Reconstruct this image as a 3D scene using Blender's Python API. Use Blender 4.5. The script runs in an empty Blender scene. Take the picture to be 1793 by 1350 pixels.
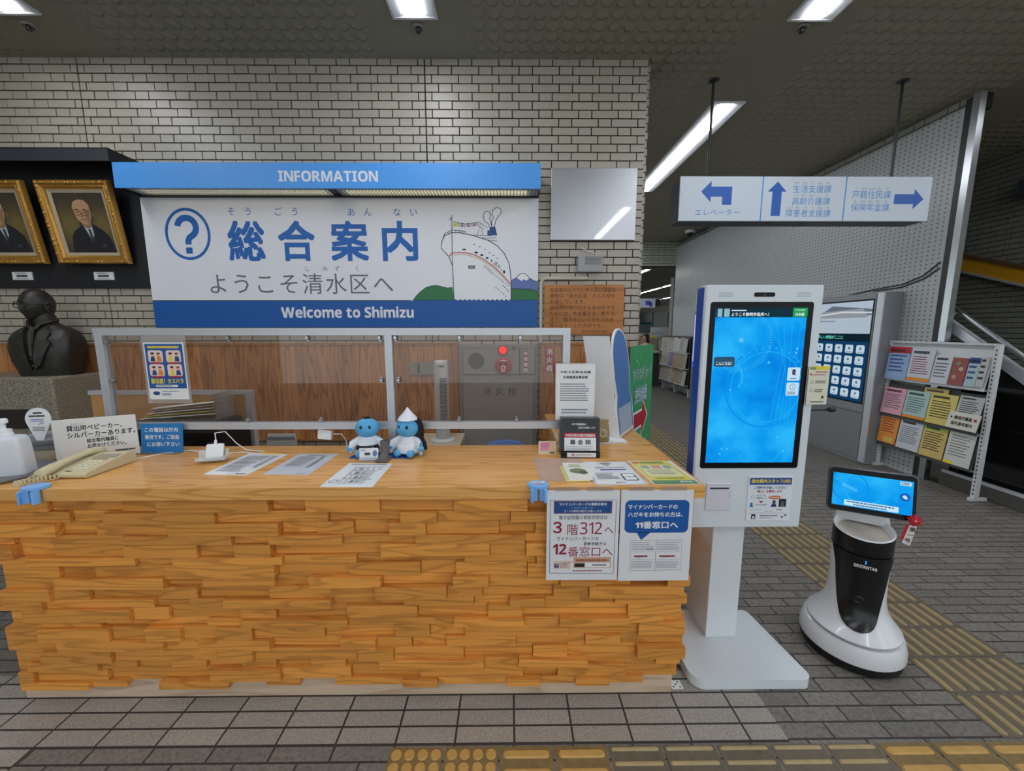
import bpy, bmesh, math, random
from mathutils import Vector, Matrix
random.seed(7)
SC = bpy.context.scene
COL = SC.collection
PI = math.pi

# ---------------------------------------------------------------- camera, world, exposure
cam = bpy.data.cameras.new('camera')
cam.sensor_fit = 'HORIZONTAL'; cam.sensor_width = 36.0
cam.lens = 36.0 * 697.7 / 1793.0
cam.clip_start = 0.02; cam.clip_end = 100
camo = bpy.data.objects.new('camera', cam); COL.objects.link(camo)
p_, y_, r_ = 0.140588, 0.0086103, 0.000978
cp, sp, cy, sy, cr, sr = math.cos(p_), math.sin(p_), math.cos(y_), math.sin(y_), math.cos(r_), math.sin(r_)
fw = Vector((sy * cp, cy * cp, -sp)); rt = Vector((cy, -sy, 0)); dn = fw.cross(rt)
cx_ = cr * rt + sr * dn; cd_ = -sr * rt + cr * dn
mw = Matrix((cx_, -cd_, -fw)).transposed().to_4x4()
mw.translation = Vector((0, 0, 1.63))
camo.matrix_world = mw
SC.camera = camo
SC.view_settings.view_transform = 'Standard'
SC.view_settings.look = 'None'
SC.view_settings.gamma = 1.0
SC.view_settings.use_curve_mapping = False
SC.view_settings.exposure = 0.0
LAMP = 27.0        # radiance of the fluorescent fixtures
w = bpy.data.worlds.new('world'); SC.world = w; w.use_nodes = True
w.node_tree.nodes['Background'].inputs[0].default_value = (0.86, 0.95, 1.0, 1)   # daylight from the open entrance side
w.node_tree.nodes['Background'].inputs[1].default_value = 1.25

# ---------------------------------------------------------------- materials
def lin(h):
    h = h.lstrip('#'); o = []
    for i in (0, 2, 4):
        c = int(h[i:i + 2], 16) / 255
        o.append(c / 12.92 if c <= .04045 else ((c + .055) / 1.055) ** 2.4)
    return (o[0], o[1], o[2], 1)
_M = {}
def mat(name, hexc, rough=.5, metal=0., spec=.5, emit=0., noise=0., nscale=30., bump=0., bscale=200., alpha=1., stretch=None, tint=0., coat=0.):
    if name in _M: return _M[name]
    m = bpy.data.materials.new(name); m.use_nodes = True; nt = m.node_tree; N = nt.nodes; L = nt.links
    b = N['Principled BSDF']; c = lin(hexc)
    b.inputs['Base Color'].default_value = c; b.inputs['Roughness'].default_value = rough
    b.inputs['Metallic'].default_value = metal; b.inputs['Specular IOR Level'].default_value = spec
    if coat: b.inputs['Coat Weight'].default_value = coat; b.inputs['Coat Roughness'].default_value = .08
    if emit:
        b.inputs['Emission Color'].default_value = c; b.inputs['Emission Strength'].default_value = emit
        b.inputs['Base Color'].default_value = (0.01, 0.01, 0.01, 1)
    if noise or bump or tint:
        tc = N.new('ShaderNodeTexCoord'); mp = N.new('ShaderNodeMapping'); L.new(tc.outputs['Object'], mp.inputs[0])
        if stretch: mp.inputs['Scale'].default_value = stretch
    if noise or tint:
        hsv = N.new('ShaderNodeHueSaturation'); hsv.inputs['Color'].default_value = c
        L.new(hsv.outputs[0], b.inputs['Base Color'])
        add = N.new('ShaderNodeMath'); add.operation = 'ADD'; add.inputs[0].default_value = 1; add.inputs[1].default_value = 0
        if noise:
            n = N.new('ShaderNodeTexNoise'); n.inputs['Scale'].default_value = nscale; n.inputs['Detail'].default_value = 5
            L.new(mp.outputs[0], n.inputs['Vector'])
            mr = N.new('ShaderNodeMapRange'); mr.inputs[3].default_value = 1 - noise; mr.inputs[4].default_value = 1 + noise
            mr.inputs[1].default_value = .25; mr.inputs[2].default_value = .75
            L.new(n.outputs['Fac'], mr.inputs[0]); L.new(mr.outputs[0], add.inputs[0])
        if tint:
            at = N.new('ShaderNodeAttribute'); at.attribute_name = 'tint'
            mt = N.new('ShaderNodeMath'); mt.operation = 'MULTIPLY_ADD'; mt.inputs[1].default_value = 2 * tint; mt.inputs[2].default_value = -tint
            L.new(at.outputs['Fac'], mt.inputs[0]); L.new(mt.outputs[0], add.inputs[1])
        L.new(add.outputs[0], hsv.inputs['Value'])
    if bump:
        n2 = N.new('ShaderNodeTexNoise'); n2.inputs['Scale'].default_value = bscale; n2.inputs['Detail'].default_value = 4
        L.new(mp.outputs[0], n2.inputs['Vector'])
        bp = N.new('ShaderNodeBump'); bp.inputs['Strength'].default_value = bump; bp.inputs['Distance'].default_value = .002
        L.new(n2.outputs['Fac'], bp.inputs['Height']); L.new(bp.outputs[0], b.inputs['Normal'])
    _M[name] = m
    return m
def em(name, hexc, s=1.0):
    if name in _M: return _M[name]
    m = bpy.data.materials.new(name); m.use_nodes = True; nt = m.node_tree
    for n in list(nt.nodes): nt.nodes.remove(n)
    o = nt.nodes.new('ShaderNodeOutputMaterial'); e = nt.nodes.new('ShaderNodeEmission')
    e.inputs[0].default_value = lin(hexc); e.inputs[1].default_value = s
    nt.links.new(e.outputs[0], o.inputs[0]); _M[name] = m
    return m
def wood(name, light, dark, axis=0, scale=1., rough=.4, ring=5., tint=.12, bandy=9.):
    """grain running along one axis; the face attribute 'tint' shifts the grain from block to block"""
    m = bpy.data.materials.new(name); m.use_nodes = True; nt = m.node_tree; N = nt.nodes; L = nt.links
    b = N['Principled BSDF']; b.inputs['Roughness'].default_value = rough
    tc = N.new('ShaderNodeTexCoord'); at = N.new('ShaderNodeAttribute'); at.attribute_name = 'tint'
    off = N.new('ShaderNodeVectorMath'); off.operation = 'MULTIPLY_ADD'
    comb = N.new('ShaderNodeCombineXYZ')
    for i in range(3): L.new(at.outputs['Fac'], comb.inputs[i])
    off.inputs[1].default_value = (37.3, 21.7, 53.9)
    L.new(comb.outputs[0], off.inputs[0]); L.new(tc.outputs['Object'], off.inputs[2])
    mp = N.new('ShaderNodeMapping'); s = [bandy * scale] * 3; s[axis] = .8 * scale; mp.inputs['Scale'].default_value = s
    L.new(off.outputs[0], mp.inputs[0])
    n = N.new('ShaderNodeTexNoise'); n.inputs['Scale'].default_value = 1.0; n.inputs['Detail'].default_value = 2; n.inputs['Roughness'].default_value = .45
    L.new(mp.outputs[0], n.inputs['Vector'])
    mul = N.new('ShaderNodeMath'); mul.operation = 'MULTIPLY'; mul.inputs[1].default_value = ring
    L.new(n.outputs['Fac'], mul.inputs[0])
    fr = N.new('ShaderNodeMath'); fr.operation = 'FRACT'; L.new(mul.outputs[0], fr.inputs[0])
    rp = N.new('ShaderNodeValToRGB'); e = rp.color_ramp.elements
    e[0].position = 0; e[0].color = lin(light); e[1].position = 1; e[1].color = lin(light)
    k = e.new(.55); k.color = lin(light)
    k = e.new(.85); k.color = lin(dark)
    k = e.new(.93); k.color = lin(dark)
    L.new(fr.outputs[0], rp.inputs[0])
    mp2 = N.new('ShaderNodeMapping'); s2 = [220 * scale] * 3; s2[axis] = 6 * scale; mp2.inputs['Scale'].default_value = s2
    L.new(off.outputs[0], mp2.inputs[0])
    n2 = N.new('ShaderNodeTexNoise'); n2.inputs['Scale'].default_value = 1; n2.inputs['Detail'].default_value = 3; L.new(mp2.outputs[0], n2.inputs['Vector'])
    mr = N.new('ShaderNodeMapRange'); mr.inputs[1].default_value = .3; mr.inputs[2].default_value = .7; mr.inputs[3].default_value = .9; mr.inputs[4].default_value = 1.08
    L.new(n2.outputs['Fac'], mr.inputs[0])
    ad = N.new('ShaderNodeMath'); ad.operation = 'MULTIPLY_ADD'; ad.inputs[1].default_value = 2 * tint; ad.inputs[2].default_value = 1 - tint
    L.new(at.outputs['Fac'], ad.inputs[0])
    ml = N.new('ShaderNodeMath'); ml.operation = 'MULTIPLY'; L.new(ad.outputs[0], ml.inputs[0]); L.new(mr.outputs[0], ml.inputs[1])
    hsv = N.new('ShaderNodeHueSaturation'); L.new(rp.outputs[0], hsv.inputs['Color']); L.new(ml.outputs[0], hsv.inputs['Value'])
    L.new(hsv.outputs[0], b.inputs['Base Color'])
    bp = N.new('ShaderNodeBump'); bp.inputs['Strength'].default_value = .15; bp.inputs['Distance'].default_value = .001
    L.new(n2.outputs['Fac'], bp.inputs['Height']); L.new(bp.outputs[0], b.inputs['Normal'])
    _M[name] = m
    return m
def clear(name, tintc='#ffffff', gloss=.10, haze=0., hazec='#d8d8d8', rough=.02):
    """thin clear sheet: see-through, a fresnel-like gloss and a little haze"""
    m = bpy.data.materials.new(name); m.use_nodes = True; nt = m.node_tree; N = nt.nodes; L = nt.links
    for n in list(N): N.remove(n)
    o = N.new('ShaderNodeOutputMaterial'); t = N.new('ShaderNodeBsdfTransparent'); t.inputs[0].default_value = lin(tintc)
    g = N.new('ShaderNodeBsdfGlossy'); g.inputs['Roughness'].default_value = rough
    d = N.new('ShaderNodeBsdfDiffuse'); d.inputs[0].default_value = lin(hazec)
    m1 = N.new('ShaderNodeMixShader'); m1.inputs[0].default_value = haze
    L.new(t.outputs[0], m1.inputs[1]); L.new(d.outputs[0], m1.inputs[2])
    lw = N.new('ShaderNodeLayerWeight'); lw.inputs[0].default_value = .25
    mu = N.new('ShaderNodeMath'); mu.operation = 'MULTIPLY_ADD'; mu.inputs[1].default_value = .6; mu.inputs[2].default_value = gloss * .3
    L.new(lw.outputs['Fresnel'], mu.inputs[0])
    m2 = N.new('ShaderNodeMixShader'); L.new(mu.outputs[0], m2.inputs[0]); L.new(m1.outputs[0], m2.inputs[1]); L.new(g.outputs[0], m2.inputs[2])
    L.new(m2.outputs[0], o.inputs[0]); _M[name] = m
    return m

WHITE = mat('white_paint', '#e9edf0', .35)
PAPER = mat('white_paper', '#e4e7e8', .6)
INK = mat('black_ink', '#1b1c20', .6)
GREYINK = mat('grey_ink', '#5d6166', .6)
BLUE = mat('sign_blue', '#0f5fb0', .5)
NAVY = mat('navy_print', '#15447f', .5)
RED = mat('red_print', '#b0142a', .5)
BLACK = mat('black_plastic', '#101114', .35)
DARK = mat('dark_metal', '#2b2b2c', .4, metal=.3)
STEEL = mat('brushed_steel', '#b9bcbf', .28, metal=1)
ALU = mat('aluminium', '#c6cacf', .35, metal=.45)
BEIGE = mat('beige_plastic', '#cfc5a3', .4)
YEL = mat('yellow_print', '#e6d23c', .5)
ORANGE = mat('orange_print', '#e08a20', .5)
GREEN = mat('green_print', '#1f8a4a', .5)
SKYB = mat('light_blue_plastic', '#7ab4ee', .4)

# ---------------------------------------------------------------- geometry helpers
class Fr:
    """a flat frame: origin, u axis, v axis, n = u x v"""
    def __init__(s, o, u=(1, 0, 0), v=(0, 0, 1)):
        s.o = Vector(o); s.u = Vector(u).normalized(); s.v = Vector(v).normalized(); s.n = s.u.cross(s.v)
    def P(s, a, b, c=0.): return s.o + a * s.u + b * s.v + c * s.n
_tc = bpy.data.curves.new('lettering', 'FONT'); _to = bpy.data.objects.new('lettering', _tc); _tc.resolution_u = 2
_TX = {}
def _raw(s):
    if s not in _TX:
        _tc.body = s; me = _to.to_mesh()
        _TX[s] = ([(v.co.x, v.co.y) for v in me.vertices], [tuple(p.vertices) for p in me.polygons]); _to.to_mesh_clear()
    return _TX[s]
def latin(c, bold):
    base = (0x1D5D4, 0x1D5EE, 0x1D7EC) if bold >= .012 else (0x1D5A0, 0x1D5BA, 0x1D7E2)
    if 'A' <= c <= 'Z': return chr(base[0] + ord(c) - 65)
    if 'a' <= c <= 'z': return chr(base[1] + ord(c) - 97)
    if '0' <= c <= '9': return chr(base[2] + ord(c) - 48)
    return c
def glyphs(s, bold):
    """outline lettering; Latin letters take their sans full-width shapes, set close; bold thickens each stroke"""
    k = (s, bold)
    if k in _TX: return _TX[k]
    if any(33 <= ord(c) <= 126 for c in s):
        vs = []; fs = []; x = 0.
        for c in s:
            if c == ' ': x += .26; continue
            v, f = _raw(latin(c, bold))
            if not v: x += 1.; continue
            if 33 <= ord(c) <= 126:
                a = min(q[0] for q in v); wd = max(q[0] for q in v) - a; n = len(vs)
                sb = .03 if c in 'AVWYTvwy' else .045
                vs += [(q[0] - a + x + sb, q[1]) for q in v]; x += wd + 2 * sb
            else: n = len(vs); vs += [(q[0] + x, q[1]) for q in v]; x += 1.
            fs += [tuple(n + i for i in p) for p in f]
    else: vs, fs = _raw(s)
    if bold >= .012 and vs:
        o = []; g = []; n = len(vs); d = bold * (.35 if all(33 <= ord(c) <= 126 or c == ' ' for c in s) else .85)
        for q, (ax, ay) in enumerate(((-1, -1), (1, -1), (-1, 1), (1, 1), (0, 1), (0, -1), (1, 0), (-1, 0))[:8 if bold >= .025 else 4]):
            o += [(x + d * ax, y + d * ay, q * .00003) for x, y in vs]; g += [tuple(q * n + i for i in p) for p in fs]
        vs, fs = o, g
    _TX[k] = (vs, fs)
    return _TX[k]
def clip_poly(pts, c):
    for ax, lim, sg in ((0, c[0], 1), (0, c[2], -1), (1, c[1], 1), (1, c[3], -1)):
        out = []
        for i, p in enumerate(pts):
            q = pts[i - 1]; dp = (p[ax] - lim) * sg; dq = (q[ax] - lim) * sg
            if (dp >= 0) != (dq >= 0):
                t = dq / (dq - dp); out.append((q[0] + t * (p[0] - q[0]), q[1] + t * (p[1] - q[1])))
            if dp >= 0: out.append((p[0], p[1]))
        pts = out
        if len(pts) < 3: return []
    return pts
class B:
    def __init__(s): s.v = []; s.f = []; s.m = []; s.fm = []; s.sm = []; s.t = []; s.tint = .5; s.clip = None
    def add(s, vs, fs, m, smooth=False):
        n = len(s.v); s.v += [Vector(x) for x in vs]
        if m not in s.m: s.m.append(m)
        i = s.m.index(m)
        for f in fs: s.f.append(tuple(n + k for k in f)); s.fm.append(i); s.sm.append(smooth); s.t.append(s.tint)
        return s
    def box(s, x0, x1, y0, y1, z0, z1, m):
        vs = [(x, y, z) for z in (z0, z1) for y in (y0, y1) for x in (x0, x1)]
        return s.add(vs, [(0, 2, 3, 1), (4, 5, 7, 6), (0, 1, 5, 4), (2, 6, 7, 3), (0, 4, 6, 2), (1, 3, 7, 5)], m)
    def fbox(s, fr, a0, a1, b0, b1, c0, c1, m):
        vs = [fr.P(a, b, c) for c in (c0, c1) for b in (b0, b1) for a in (a0, a1)]
        return s.add(vs, [(0, 2, 3, 1), (4, 5, 7, 6), (0, 1, 5, 4), (2, 6, 7, 3), (0, 4, 6, 2), (1, 3, 7, 5)], m)
    def prism(s, fr, pts, c0, c1, m, smooth=False):
        n = len(pts); vs = [fr.P(a, b, c0) for a, b in pts] + [fr.P(a, b, c1) for a, b in pts]
        s.add(vs, [tuple(range(n))[::-1], tuple(range(n, 2 * n))], m)
        return s.add(vs, [(i, (i + 1) % n, n + (i + 1) % n, n + i) for i in range(n)], m, smooth)
    def rings(s, rs, m, smooth=True, caps=(True, True)):
        n = len(rs[0]); vs = [p for r in rs for p in r]; fs = []
        for k in range(len(rs) - 1):
            for i in range(n):
                j = (i + 1) % n; fs.append((k * n + i, k * n + j, (k + 1) * n + j, (k + 1) * n + i))
        if caps[0]: fs.append(tuple(range(n))[::-1])
        if caps[1]: fs.append(tuple(range((len(rs) - 1) * n, len(rs) * n)))
        return s.add(vs, fs, m, smooth)
    def tube(s, path, r, m, n=10, caps=True):
        path = [Vector(p) for p in path]; rs = []; k = len(path)
        rr = r if isinstance(r, (list, tuple)) else [r] * k
        up = None
        for i, p in enumerate(path):
            d = (path[min(i + 1, k - 1)] - path[max(i - 1, 0)]).normalized()
            if up is None: up = Vector((0, 0, 1)) if abs(d.z) < .9 else Vector((1, 0, 0))
            a = d.cross(up)
            if a.length < 1e-5: a = d.cross(Vector((0, 1, 0)))
            a.normalize(); up = a.cross(d).normalized()
            rs.append([p + rr[i] * (math.cos(2 * PI * j / n) * a + math.sin(2 * PI * j / n) * up) for j in range(n)])
        return s.rings(rs, m, True, (caps, caps))
    def lathe(s, prof, o, m, n=32, sx=1., sy=1., ax=None, caps=(True, True)):
        """prof: (radius, height); ax: optional frame whose n is the axis"""
        f = ax or Fr(o, (1, 0, 0), (0, 1, 0)); rs = []
        for r, h in prof: rs.append([f.P(r * sx * math.cos(2 * PI * j / n), r * sy * math.sin(2 * PI * j / n), h) for j in range(n)])
        return s.rings(rs, m, True, caps)
    def ball(s, c, r, m, n=20, k=12, R=None):
        c = Vector(c); r = Vector(r) if isinstance(r, (tuple, list)) else Vector((r, r, r)); vs = []; fs = []
        for i in range(1, k):
            a = PI * i / k
            for j in range(n):
                q = 2 * PI * j / n; p = Vector((math.sin(a) * math.cos(q) * r.x, math.sin(a) * math.sin(q) * r.y, math.cos(a) * r.z))
                vs.append(c + (R @ p if R else p))
        t = Vector((0, 0, r.z)); vs += [c + (R @ t if R else t), c - (R @ t if R else t)]
        for i in range(k - 2):
            for j in range(n):
                q = (j + 1) % n; fs.append((i * n + j, (i + 1) * n + j, (i + 1) * n + q, i * n + q))
        T = (k - 1) * n
        for j in range(n): fs.append((T, j, (j + 1) % n)); fs.append((T + 1, (k - 2) * n + (j + 1) % n, (k - 2) * n + j))
        return s.add(vs, fs, m, True)
    # flat print -------------------------------------------------
    def rect(s, fr, a0, b0, a1, b1, m, l=1): return s.poly(fr, [(a0, b0), (a1, b0), (a1, b1), (a0, b1)], m, l)
    def poly(s, fr, pts, m, l=1):
        if s.clip:
            pts = clip_poly(list(pts), s.clip)
            if not pts: return s
        return s.add([fr.P(a, b, l * .0004) for a, b in pts], [tuple(range(len(pts)))], m)
    def disc(s, fr, a, b, r, m, l=1, ry=None, n=28):
        ry = ry or r
        return s.poly(fr, [(a + r * math.cos(2 * PI * i / n), b + ry * math.sin(2 * PI * i / n)) for i in range(n)], m, l)
    def ring(s, fr, a, b, r, wd, m, l=1, n=48, ry=None, t0=0., t1=1.):
        ry = ry or r; vs = []; c = l * .0004; k = n + 1
        if s.clip:
            for i in range(n):
                q = 2 * PI * (t0 + (t1 - t0) * i / n); q2 = 2 * PI * (t0 + (t1 - t0) * (i + 1) / n)
                s.poly(fr, [(a + r * math.cos(q), b + ry * math.sin(q)), (a + r * math.cos(q2), b + ry * math.sin(q2)), (a + (r - wd) * math.cos(q2), b + (ry - wd) * math.sin(q2)), (a + (r - wd) * math.cos(q), b + (ry - wd) * math.sin(q))], m, l)
            return s
        for i in range(k):
            q = 2 * PI * (t0 + (t1 - t0) * i / n); vs.append(fr.P(a + r * math.cos(q), b + ry * math.sin(q), c)); vs.append(fr.P(a + (r - wd) * math.cos(q), b + (ry - wd) * math.sin(q), c))
        return s.add(vs, [(2 * i, 2 * i + 1, 2 * i + 3, 2 * i + 2)[::-1] for i in range(n)], m)
    def line(s, fr, pts, wd, m, l=1):
        pts = [Vector(p) for p in pts]; L_ = []; n = len(pts)
        for i, p in enumerate(pts):
            d = pts[min(i + 1, n - 1)] - pts[max(i - 1, 0)]
            if d.length < 1e-9: d = Vector((1, 0))
            d.normalize(); q = Vector((-d.y, d.x)) * wd / 2; L_.append((p + q, p - q))
        vs = []
        if s.clip:
            for i in range(n - 1): s.poly(fr, [tuple(L_[i][0]), tuple(L_[i][1]), tuple(L_[i + 1][1]), tuple(L_[i + 1][0])], m, l)
            return s
        for a, b in L_: vs += [fr.P(a.x, a.y, l * .0004), fr.P(b.x, b.y, l * .0004)]
        return s.add(vs, [(2 * i, 2 * i + 1, 2 * i + 3, 2 * i + 2) for i in range(n - 1)], m)
    def text(s, fr, t, a0, b0, a1, b1, m, bold=.0, l=2):
        """letters fitted into the box (a0,b0)-(a1,b1) of the frame"""
        vs, fs = glyphs(t, bold)
        if not vs: return s
        X0 = min(v[0] for v in vs); X1 = max(v[0] for v in vs); Y0 = min(v[1] for v in vs); Y1 = max(v[1] for v in vs)
        sx = (a1 - a0) / max(X1 - X0, 1e-6); sy = (b1 - b0) / max(Y1 - Y0, 1e-6)
        return s.add([fr.P(a0 + (p[0] - X0) * sx, b0 + (p[1] - Y0) * sy, l * .0004 + (p[2] if len(p) > 2 else 0)) for p in vs], fs, m)
    def textc(s, fr, t, ac, bc, h, m, bold=0., l=2, sq=1.):
        """letters centred at (ac,bc), em height h"""
        vs, fs = glyphs(t, bold)
        if not vs: return s
        X0 = min(v[0] for v in vs); X1 = max(v[0] for v in vs)
        wd = (X1 - X0) * h * sq
        return s.add([fr.P(ac - wd / 2 + (p[0] - X0) * h * sq, bc + (p[1] - .38) * h, l * .0004 + (p[2] if len(p) > 2 else 0)) for p in vs], fs, m)
    def dashes(s, fr, a0, b0, a1, b1, rows, m, l=2, seed=1, fill=.55):
        """rows of print too small to read"""
        rd = random.Random(seed); dh = (b1 - b0) / rows
        for k in range(rows):
            y = b1 - (k + .5) * dh; x = a0; end = a1 - rd.random() * (a1 - a0) * .25
            while x < end:
                wd = (a1 - a0) * (.02 + .05 * rd.random()); s.rect(fr, x, y - dh * fill / 2, min(x + wd, end), y + dh * fill / 2, m, l); x += wd * 1.25
        return s
    def build(s, name, parent=None, loc=None, bevel=0., sharp=40., seg=2):
        o0 = Vector(loc) if loc is not None else (root_loc(parent) if parent else Vector((0, 0, 0)))
        me = bpy.data.meshes.new(name)
        me.from_pydata([tuple(v - o0) for v in s.v], [], s.f)
        for m in s.m: me.materials.append(m)
        me.polygons.foreach_set('material_index', s.fm); me.polygons.foreach_set('use_smooth', s.sm)
        at = me.attributes.new('tint', 'FLOAT', 'FACE'); at.data.foreach_set('value', s.t)
        if any(s.sm):
            try: me.set_sharp_from_angle(angle=math.radians(sharp))
            except Exception: pass
        me.update()
        o = bpy.data.objects.new(name, me); COL.objects.link(o)
        if parent: o.parent = parent
        else: o.location = o0
        if bevel:
            b = o.modifiers.new('edge', 'BEVEL'); b.width = bevel; b.segments = seg; b.limit_method = 'ANGLE'; b.angle_limit = math.radians(35)
        return o
def root_loc(o):
    while o.parent: o = o.parent
    return o.location.copy()
def tag(o, label, cat, group=None):
    o['label'] = label; o['category'] = cat
    if group: o['group'] = group
    return o
def thing(name, label, cat, loc, group=None):
    o = bpy.data.objects.new(name, None); COL.objects.link(o); o.location = loc; o.empty_display_size = .1
    return tag(o, label, cat, group)
def struct(o): o['kind'] = 'structure'; return o
def rrect(a0, b0, a1, b1, r, n=6):
    pts = []
    for cx, cy, q in ((a1 - r, b1 - r, 0), (a0 + r, b1 - r, 1), (a0 + r, b0 + r, 2), (a1 - r, b0 + r, 3)):
        for i in range(n + 1):
            t = (q + i / n) * PI / 2; pts.append((cx + r * math.cos(t), cy + r * math.sin(t)))
    return pts
def arc(c, r, a0, a1, n=12): return [(c[0] + r * math.cos(math.radians(a0 + (a1 - a0) * i / n)), c[1] + r * math.sin(math.radians(a0 + (a1 - a0) * i / n))) for i in range(n + 1)]
DOWN = dict(u=(1, 0, 0), v=(0, -1, 0))   # a frame that looks down from the ceiling

# ================================================================ THE SETTING
CEIL = 3.935
def nodes(m): return m.node_tree.nodes, m.node_tree.links
def ceiling_mat():
    m = bpy.data.materials.new('textured_plaster'); m.use_nodes = True; N, L = nodes(m); b = N['Principled BSDF']
    b.inputs['Base Color'].default_value = lin('#99937f'); b.inputs['Roughness'].default_value = .8
    tc = N.new('ShaderNodeTexCoord'); sx = N.new('ShaderNodeSeparateXYZ'); L.new(tc.outputs['Object'], sx.inputs[0])
    mp = N.new('ShaderNodeMapping'); mp.inputs['Scale'].default_value = (8.6, 8.2, 0); L.new(tc.outputs['Object'], mp.inputs[0])
    vo = N.new('ShaderNodeTexVoronoi'); vo.voronoi_dimensions = '2D'; vo.inputs['Randomness'].default_value = .12; vo.inputs['Scale'].default_value = 1
    L.new(mp.outputs[0], vo.inputs['Vector'])
    mr = N.new('ShaderNodeMapRange'); mr.interpolation_type = 'SMOOTHSTEP'
    mr.inputs[1].default_value = .30; mr.inputs[2].default_value = .46; mr.inputs[3].default_value = 1; mr.inputs[4].default_value = 0
    L.new(vo.outputs['Distance'], mr.inputs[0])
    # dished discs: the far lip stands higher than the near lip
    sp = N.new('ShaderNodeSeparateXYZ'); L.new(mp.outputs[0], sp.inputs[0])
    sq = N.new('ShaderNodeSeparateXYZ'); L.new(vo.outputs['Position'], sq.inputs[0])
    df = N.new('ShaderNodeMath'); df.operation = 'SUBTRACT'; L.new(sp.outputs['Y'], df.inputs[0]); L.new(sq.outputs['Y'], df.inputs[1])
    ma = N.new('ShaderNodeMath'); ma.operation = 'MULTIPLY_ADD'; ma.inputs[1].default_value = 1.0; ma.inputs[2].default_value = .55; L.new(df.outputs[0], ma.inputs[0])
    mh = N.new('ShaderNodeMath'); mh.operation = 'MULTIPLY'; L.new(mr.outputs[0], mh.inputs[0]); L.new(ma.outputs[0], mh.inputs[1])
    # plain bands along the lamp rows
    a = N.new('ShaderNodeMath'); a.operation = 'ADD'; a.inputs[1].default_value = .69 + 2.9475 / 2 + 2.9475 * 4; L.new(sx.outputs['X'], a.inputs[0])
    md = N.new('ShaderNodeMath'); md.operation = 'MODULO'; md.inputs[1].default_value = 2.9475; L.new(a.outputs[0], md.inputs[0])
    sb = N.new('ShaderNodeMath'); sb.operation = 'SUBTRACT'; sb.inputs[1].default_value = 2.9475 / 2; L.new(md.outputs[0], sb.inputs[0])
    ab = N.new('ShaderNodeMath'); ab.operation = 'ABSOLUTE'; L.new(sb.outputs[0], ab.inputs[0])
    gt = N.new('ShaderNodeMapRange'); gt.inputs[1].default_value = .36; gt.inputs[2].default_value = .42; L.new(ab.outputs[0], gt.inputs[0])
    h = N.new('ShaderNodeMath'); h.operation = 'MULTIPLY'; L.new(mh.outputs[0], h.inputs[0]); L.new(gt.outputs[0], h.inputs[1])
    bp = N.new('ShaderNodeBump'); bp.inputs['Strength'].default_value = .6; bp.inputs['Distance'].default_value = .035
    L.new(h.outputs[0], bp.inputs['Height']); L.new(bp.outputs[0], b.inputs['Normal'])
    return m
def slate_mat(name, c1, c2, mort, wd, ht, off, ox, oy, bump=.5, bs=90., rough=.55):
    m = bpy.data.materials.new(name); m.use_nodes = True; N, L = nodes(m); b = N['Principled BSDF']; b.inputs['Roughness'].default_value = rough
    b.inputs['Specular IOR Level'].default_value = .35
    tc = N.new('ShaderNodeTexCoord'); mp = N.new('ShaderNodeMapping'); mp.inputs['Location'].default_value = (ox, oy, 0); L.new(tc.outputs['Object'], mp.inputs[0])
    bt = N.new('ShaderNodeTexBrick'); bt.inputs['Scale'].default_value = 1; bt.inputs['Brick Width'].default_value = wd; bt.inputs['Row Height'].default_value = ht
    bt.offset = off; bt.inputs['Mortar Size'].default_value = .0045; bt.inputs['Mortar Smooth'].default_value = .15; bt.inputs['Bias'].default_value = 0
    bt.inputs['Color1'].default_value = lin(c1); bt.inputs['Color2'].default_value = lin(c2); bt.inputs['Mortar'].default_value = lin(mort)
    L.new(mp.outputs[0], bt.inputs['Vector'])
    n = N.new('ShaderNodeTexNoise'); n.inputs['Scale'].default_value = bs; n.inputs['Detail'].default_value = 6; L.new(mp.outputs[0], n.inputs['Vector'])
    mr = N.new('ShaderNodeMapRange'); mr.inputs[1].default_value = .3; mr.inputs[2].default_value = .7; mr.inputs[3].default_value = .72; mr.inputs[4].default_value = 1.28
    L.new(n.outputs['Fac'], mr.inputs[0])
    hv = N.new('ShaderNodeHueSaturation'); L.new(bt.outputs['Color'], hv.inputs['Color']); L.new(mr.outputs[0], hv.inputs['Value']); L.new(hv.outputs[0], b.inputs['Base Color'])
    iv = N.new('ShaderNodeMath'); iv.operation = 'MULTIPLY_ADD'; iv.inputs[1].default_value = -2.; L.new(bt.outputs['Fac'], iv.inputs[0]); L.new(n.outputs['Fac'], iv.inputs[2])
    bp = N.new('ShaderNodeBump'); bp.inputs['Strength'].default_value = bump; bp.inputs['Distance'].default_value = .004
    L.new(iv.outputs[0], bp.inputs['Height']); L.new(bp.outputs[0], b.inputs['Normal'])
    return m
SLATE = slate_mat('slate_tile', '#6e6a64', '#7b766e', '#3a3834', .235, .07, .5, .1, -.045 + .0005, .7, 60)
SMOOTH = slate_mat('smooth_floor_tile', '#969087', '#a0998f', '#33312f', .2365, .0717, .0, -.02 + .2365 * 20, -1.368 + .0717 * 40, .15, 160, .5)
JOINT = mat('dark_grout', '#3b3936', .8, noise=.1)

# ceiling and floor
b = B(); b.box(-7, 7.6, -8, 24, CEIL, CEIL + .12, ceiling_mat()); struct(b.build('ceiling'))
b = B(); b.box(-7, 14, -8, 30, -.1, 0, SLATE)
b.box(-7, 1.118, 1.368, 1.70, -.05, .0012, SMOOTH); b.box(-7, -1.87, 1.288, 1.362, -.05, .0012, SMOOTH)
b.box(-7, 1.118, 1.362, 1.368, -.05, .0008, JOINT)
struct(b.build('floor'))

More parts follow.
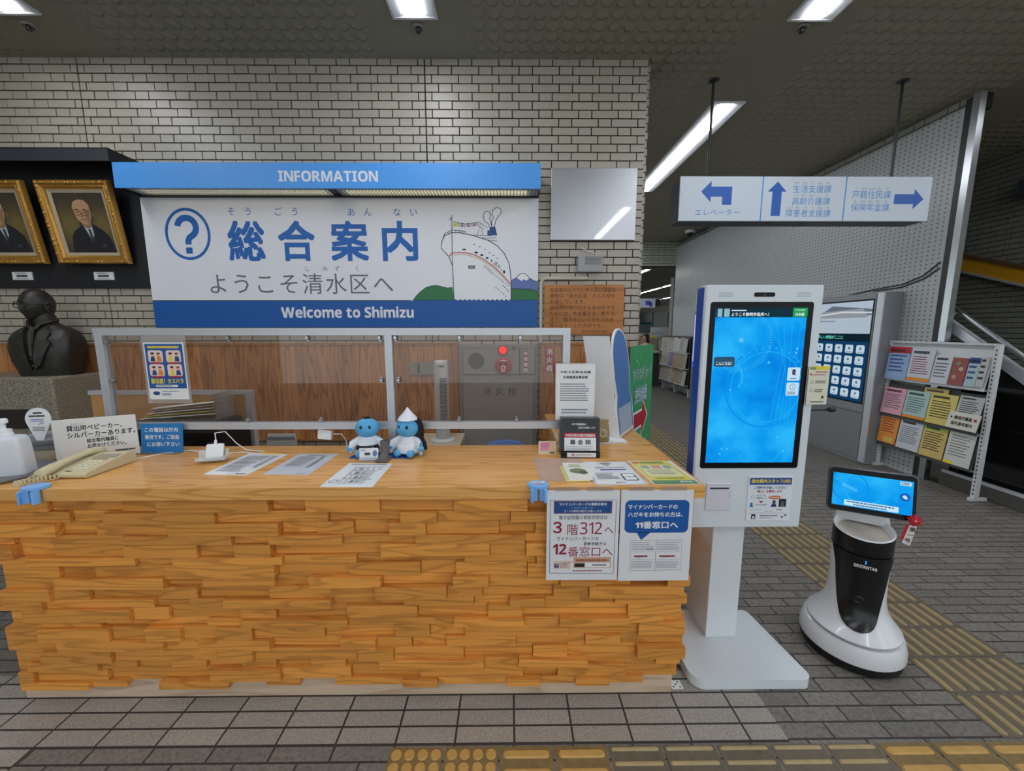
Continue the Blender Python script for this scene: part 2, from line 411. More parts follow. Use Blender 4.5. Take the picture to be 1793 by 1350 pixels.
# tactile paving
OCHRE = mat('ochre_tactile_resin', '#b8924e', .5, noise=.10, nscale=25)
OCHD = mat('worn_ochre_resin', '#7c673d', .6, noise=.18, nscale=30)
OCH2 = mat('faded_ochre_resin', '#a08c62', .55, noise=.12, nscale=25)
BARE = mat('worn_brown_resin', '#655b4a', .65, noise=.15, nscale=30)
def bar(b, x0, x1, y0, y1, h, m):
    r = min(x1 - x0, y1 - y0) / 2 * .95
    f = Fr((0, 0, 0), (1, 0, 0), (0, 1, 0))
    o = rrect(x0, y0, x1, y1, r, 4); i = rrect(x0 + .006, y0 + .006, x1 - .006, y1 - .006, max(r - .006, .001), 4)
    b.rings([[f.P(p[0], p[1], 0.002) for p in o], [f.P(p[0], p[1], h) for p in i]], m, False, (False, True))
b = B(); W_ = .2135
for k in range(2):        # two blocks of dots
    x = -.468 + k * W_; b.box(x + .005, x + W_ - .005, 1.04, 1.354, -.02, .003, OCHD)
    for i in range(4):
        for j in range(5):
            f = Fr((x + .032 + i * .0505, 1.326 - j * .048, .003), (1, 0, 0), (0, 1, 0)); b.lathe([(.021, 0), (.017, .005)], None, OCHRE, 16, ax=f, caps=(False, True))
tag(b.build('tactile_dot_blocks', loc=(-.25, 1.2, 0)), 'pair of ochre tactile blocks with round dots set in floor before the counter', 'tactile paving')
def barblocks(name, label, spec):
    b = B()
    for x, kind in spec:
        if kind == 'wide':
            b.box(x + .005, x + W_ - .005, 1.04, 1.354, -.02, .003, OCHD)
            for y in (1.308, 1.242, 1.176, 1.11): bar(b, x + .016, x + W_ - .016, y, y + .033, .008, OCHRE)
        else:
            b.box(x + .005, x + W_ - .005, 1.04, 1.354, -.02, .002, BARE)
            for y in (1.333, 1.28, 1.227, 1.174, 1.121): bar(b, x + .012, x + W_ - .014, y, y + .017, .008, OCH2)
    return tag(b.build(name, loc=(spec[0][0], 1.2, 0)), label, 'tactile paving')
barblocks('tactile_bar_blocks', 'two ochre tactile blocks with broad bars beside the dotted blocks', [(-.468 + W_ * k, 'wide') for k in (2, 3)])
barblocks('tactile_bar_blocks', 'row of worn brown tactile blocks with thin ochre bars along the floor edge', [(-.468 + W_ * k, 'thin') for k in range(4, 9)])
barblocks('tactile_bar_blocks', 'bright ochre tactile blocks with broad bars where the two guide strips meet', [(-.468 + W_ * k, 'wide') for k in (9, 10, 11)])
b = B()
for k in range(42):
    y0 = 1.365 + k * .2; b.box(1.985, 2.50, y0 + .004, y0 + .196, -.02, .003, BARE)
    for i in range(8): bar(b, 1.995 + i * .0635, 1.995 + i * .0635 + .027, y0 + .012, y0 + .19, .009, OCH2)
tag(b.build('tactile_guide_strip', loc=(2.24, 5, 0)), 'long ochre ribbed guide strip running down the corridor floor behind the robot', 'tactile paving')

# brick walls ----------------------------------------------------
BRICK = mat('grey_glazed_brick', '#a9a293', .36, noise=.07, nscale=120, bump=.35, bscale=160, tint=.05, spec=.5)
MORT = mat('dark_mortar', '#231f1c', .9, noise=.1)
DBRICK = mat('dark_brick', '#82847a', .5, noise=.08, nscale=90, bump=.3, bscale=140, tint=.05)
GBRICK = mat('pale_green_brick', '#a9b29c', .45, noise=.06, nscale=90, tint=.05)
PER = .3502; SHORT = .1065; LONG = .2245; ROWH = .0694
def bricks(b, fr, u0, u1, v0, v1, m, vtop, uc, joints=(), depth=.012):
    """alternating long and short bricks; uc is the centre of a short brick in even rows counted down from vtop"""
    row = 0; v = vtop
    while v - ROWH > v0 - ROWH:
        lo, hi = max(v - ROWH + .0048, v0), min(v - .0048, v1)
        if hi - lo > .004:
            base = uc + (PER / 2 if row % 2 else 0)
            k = math.floor((u0 - base) / PER) - 1
            while base + k * PER - PER < u1:
                for c, hw in ((base + k * PER, SHORT / 2), (base + k * PER + PER / 2, LONG / 2)):
                    segs = [(c - hw, c + hw)]
                    for j in joints:
                        segs = [q for s in segs for q in ([(s[0], j - .006), (j + .006, s[1])] if s[0] < j < s[1] else [s])]
                    for s0, s1 in segs:
                        s0, s1 = max(s0, u0), min(s1, u1)
                        if s1 - s0 < .008: continue
                        b.tint = random.random(); d = depth * (.85 + .3 * random.random())
                        b.add([fr.P(s0, lo, 0), fr.P(s1, lo, 0), fr.P(s1, hi, 0), fr.P(s0, hi, 0),
                               fr.P(s0, lo, d), fr.P(s1, lo, d), fr.P(s1, hi, d), fr.P(s0, hi, d)],
                              [(4, 5, 6, 7), (0, 1, 5, 4), (1, 2, 6, 5), (2, 3, 7, 6), (3, 0, 4, 7)], m)
                k += 1
        v -= ROWH; row += 1
    b.tint = .5
b = B(); b.box(-6.9, 1.214, 3.812, 4.1, 0, CEIL, MORT); b.box(1.21, 1.262, 3.89, 4.1, 0, CEIL, MORT)
bricks(b, Fr((0, 3.812, 0)), -6.9, 1.216, 0, CEIL, BRICK, 3.882 + ROWH, -.721, (-3.697, -.721))
bricks(b, Fr((0, 3.89, 0)), 1.222, 1.264, 0, CEIL, BRICK, 3.882 + ROWH, -.721)
struct(b.build('wall_back'))
# wooden wainscot of vertical cedar planks
CEDAR = wood('cedar_plank', '#b57d4a', '#915c34', 2, 1., .45, 9., .2, 8.)
b = B(); x = -6.9
while x < 1.12:
    wd = .09 + .05 * random.random(); b.tint = random.random(); (-.475 < x + wd / 2 < .28) or b.box(x, min(x + wd - .0015, 1.12), 3.775, 3.797, .58, 1.485, CEDAR); x += wd
b.tint = .3; [b.box(p, q, 3.765, 3.797, z, z + .02, CEDAR) for p, q in ((-6.9, -.47), (.275, 1.14)) for z in (1.485, .56)]; b.box(1.12, 1.145, 3.76, 3.797, .56, 1.5, CEDAR)
b.tint = .5; o = struct(b.build('trim_1'))

# perforated acoustic wall along the corridor
def perf_mat():
    m = bpy.data.materials.new('perforated_panel'); m.use_nodes = True; N, L = nodes(m); b = N['Principled BSDF']
    b.inputs['Roughness'].default_value = .38; b.inputs['Metallic'].default_value = .0
    tc = N.new('ShaderNodeTexCoord'); mp = N.new('ShaderNodeMapping'); mp.inputs['Scale'].default_value = (0, 17., 22.); L.new(tc.outputs['Object'], mp.inputs[0])
    sx = N.new('ShaderNodeSeparateXYZ'); L.new(mp.outputs[0], sx.inputs[0])
    cb = N.new('ShaderNodeCombineXYZ'); L.new(sx.outputs['Y'], cb.inputs[0]); L.new(sx.outputs['Z'], cb.inputs[1])
    vo = N.new('ShaderNodeTexVoronoi'); vo.voronoi_dimensions = '2D'; vo.inputs['Randomness'].default_value = 0; vo.inputs['Scale'].default_value = 1
    L.new(cb.outputs[0], vo.inputs['Vector'])
    mr = N.new('ShaderNodeMapRange'); mr.inputs[1].default_value = .13; mr.inputs[2].default_value = .22; L.new(vo.outputs['Distance'], mr.inputs[0])
    mx = N.new('ShaderNodeMix'); mx.data_type = 'RGBA'; mx.inputs[6].default_value = lin('#5e6264'); mx.inputs[7].default_value = lin('#a6aaaa')
    L.new(mr.outputs[0], mx.inputs[0]); L.new(mx.outputs[2], b.inputs['Base Color'])
    bp = N.new('ShaderNodeBump'); bp.inputs['Strength'].default_value = .3; bp.inputs['Distance'].default_value = .004; L.new(mr.outputs[0], bp.inputs['Height']); L.new(bp.outputs[0], b.inputs['Normal'])
    return m
PERF = perf_mat()
b = B(); b.box(4.52, 4.70, 4.40, 11.05, .0, 3.79, PERF); b.box(4.52, 4.60, 4.24, 4.40, .0, 3.79, PERF); b.box(4.63, 4.78, 4.24, 11.05, 3.79, CEIL, MORT)
bricks(b, Fr((4.63, 0, 0), (0, -1, 0), (0, 0, 1)), -11.05, -4.24, 3.79, CEIL, DBRICK, 3.93, .1)
struct(b.build('wall_right'))
b = B(); b.box(4.512, 4.56, 4.165, 4.236, 0, 3.86, DARK); b.box(4.50, 4.56, 4.10, 4.165, 0, 3.87, STEEL)
o = b.build('steel_column'); tag(o, 'tall brushed steel post ending the perforated corridor wall', 'column')
# stairwell wall of dark brick beyond the post
b = B(); b.box(6.72, 7.0, .5, 12, 0, CEIL, MORT)
bricks(b, Fr((6.72, 0, 0), (0, -1, 0), (0, 0, 1)), -12, -.5, 0, CEIL, DBRICK, 3.93, .0)
b.box(4.66, 6.72, 10.0, 10.3, 0, CEIL, MORT); struct(b.build('wall_east'))

# low kerb and smoked glass below the stair
SMOKE = mat('smoked_glass', '#141414', .12, spec=.5)
b = B(); b.box(4.575, 4.80, .6, 4.02, 0, .13, mat('kerb_stone', '#4b4843', .5, noise=.12)); b.box(4.59, 4.62, .6, 4.02, .13, .16, ALU)
struct(b.build('trim_2'))
b = B(); b.prism(Fr((4.70, 0, 0), (0, -1, 0), (0, 0, 1)), [(-4.05, .13), (-.8, .13), (-.8, .2), (-2.3, .33), (-4.0, 1.50), (-4.05, 1.50)], -.03, .0, SMOKE)
tag(b.build('stair_glass_panel', loc=(4.7, 2.5, .13)), 'dark smoked glass panel closing the side of the stair behind the leaflet rack', 'glass panel')
t = thing('stair_rail', 'slanting steel handrail with a flat lower bar rising behind the leaflet rack', 'handrail', (4.64, 3.6, 1.2))
b = B(); b.tube([(4.64, 4.38, 1.99), (4.64, 4.29, 1.93), (4.64, 2.3, .445)], .022, STEEL, 12); b.build('handrail', t)
b = B(); f = Fr((4.64, 0, 0), (0, -1, 0), (0, 0, 1)); b.prism(f, [(-4.30, 1.80), (-4.30, 1.70), (-2.3, .285), (-2.3, .385)], -.03, .03, ALU); b.build('lower_bar', t)
b = B(); b.box(4.615, 4.665, 4.24, 4.295, .02, 1.76, ALU); b.tube([(4.64, 4.24, 1.72), (4.64, 4.14, 1.82)], .016, ALU); b.build('bracket_post', t)
GOLD = mat('golden_panel', '#d29a24', .35, noise=.06)
b = B(); f = Fr((6.66, 0, 0), (0, -1, 0), (0, 0, 1)); pts = lambda d: [(-6.6, 2.93 + d), (-4.0, 1.9 + d)]
b.prism(f, [(-6.6, 2.72), (-3.6, 1.60), (-3.6, 1.78), (-6.6, 2.90)], 0, .05, GOLD)
b.prism(f, [(-6.6, 2.90), (-3.6, 1.78), (-3.6, 1.83), (-6.6, 2.95)], 0, .07, mat('brown_rail_cap', '#6c4d2c', .5))
b.prism(f, [(-6.6, 2.69), (-3.6, 1.57), (-3.6, 1.60), (-6.6, 2.72)], 0, .07, ALU)
tag(b.build('stair_wall_rail', loc=(6.66, 5, 2.3)), 'golden slanting wall rail on the dark brick of the stairwell', 'handrail')
# walls that close the lobby
b = B(); b.box(-7.0, -6.88, -8, 3.9, 0, CEIL, mat('pale_wall', '#b4aea2', .6)); struct(b.build('wall_left'))

# corridor end: beam, lower ceiling, far office
b = B(); b.box(1.2, 4.72, 11.06, 11.25, 3.30, CEIL, MORT); bricks(b, Fr((0, 11.06, 0)), 1.2, 4.72, 3.30, CEIL, GBRICK, 3.93, .1); o = struct(b.build('wall_beam'))
b = B(); b.box(-2, 14, 11.25, 30, 3.30, 3.36, mat('office_ceiling', '#6b675e', .8, noise=.05)); struct(b.build('ceiling_far'))
b = B(); b.box(-2, 14, 29.0, 29.2, 0, 3.3, mat('office_wall', '#7c7a70', .7, noise=.1)); b.box(4.72, 14, 11.05, 11.25, 0, 3.93, mat('corridor_stub', '#8d8a84', .6))
struct(b.build('wall_far'))

# ================================================================ LIGHTS
TUBE = em('fluorescent_diffuser', '#f4f7ff', LAMP)
TROF = mat('white_trough', '#dfe2e4', .4)
def ceiling_light(x, y0, y1, label, group=None, z=CEIL, wd=.30, e=None):
    t = thing('ceiling_light', label, 'ceiling light', (x, (y0 + y1) / 2, z - .01), group)
    h = wd / 2; b = B()
    b.box(x - h - .018, x - h, y0, y1, z - .014, z - .001, TROF); b.box(x + h, x + h + .018, y0, y1, z - .014, z - .001, TROF)
    b.box(x - h - .018, x + h + .018, y0 - .02, y0, z - .014, z - .001, TROF); b.box(x - h - .018, x + h + .018, y1, y1 + .02, z - .014, z - .001, TROF)
    b.build('frame', t)
    b = B(); b.add([(x - h, y0, z - .004), (x + h, y0, z - .004), (x + h, y1, z - .004), (x - h, y1, z - .004)], [(0, 3, 2, 1)], TROF)
    for s in (-1, 1): b.add([(x + s * h, y0, z - .013), (x + s * h, y1, z - .013), (x + s * h * .45, y1, z - .006), (x + s * h * .45, y0, z - .006)], [(0, 1, 2, 3)], TROF)
    b.build('reflector', t)
    b = B(); b.box(x - h * .45, x + h * .45, y0 + .03, y1 - .03, z - .02, z - .008, e or TUBE); b.build('diffuser', t)
    return t
FIX = 'fluorescent fixtures along the lobby ceiling'
ceiling_light(-3.60, .69, 3.30, 'recessed fluorescent ceiling light above the portraits', FIX)
ceiling_light(-.69, .69, 3.32, 'recessed fluorescent ceiling light above the middle of the blue information sign', FIX)
ceiling_light(2.27, .69, 3.32, 'recessed fluorescent ceiling light ending just before the hanging direction sign', FIX)
ceiling_light(2.27, 4.44, 7.08, 'long recessed fluorescent ceiling light running behind the hanging direction sign', FIX)
ceiling_light(2.27, 8.2, 10.8, 'recessed fluorescent ceiling light deep in the corridor behind the brick wall corner', FIX)
for x in (-3.6, -.69, 2.27, 5.22):
    for y0 in (-3.06, -6.8) + ((.69,) if x > 5 else ()): ceiling_light(x, y0, y0 + 2.63, 'recessed fluorescent ceiling light over the lobby behind the viewer', FIX)
OFF = em('office_tube', '#f6f8f2', 14.)
for i, (x, y) in enumerate(((3.93, 11.5), (6.2, 14.8), (6.2, 16.6), (6.2, 18.3), (8.6, 19.0), (8.6, 21.0), (8.6, 23.0), (8.6, 25.0), (10.6, 25.0))):
    ceiling_light(x, y, y + 1.5, 'small bright ceiling light in the far office beyond the corridor', 'office ceiling lights beyond the corridor', 3.30, .2, OFF)
def sprinkler(x, y, label):
    t = thing('sprinkler', label, 'sprinkler', (x, y, CEIL - .05), 'sprinklers by the ceiling lights'); f = Fr((x, y, CEIL), **DOWN)
    b = B(); b.lathe([(.05, 0), (.05, .006), (.035, .014), (.034, .004)], None, mat('dusty_white', '#8f8b82', .5), 24, ax=f); b.build('escutcheon', t)
    b = B(); b.lathe([(.014, .0), (.014, .03), (.02, .034), (.02, .038)], None, DARK, 16, ax=f); b.build('head', t)
sprinkler(-3.66, 3.43, 'small round ceiling sprinkler past the end of the light above the portraits')
sprinkler(-.69, 3.43, 'small round ceiling sprinkler past the end of the light above the information sign')
sprinkler(2.27, 3.41, 'small round ceiling sprinkler between the two corridor lights')
t = thing('dome_camera', 'small white dome camera on the ceiling edge under the hanging direction sign', 'camera', (4.3, 9.8, CEIL - .1))
f = Fr((4.3, 9.8, CEIL), **DOWN)
b = B(); b.lathe([(.11, 0), (.11, .05), (.1, .06)], None, WHITE, 24, ax=f); b.build('housing', t)
b = B(); b.lathe([(.08, .06), (.075, .09), (.05, .125), (.01, .14)], None, BLACK, 24, ax=f); b.build('dome', t)

# ================================================================ THE BACK WALL
BD = mat('black_panel', '#14161b', .55); BDF = mat('black_fascia', '#2b2d33', .5)
t = thing('portrait_display_board', 'black display board with projecting canopy holding the framed portraits', 'display board', (-4.3, 3.79, 2.0))
b = B(); b.box(-5.6, -3.27, 3.775, 3.802, 2.006, 3.09, BD); b.build('back_panel', t)
b = B(); b.box(-5.6, -3.27, 3.515, 3.80, 3.085, 3.1, BD); b.box(-5.6, -3.27, 3.515, 3.53, 2.998, 3.085, BDF); b.box(-3.282, -3.27, 3.53, 3.80, 2.998, 3.085, BD); b.build('canopy', t)

GILT = mat('gilded_wood', '#b98a3e', .38, metal=.55, noise=.18, nscale=40, bump=.6, bscale=60)
LINER = mat('linen_liner', '#a89a80', .7)
def portrait(x, face_dx, label, glasses, seed):
    """gilded frame leaning out at the top; the picture shows a man in a dark suit"""
    t = thing('portrait_painting', label, 'painting', (x, 3.70, 2.22), 'framed portraits on the black board')
    th = math.atan2(.11, .68); v = Vector((0, -math.sin(th), math.cos(th))); f = Fr((x - .31, 3.745, 2.215), (1, 0, 0), v)
    W, H = .62, .68
    prof = [(0, 0), (0, .035), (.012, .05), (.028, .048), (.036, .034), (.05, .04), (.062, .026), (.074, .022)]
    b = B()
    rs = [[f.P(d, d, c), f.P(W - d, d, c), f.P(W - d, H - d, c), f.P(d, H - d, c)] for d, c in prof]
    b.rings(rs, GILT, False, (True, False)); rd = random.Random(seed)
    for k in range(44):   # carved leaf ornaments along the frame
        q = rd.random() * 2 * (W + H); s = .02
        p = (q, s) if q < W else (W - s, q - W) if q < W + H else (W - (q - W - H), H - s) if q < 2 * W + H else (s, H - (q - 2 * W - H))
        p = (min(max(p[0], .02), W - .02), min(max(p[1], .02), H - .02)); b.ball(f.P(p[0], p[1], .047), (.014, .008, .014), GILT, 8, 5)
    b.build('frame', t)
    b = B(); rs = [[f.P(d, d, c), f.P(W - d, d, c), f.P(W - d, H - d, c), f.P(d, H - d, c)] for d, c in ((.072, .024), (.098, .016))]
    b.rings(rs, LINER, False, (False, False)); b.build('liner', t)
    b = B(); g = Fr(f.P(.095, .095, .012), f.u, f.v); w, h = W - .19, H - .19
    P = lambda n, c: mat('portrait_' + n, c, .35)
    b.rect(g, 0, 0, w, h, P('ground', '#3b352a'), 0)
    b.clip = (0, 0, w, h); shades = ('#3d372a', '#423b2a', '#483f2b', '#4e442b', '#54492c', '#5b4f2d', '#62552f', '#695b31')
    for k, c_ in enumerate(shades):
        q = 1 - k / 8
        b.disc(g, w * .2, h * .45, w * (.1 + .5 * q), P('glow_%d' % k, c_), .2 + k * .06, h * (.08 + .42 * q)); b.disc(g, w * .85, h * .45, w * (.06 + .42 * q), P('glow_%d' % k, c_), .7 + k * .06, h * (.08 + .38 * q))
    b.clip = None
    c = w * (.5 + face_dx)
    b.poly(g, [(c - w * .42, 0), (c - w * .36, h * .28), (c - w * .27, h * .38), (c - w * .09, h * .47), (c + w * .1, h * .5), (c + w * .28, h * .4), (c + w * .4, h * .28), (c + w * .46, 0)], P('suit', '#191b21'), 2)
    b.poly(g, [(c - w * .07, h * .46), (c + w * .1, h * .52), (c + w * .09, h * .3), (c + w * .03, h * .2)], P('shirt', '#b3b6bb'), 3)
    b.poly(g, [(c + w * .005, h * .4), (c + w * .05, h * .41), (c + w * .065, h * .26), (c + w * .035, h * .19), (c + w * .012, h * .27)], P('tie', '#2b3040'), 4)
    b.line(g, [(c - w * .09, h * .47), (c - w * .02, h * .3), (c + w * .03, h * .17)], .006, P('lapel', '#2c2f37'), 4)
    b.line(g, [(c + w * .1, h * .5), (c + w * .11, h * .32), (c + w * .04, h * .17)], .006, P('lapel', '#2c2f37'), 4)
    sk = P('skin', '#b08a6a'); sk2 = P('skin_shade', '#8d6a4e'); hr = P('hair', '#4a453f')
    fx, fy = c - w * .02, h * .68
    b.poly(g, [(fx - w * .07, fy - h * .1), (fx + w * .1, fy - h * .1), (fx + w * .11, fy - h * .24), (fx + w * .02, fy - h * .27), (fx - w * .06, fy - h * .22)], sk2, 5)
    b.disc(g, fx + w * .02, fy, w * .19, hr, 5, h * .2); b.disc(g, fx + w * .2, fy - h * .03, w * .028, sk2, 5, h * .045)
    b.poly(g, [(fx - w * .17, fy + h * .1), (fx - w * .13, fy + h * .17), (fx - w * .03, fy + h * .21), (fx + w * .09, fy + h * .2), (fx + w * .16, fy + h * .13), (fx + w * .17, fy - h * .02), (fx + w * .13, fy - h * .14), (fx + w * .05, fy - h * .205), (fx - w * .04, fy - h * .2), (fx - w * .12, fy - h * .13), (fx - w * .165, fy - h * .02)], sk, 6)
    b.poly(g, [(fx + w * .05, fy + h * .02), (fx + w * .16, fy + h * .05), (fx + w * .13, fy - h * .13), (fx + w * .06, fy - h * .18)], sk2, 7)
    b.poly(g, [(fx - w * .025, fy + h * .0), (fx + w * .01, fy + h * .0), (fx + w * .015, fy - h * .075), (fx - w * .045, fy - h * .075)], sk2, 8)
    for s in (-1, 1):
        b.line(g, [(fx - w * .02 + s * w * .045, fy + h * .04), (fx - w * .02 + s * w * .12, fy + h * .045)], .007, hr, 8)
        b.disc(g, fx - w * .015 + s * w * .075, fy + h * .005, w * .022, P('eye', '#2a211b'), 8, h * .009, 12)
        if glasses: b.ring(g, fx - w * .015 + s * w * .08, fy, w * .065, .004, P('spectacles', '#3a261b'), 9, 24)
    b.line(g, [(fx - w * .07, fy - h * .125), (fx - w * .01, fy - h * .118), (fx + w * .05, fy - h * .125)], .006, P('lips', '#7d4c40'), 8)
    b.poly(g, [(c + w * .2, h * .1), (c + w * .3, h * .1), (c + w * .28, h * .15), (c + w * .22, h * .15)], P('pocket', '#3a3d46'), 4)
    b.build('picture', t)
    return t
portrait(-3.695, .02, 'gilt framed portrait of a bald man in spectacles and dark suit beside the blue sign', True, 3)
portrait(-4.43, .0, 'gilt framed portrait cut by the picture edge, man in dark suit without spectacles', False, 5)
def caption(x, z, label, name):
    t = thing('name_plate', label, 'name plate', (x, 3.77, z), 'name plates under the portraits')
    b = B(); b.box(x - .088, x + .088, 3.765, 3.7745, z - .035, z + .035, PAPER); b.build('plate', t)
    b = B(); f = Fr((x, 3.765, z)); b.dashes(f, -.06, .018, .04, .03, 1, GREYINK, 2, 3); b.dashes(f, -.05, -.012, .06, .012, 1, INK, 2, 9, .9); b.dashes(f, -.065, -.03, .06, -.02, 1, GREYINK, 2, 4); b.build('printed_lines', t)
caption(-3.685, 2.113, 'small white name plate below the portrait of the bald man', '')
caption(-4.42, 2.113, 'small white name plate below the partly cut off portrait', '')

# --- information sign
LB = mat('fascia_blue', '#4a9ae6', .45); DB = mat('band_blue', '#0a559f', .45); PW = mat('sign_white', '#dde0e6', .45); TXB = mat('sign_letter_blue', '#1560ae', .45); TXG = mat('sign_letter_grey', '#5f666e', .5)
t = thing('information_sign', 'large blue and white information sign with lit canopy on the brick wall', 'sign', (-1.5, 3.78, 1.65))
b = B(); b.box(-3.266, .272, 3.76, 3.803, 1.648, 2.787, PW); b.build('panel', t)
b = B(); f = Fr((0, 3.76, 0)); b.rect(f, -3.266, 1.648, .272, 1.889, DB, 1)
wv = [(-.88, 1.889)]
for k in range(40):
    x = -.87 + k * .0286; wv += [(x, 1.889), (x + .012, 1.899 if k % 3 else 1.894), (x + .024, 1.889)]
b.line(f, [(-3.266, 1.892), (-.9, 1.892)], .006, INK, 2); b.build('lower_band', t)
b = B()
b.box(-3.266, .272, 3.535, 3.80, 2.98, 2.995, LB); b.box(-3.266, .272, 3.535, 3.55, 2.795, 2.98, LB)
b.box(-3.266, -3.25, 3.55, 3.80, 2.80, 2.98, DARK); b.box(.256, .272, 3.55, 3.80, 2.80, 2.98, DARK); b.box(-1.53, -1.46, 3.56, 3.79, 2.80, 2.98, DARK); b.box(-3.25, .256, 3.735, 3.80, 2.787, 2.80, DARK)
b.build('canopy', t)
GR = em('canopy_lamp', '#ffeec0', 1.7)
for x0, x1 in ((-3.12, -1.56), (-1.4, .17)):
    b = B(); b.box(x0, x1, 3.60, 3.70, 2.815, 2.83, GR)
    b.build('canopy_lamp', t)
    b = B()
    n = 60
    for k in range(n + 1):
        x = x0 - .08 + (x1 - x0 + .16) * k / n; b.box(x - .003, x + .003, 3.555, 3.735, 2.80, 2.812, ALU)
    for y in (3.56, 3.60, 3.645, 3.69, 3.73): b.box(x0 - .08, x1 + .08, y - .002, y + .002, 2.80, 2.812, ALU)
    b.build('lamp_grille', t)
b = B(); f2 = Fr((0, 3.535, 0)); b.text(f2, 'INFORMATION', -1.908, 2.846, -1.083, 2.932, PW, .022)
b.build('upper_lettering', t)
b = B()
for ch, x0, x1 in (('総', -2.526, -2.195), ('合', -2.075, -1.745), ('案', -1.605, -1.265), ('内', -1.140, -.818)): b.text(f, ch, x0, 2.243, x1, 2.594, TXB, .028)
for ch, zx in (('そ', 892), ('う', 1025), ('ご', 1263), ('う', 1393)): x = -3.24 + (zx - 228) * .00113; b.textc(f, ch, -2.474 + (zx - 892) * .00113, 2.672, .078, TXB, .005)
for ch, zx in (('あ', 120), ('ん', 253), ('な', 487), ('い', 620)): b.textc(f, ch, -1.405 + (zx - 120) * .001115, 2.668, .078, TXB, .005)
b.ring(f, -2.878, 2.478, .202, .025, TXB, 2, 64, .225); pq = arc((-2.882, 2.535), .082, 172, -52, 22) + [(-2.868, 2.445), (-2.880, 2.418), (-2.880, 2.388)]
b.line(f, pq, .055, TXB, 2); b.rect(f, -2.909, 2.308, -2.851, 2.362, TXB, 2)
b.build('blue_lettering', t)
b = B()
u = -2.735
for i, ch in enumerate('ようこそ清水区へ'): b.textc(f, ch, -2.655 + i * .2155, 2.043, .2, TXG, .006)
for ch, x in (('し', -1.83), ('み', -1.67), ('ず', -1.56), ('く', -1.38)): b.textc(f, ch, x, 2.178, .052, TXG, 0)
b.build('grey_lettering', t)
b = B(); b.text(f, 'Welcome to Shimizu', -2.10, 1.735, -.878, 1.838, PW, .03, 3); b.build('welcome_lettering', t)
# picture of the white ship
SG = mat('ship_green', '#27703f', .5); SW = mat('ship_white', '#e2e5ea', .5); MT = mat('mountain_violet', '#5f72ab', .5); LN = mat('drawing_line', '#20283a', .5)
hillL=[(-0.883,1.889),(-0.849,1.933),(-0.809,1.971),(-0.757,2.009),(-0.705,2.024),(-0.654,2.027),(-0.603,2.015),(-0.565,2.005),(-0.514,2.009),(-0.501,1.889)]
hillR=[(0.02,1.996),(0.077,2.002),(0.128,1.992),(0.192,1.996),(0.2715,1.977),(0.2715,1.889),(0.02,1.889)]
mtn=[(0.02,2.068),(0.064,2.09),(0.111,2.133),(0.153,2.136),(0.192,2.096),(0.23,2.071),(0.2715,2.062),(0.2715,1.977),(0.02,1.996)]
snow=[(0.076,2.096),(0.111,2.133),(0.153,2.136),(0.192,2.092),(0.166,2.071),(0.141,2.083),(0.121,2.067),(0.102,2.081)]
hull=[(-0.501,1.889),(-0.509,2.201),(-0.539,2.281),(-0.61,2.36),(-0.599,2.421),(-0.579,2.464),(-0.516,2.491),(-0.44,2.492),(-0.327,2.47),(-0.189,2.428),(-0.101,2.379),(-0.038,2.312),(0.006,2.226),(0.023,2.115),(0.025,1.889)]
bow=[(-0.506,2.644),(-0.509,2.494),(-0.509,2.201),(-0.501,1.889)]
stripe=[(-0.535,2.29),(-0.513,2.317),(-0.444,2.319),(-0.368,2.314),(-0.292,2.293),(-0.216,2.254),(-0.14,2.201),(-0.064,2.133),(0.019,2.04)]
ports=[(-0.401,2.346,.02,.007),(-0.292,2.319,.018,.009),(-0.241,2.297,.016,.009),(-0.193,2.271,.014,.009),(-.152,2.248,.006,.012),(-.062,2.166,.005,.009),(-0.039,2.149,.011,.014)]
dash=[(-0.309,2.391),(-0.259,2.37),(-0.211,2.346),(-0.171,2.319),(-0.136,2.295),(-0.102,2.269)]
dots=[(-0.113,2.112),(-0.096,2.1),(-0.08,2.087),(-0.064,2.075),(-0.049,2.06),(-0.049,2.027),(-0.033,2.012),(-0.016,1.996),(-0.001,1.977),(-0.026,2.046),(-0.007,2.027),(-0.114,2.006),(-0.091,1.993),(-0.065,1.967),(-0.046,1.951),(-0.025,1.931)]
smoke1=[(-0.169,2.548),(-0.181,2.572),(-0.213,2.59),(-0.225,2.638),(-0.205,2.674),(-0.174,2.676),(-0.159,2.65),(-0.168,2.614),(-0.156,2.578),(-0.153,2.552)]
smoke2=[(-0.148,2.552),(-0.15,2.59),(-0.131,2.62),(-0.147,2.65),(-0.139,2.686),(-0.105,2.71),(-0.068,2.698),(-0.064,2.662),(-0.087,2.638),(-0.11,2.602),(-0.123,2.552)]
b = B()
b.poly(f, mtn, MT, 1); b.poly(f, snow, SW, 2); b.line(f, mtn[:7], .006, LN, 3); b.poly(f, hillR, SG, 3); b.line(f, hillR[:5], .006, LN, 4)
b.poly(f, hillL, SG, 2); b.line(f, hillL[:9], .006, LN, 3)
b.poly(f, hull, SW, 4); b.line(f, hull, .007, LN, 5); b.line(f, bow, .006, LN, 6)
b.line(f, [(x, z - .018) for x, z in stripe], .006, mat('stripe_gold', '#b7a45a', .5), 5); b.line(f, stripe, .009, mat('stripe_red', '#b5473f', .5), 6)
for x, z, rx, rz in ports: b.disc(f, x, z, rx, LN, 6, rz, 14)
for x, z in dash: b.rect(f, x - .008, z - .003, x + .008, z + .003, LN, 6)
for x, z in dots: b.disc(f, x, z, .005, LN, 6, .006, 8)
b.poly(f, rrect(-.366, 2.176, -.304, 2.206, .008, 3), LN, 6); b.poly(f, rrect(-.359, 2.181, -.311, 2.201, .006, 3), mat('anchor_grey', '#8b9196', .5), 7)
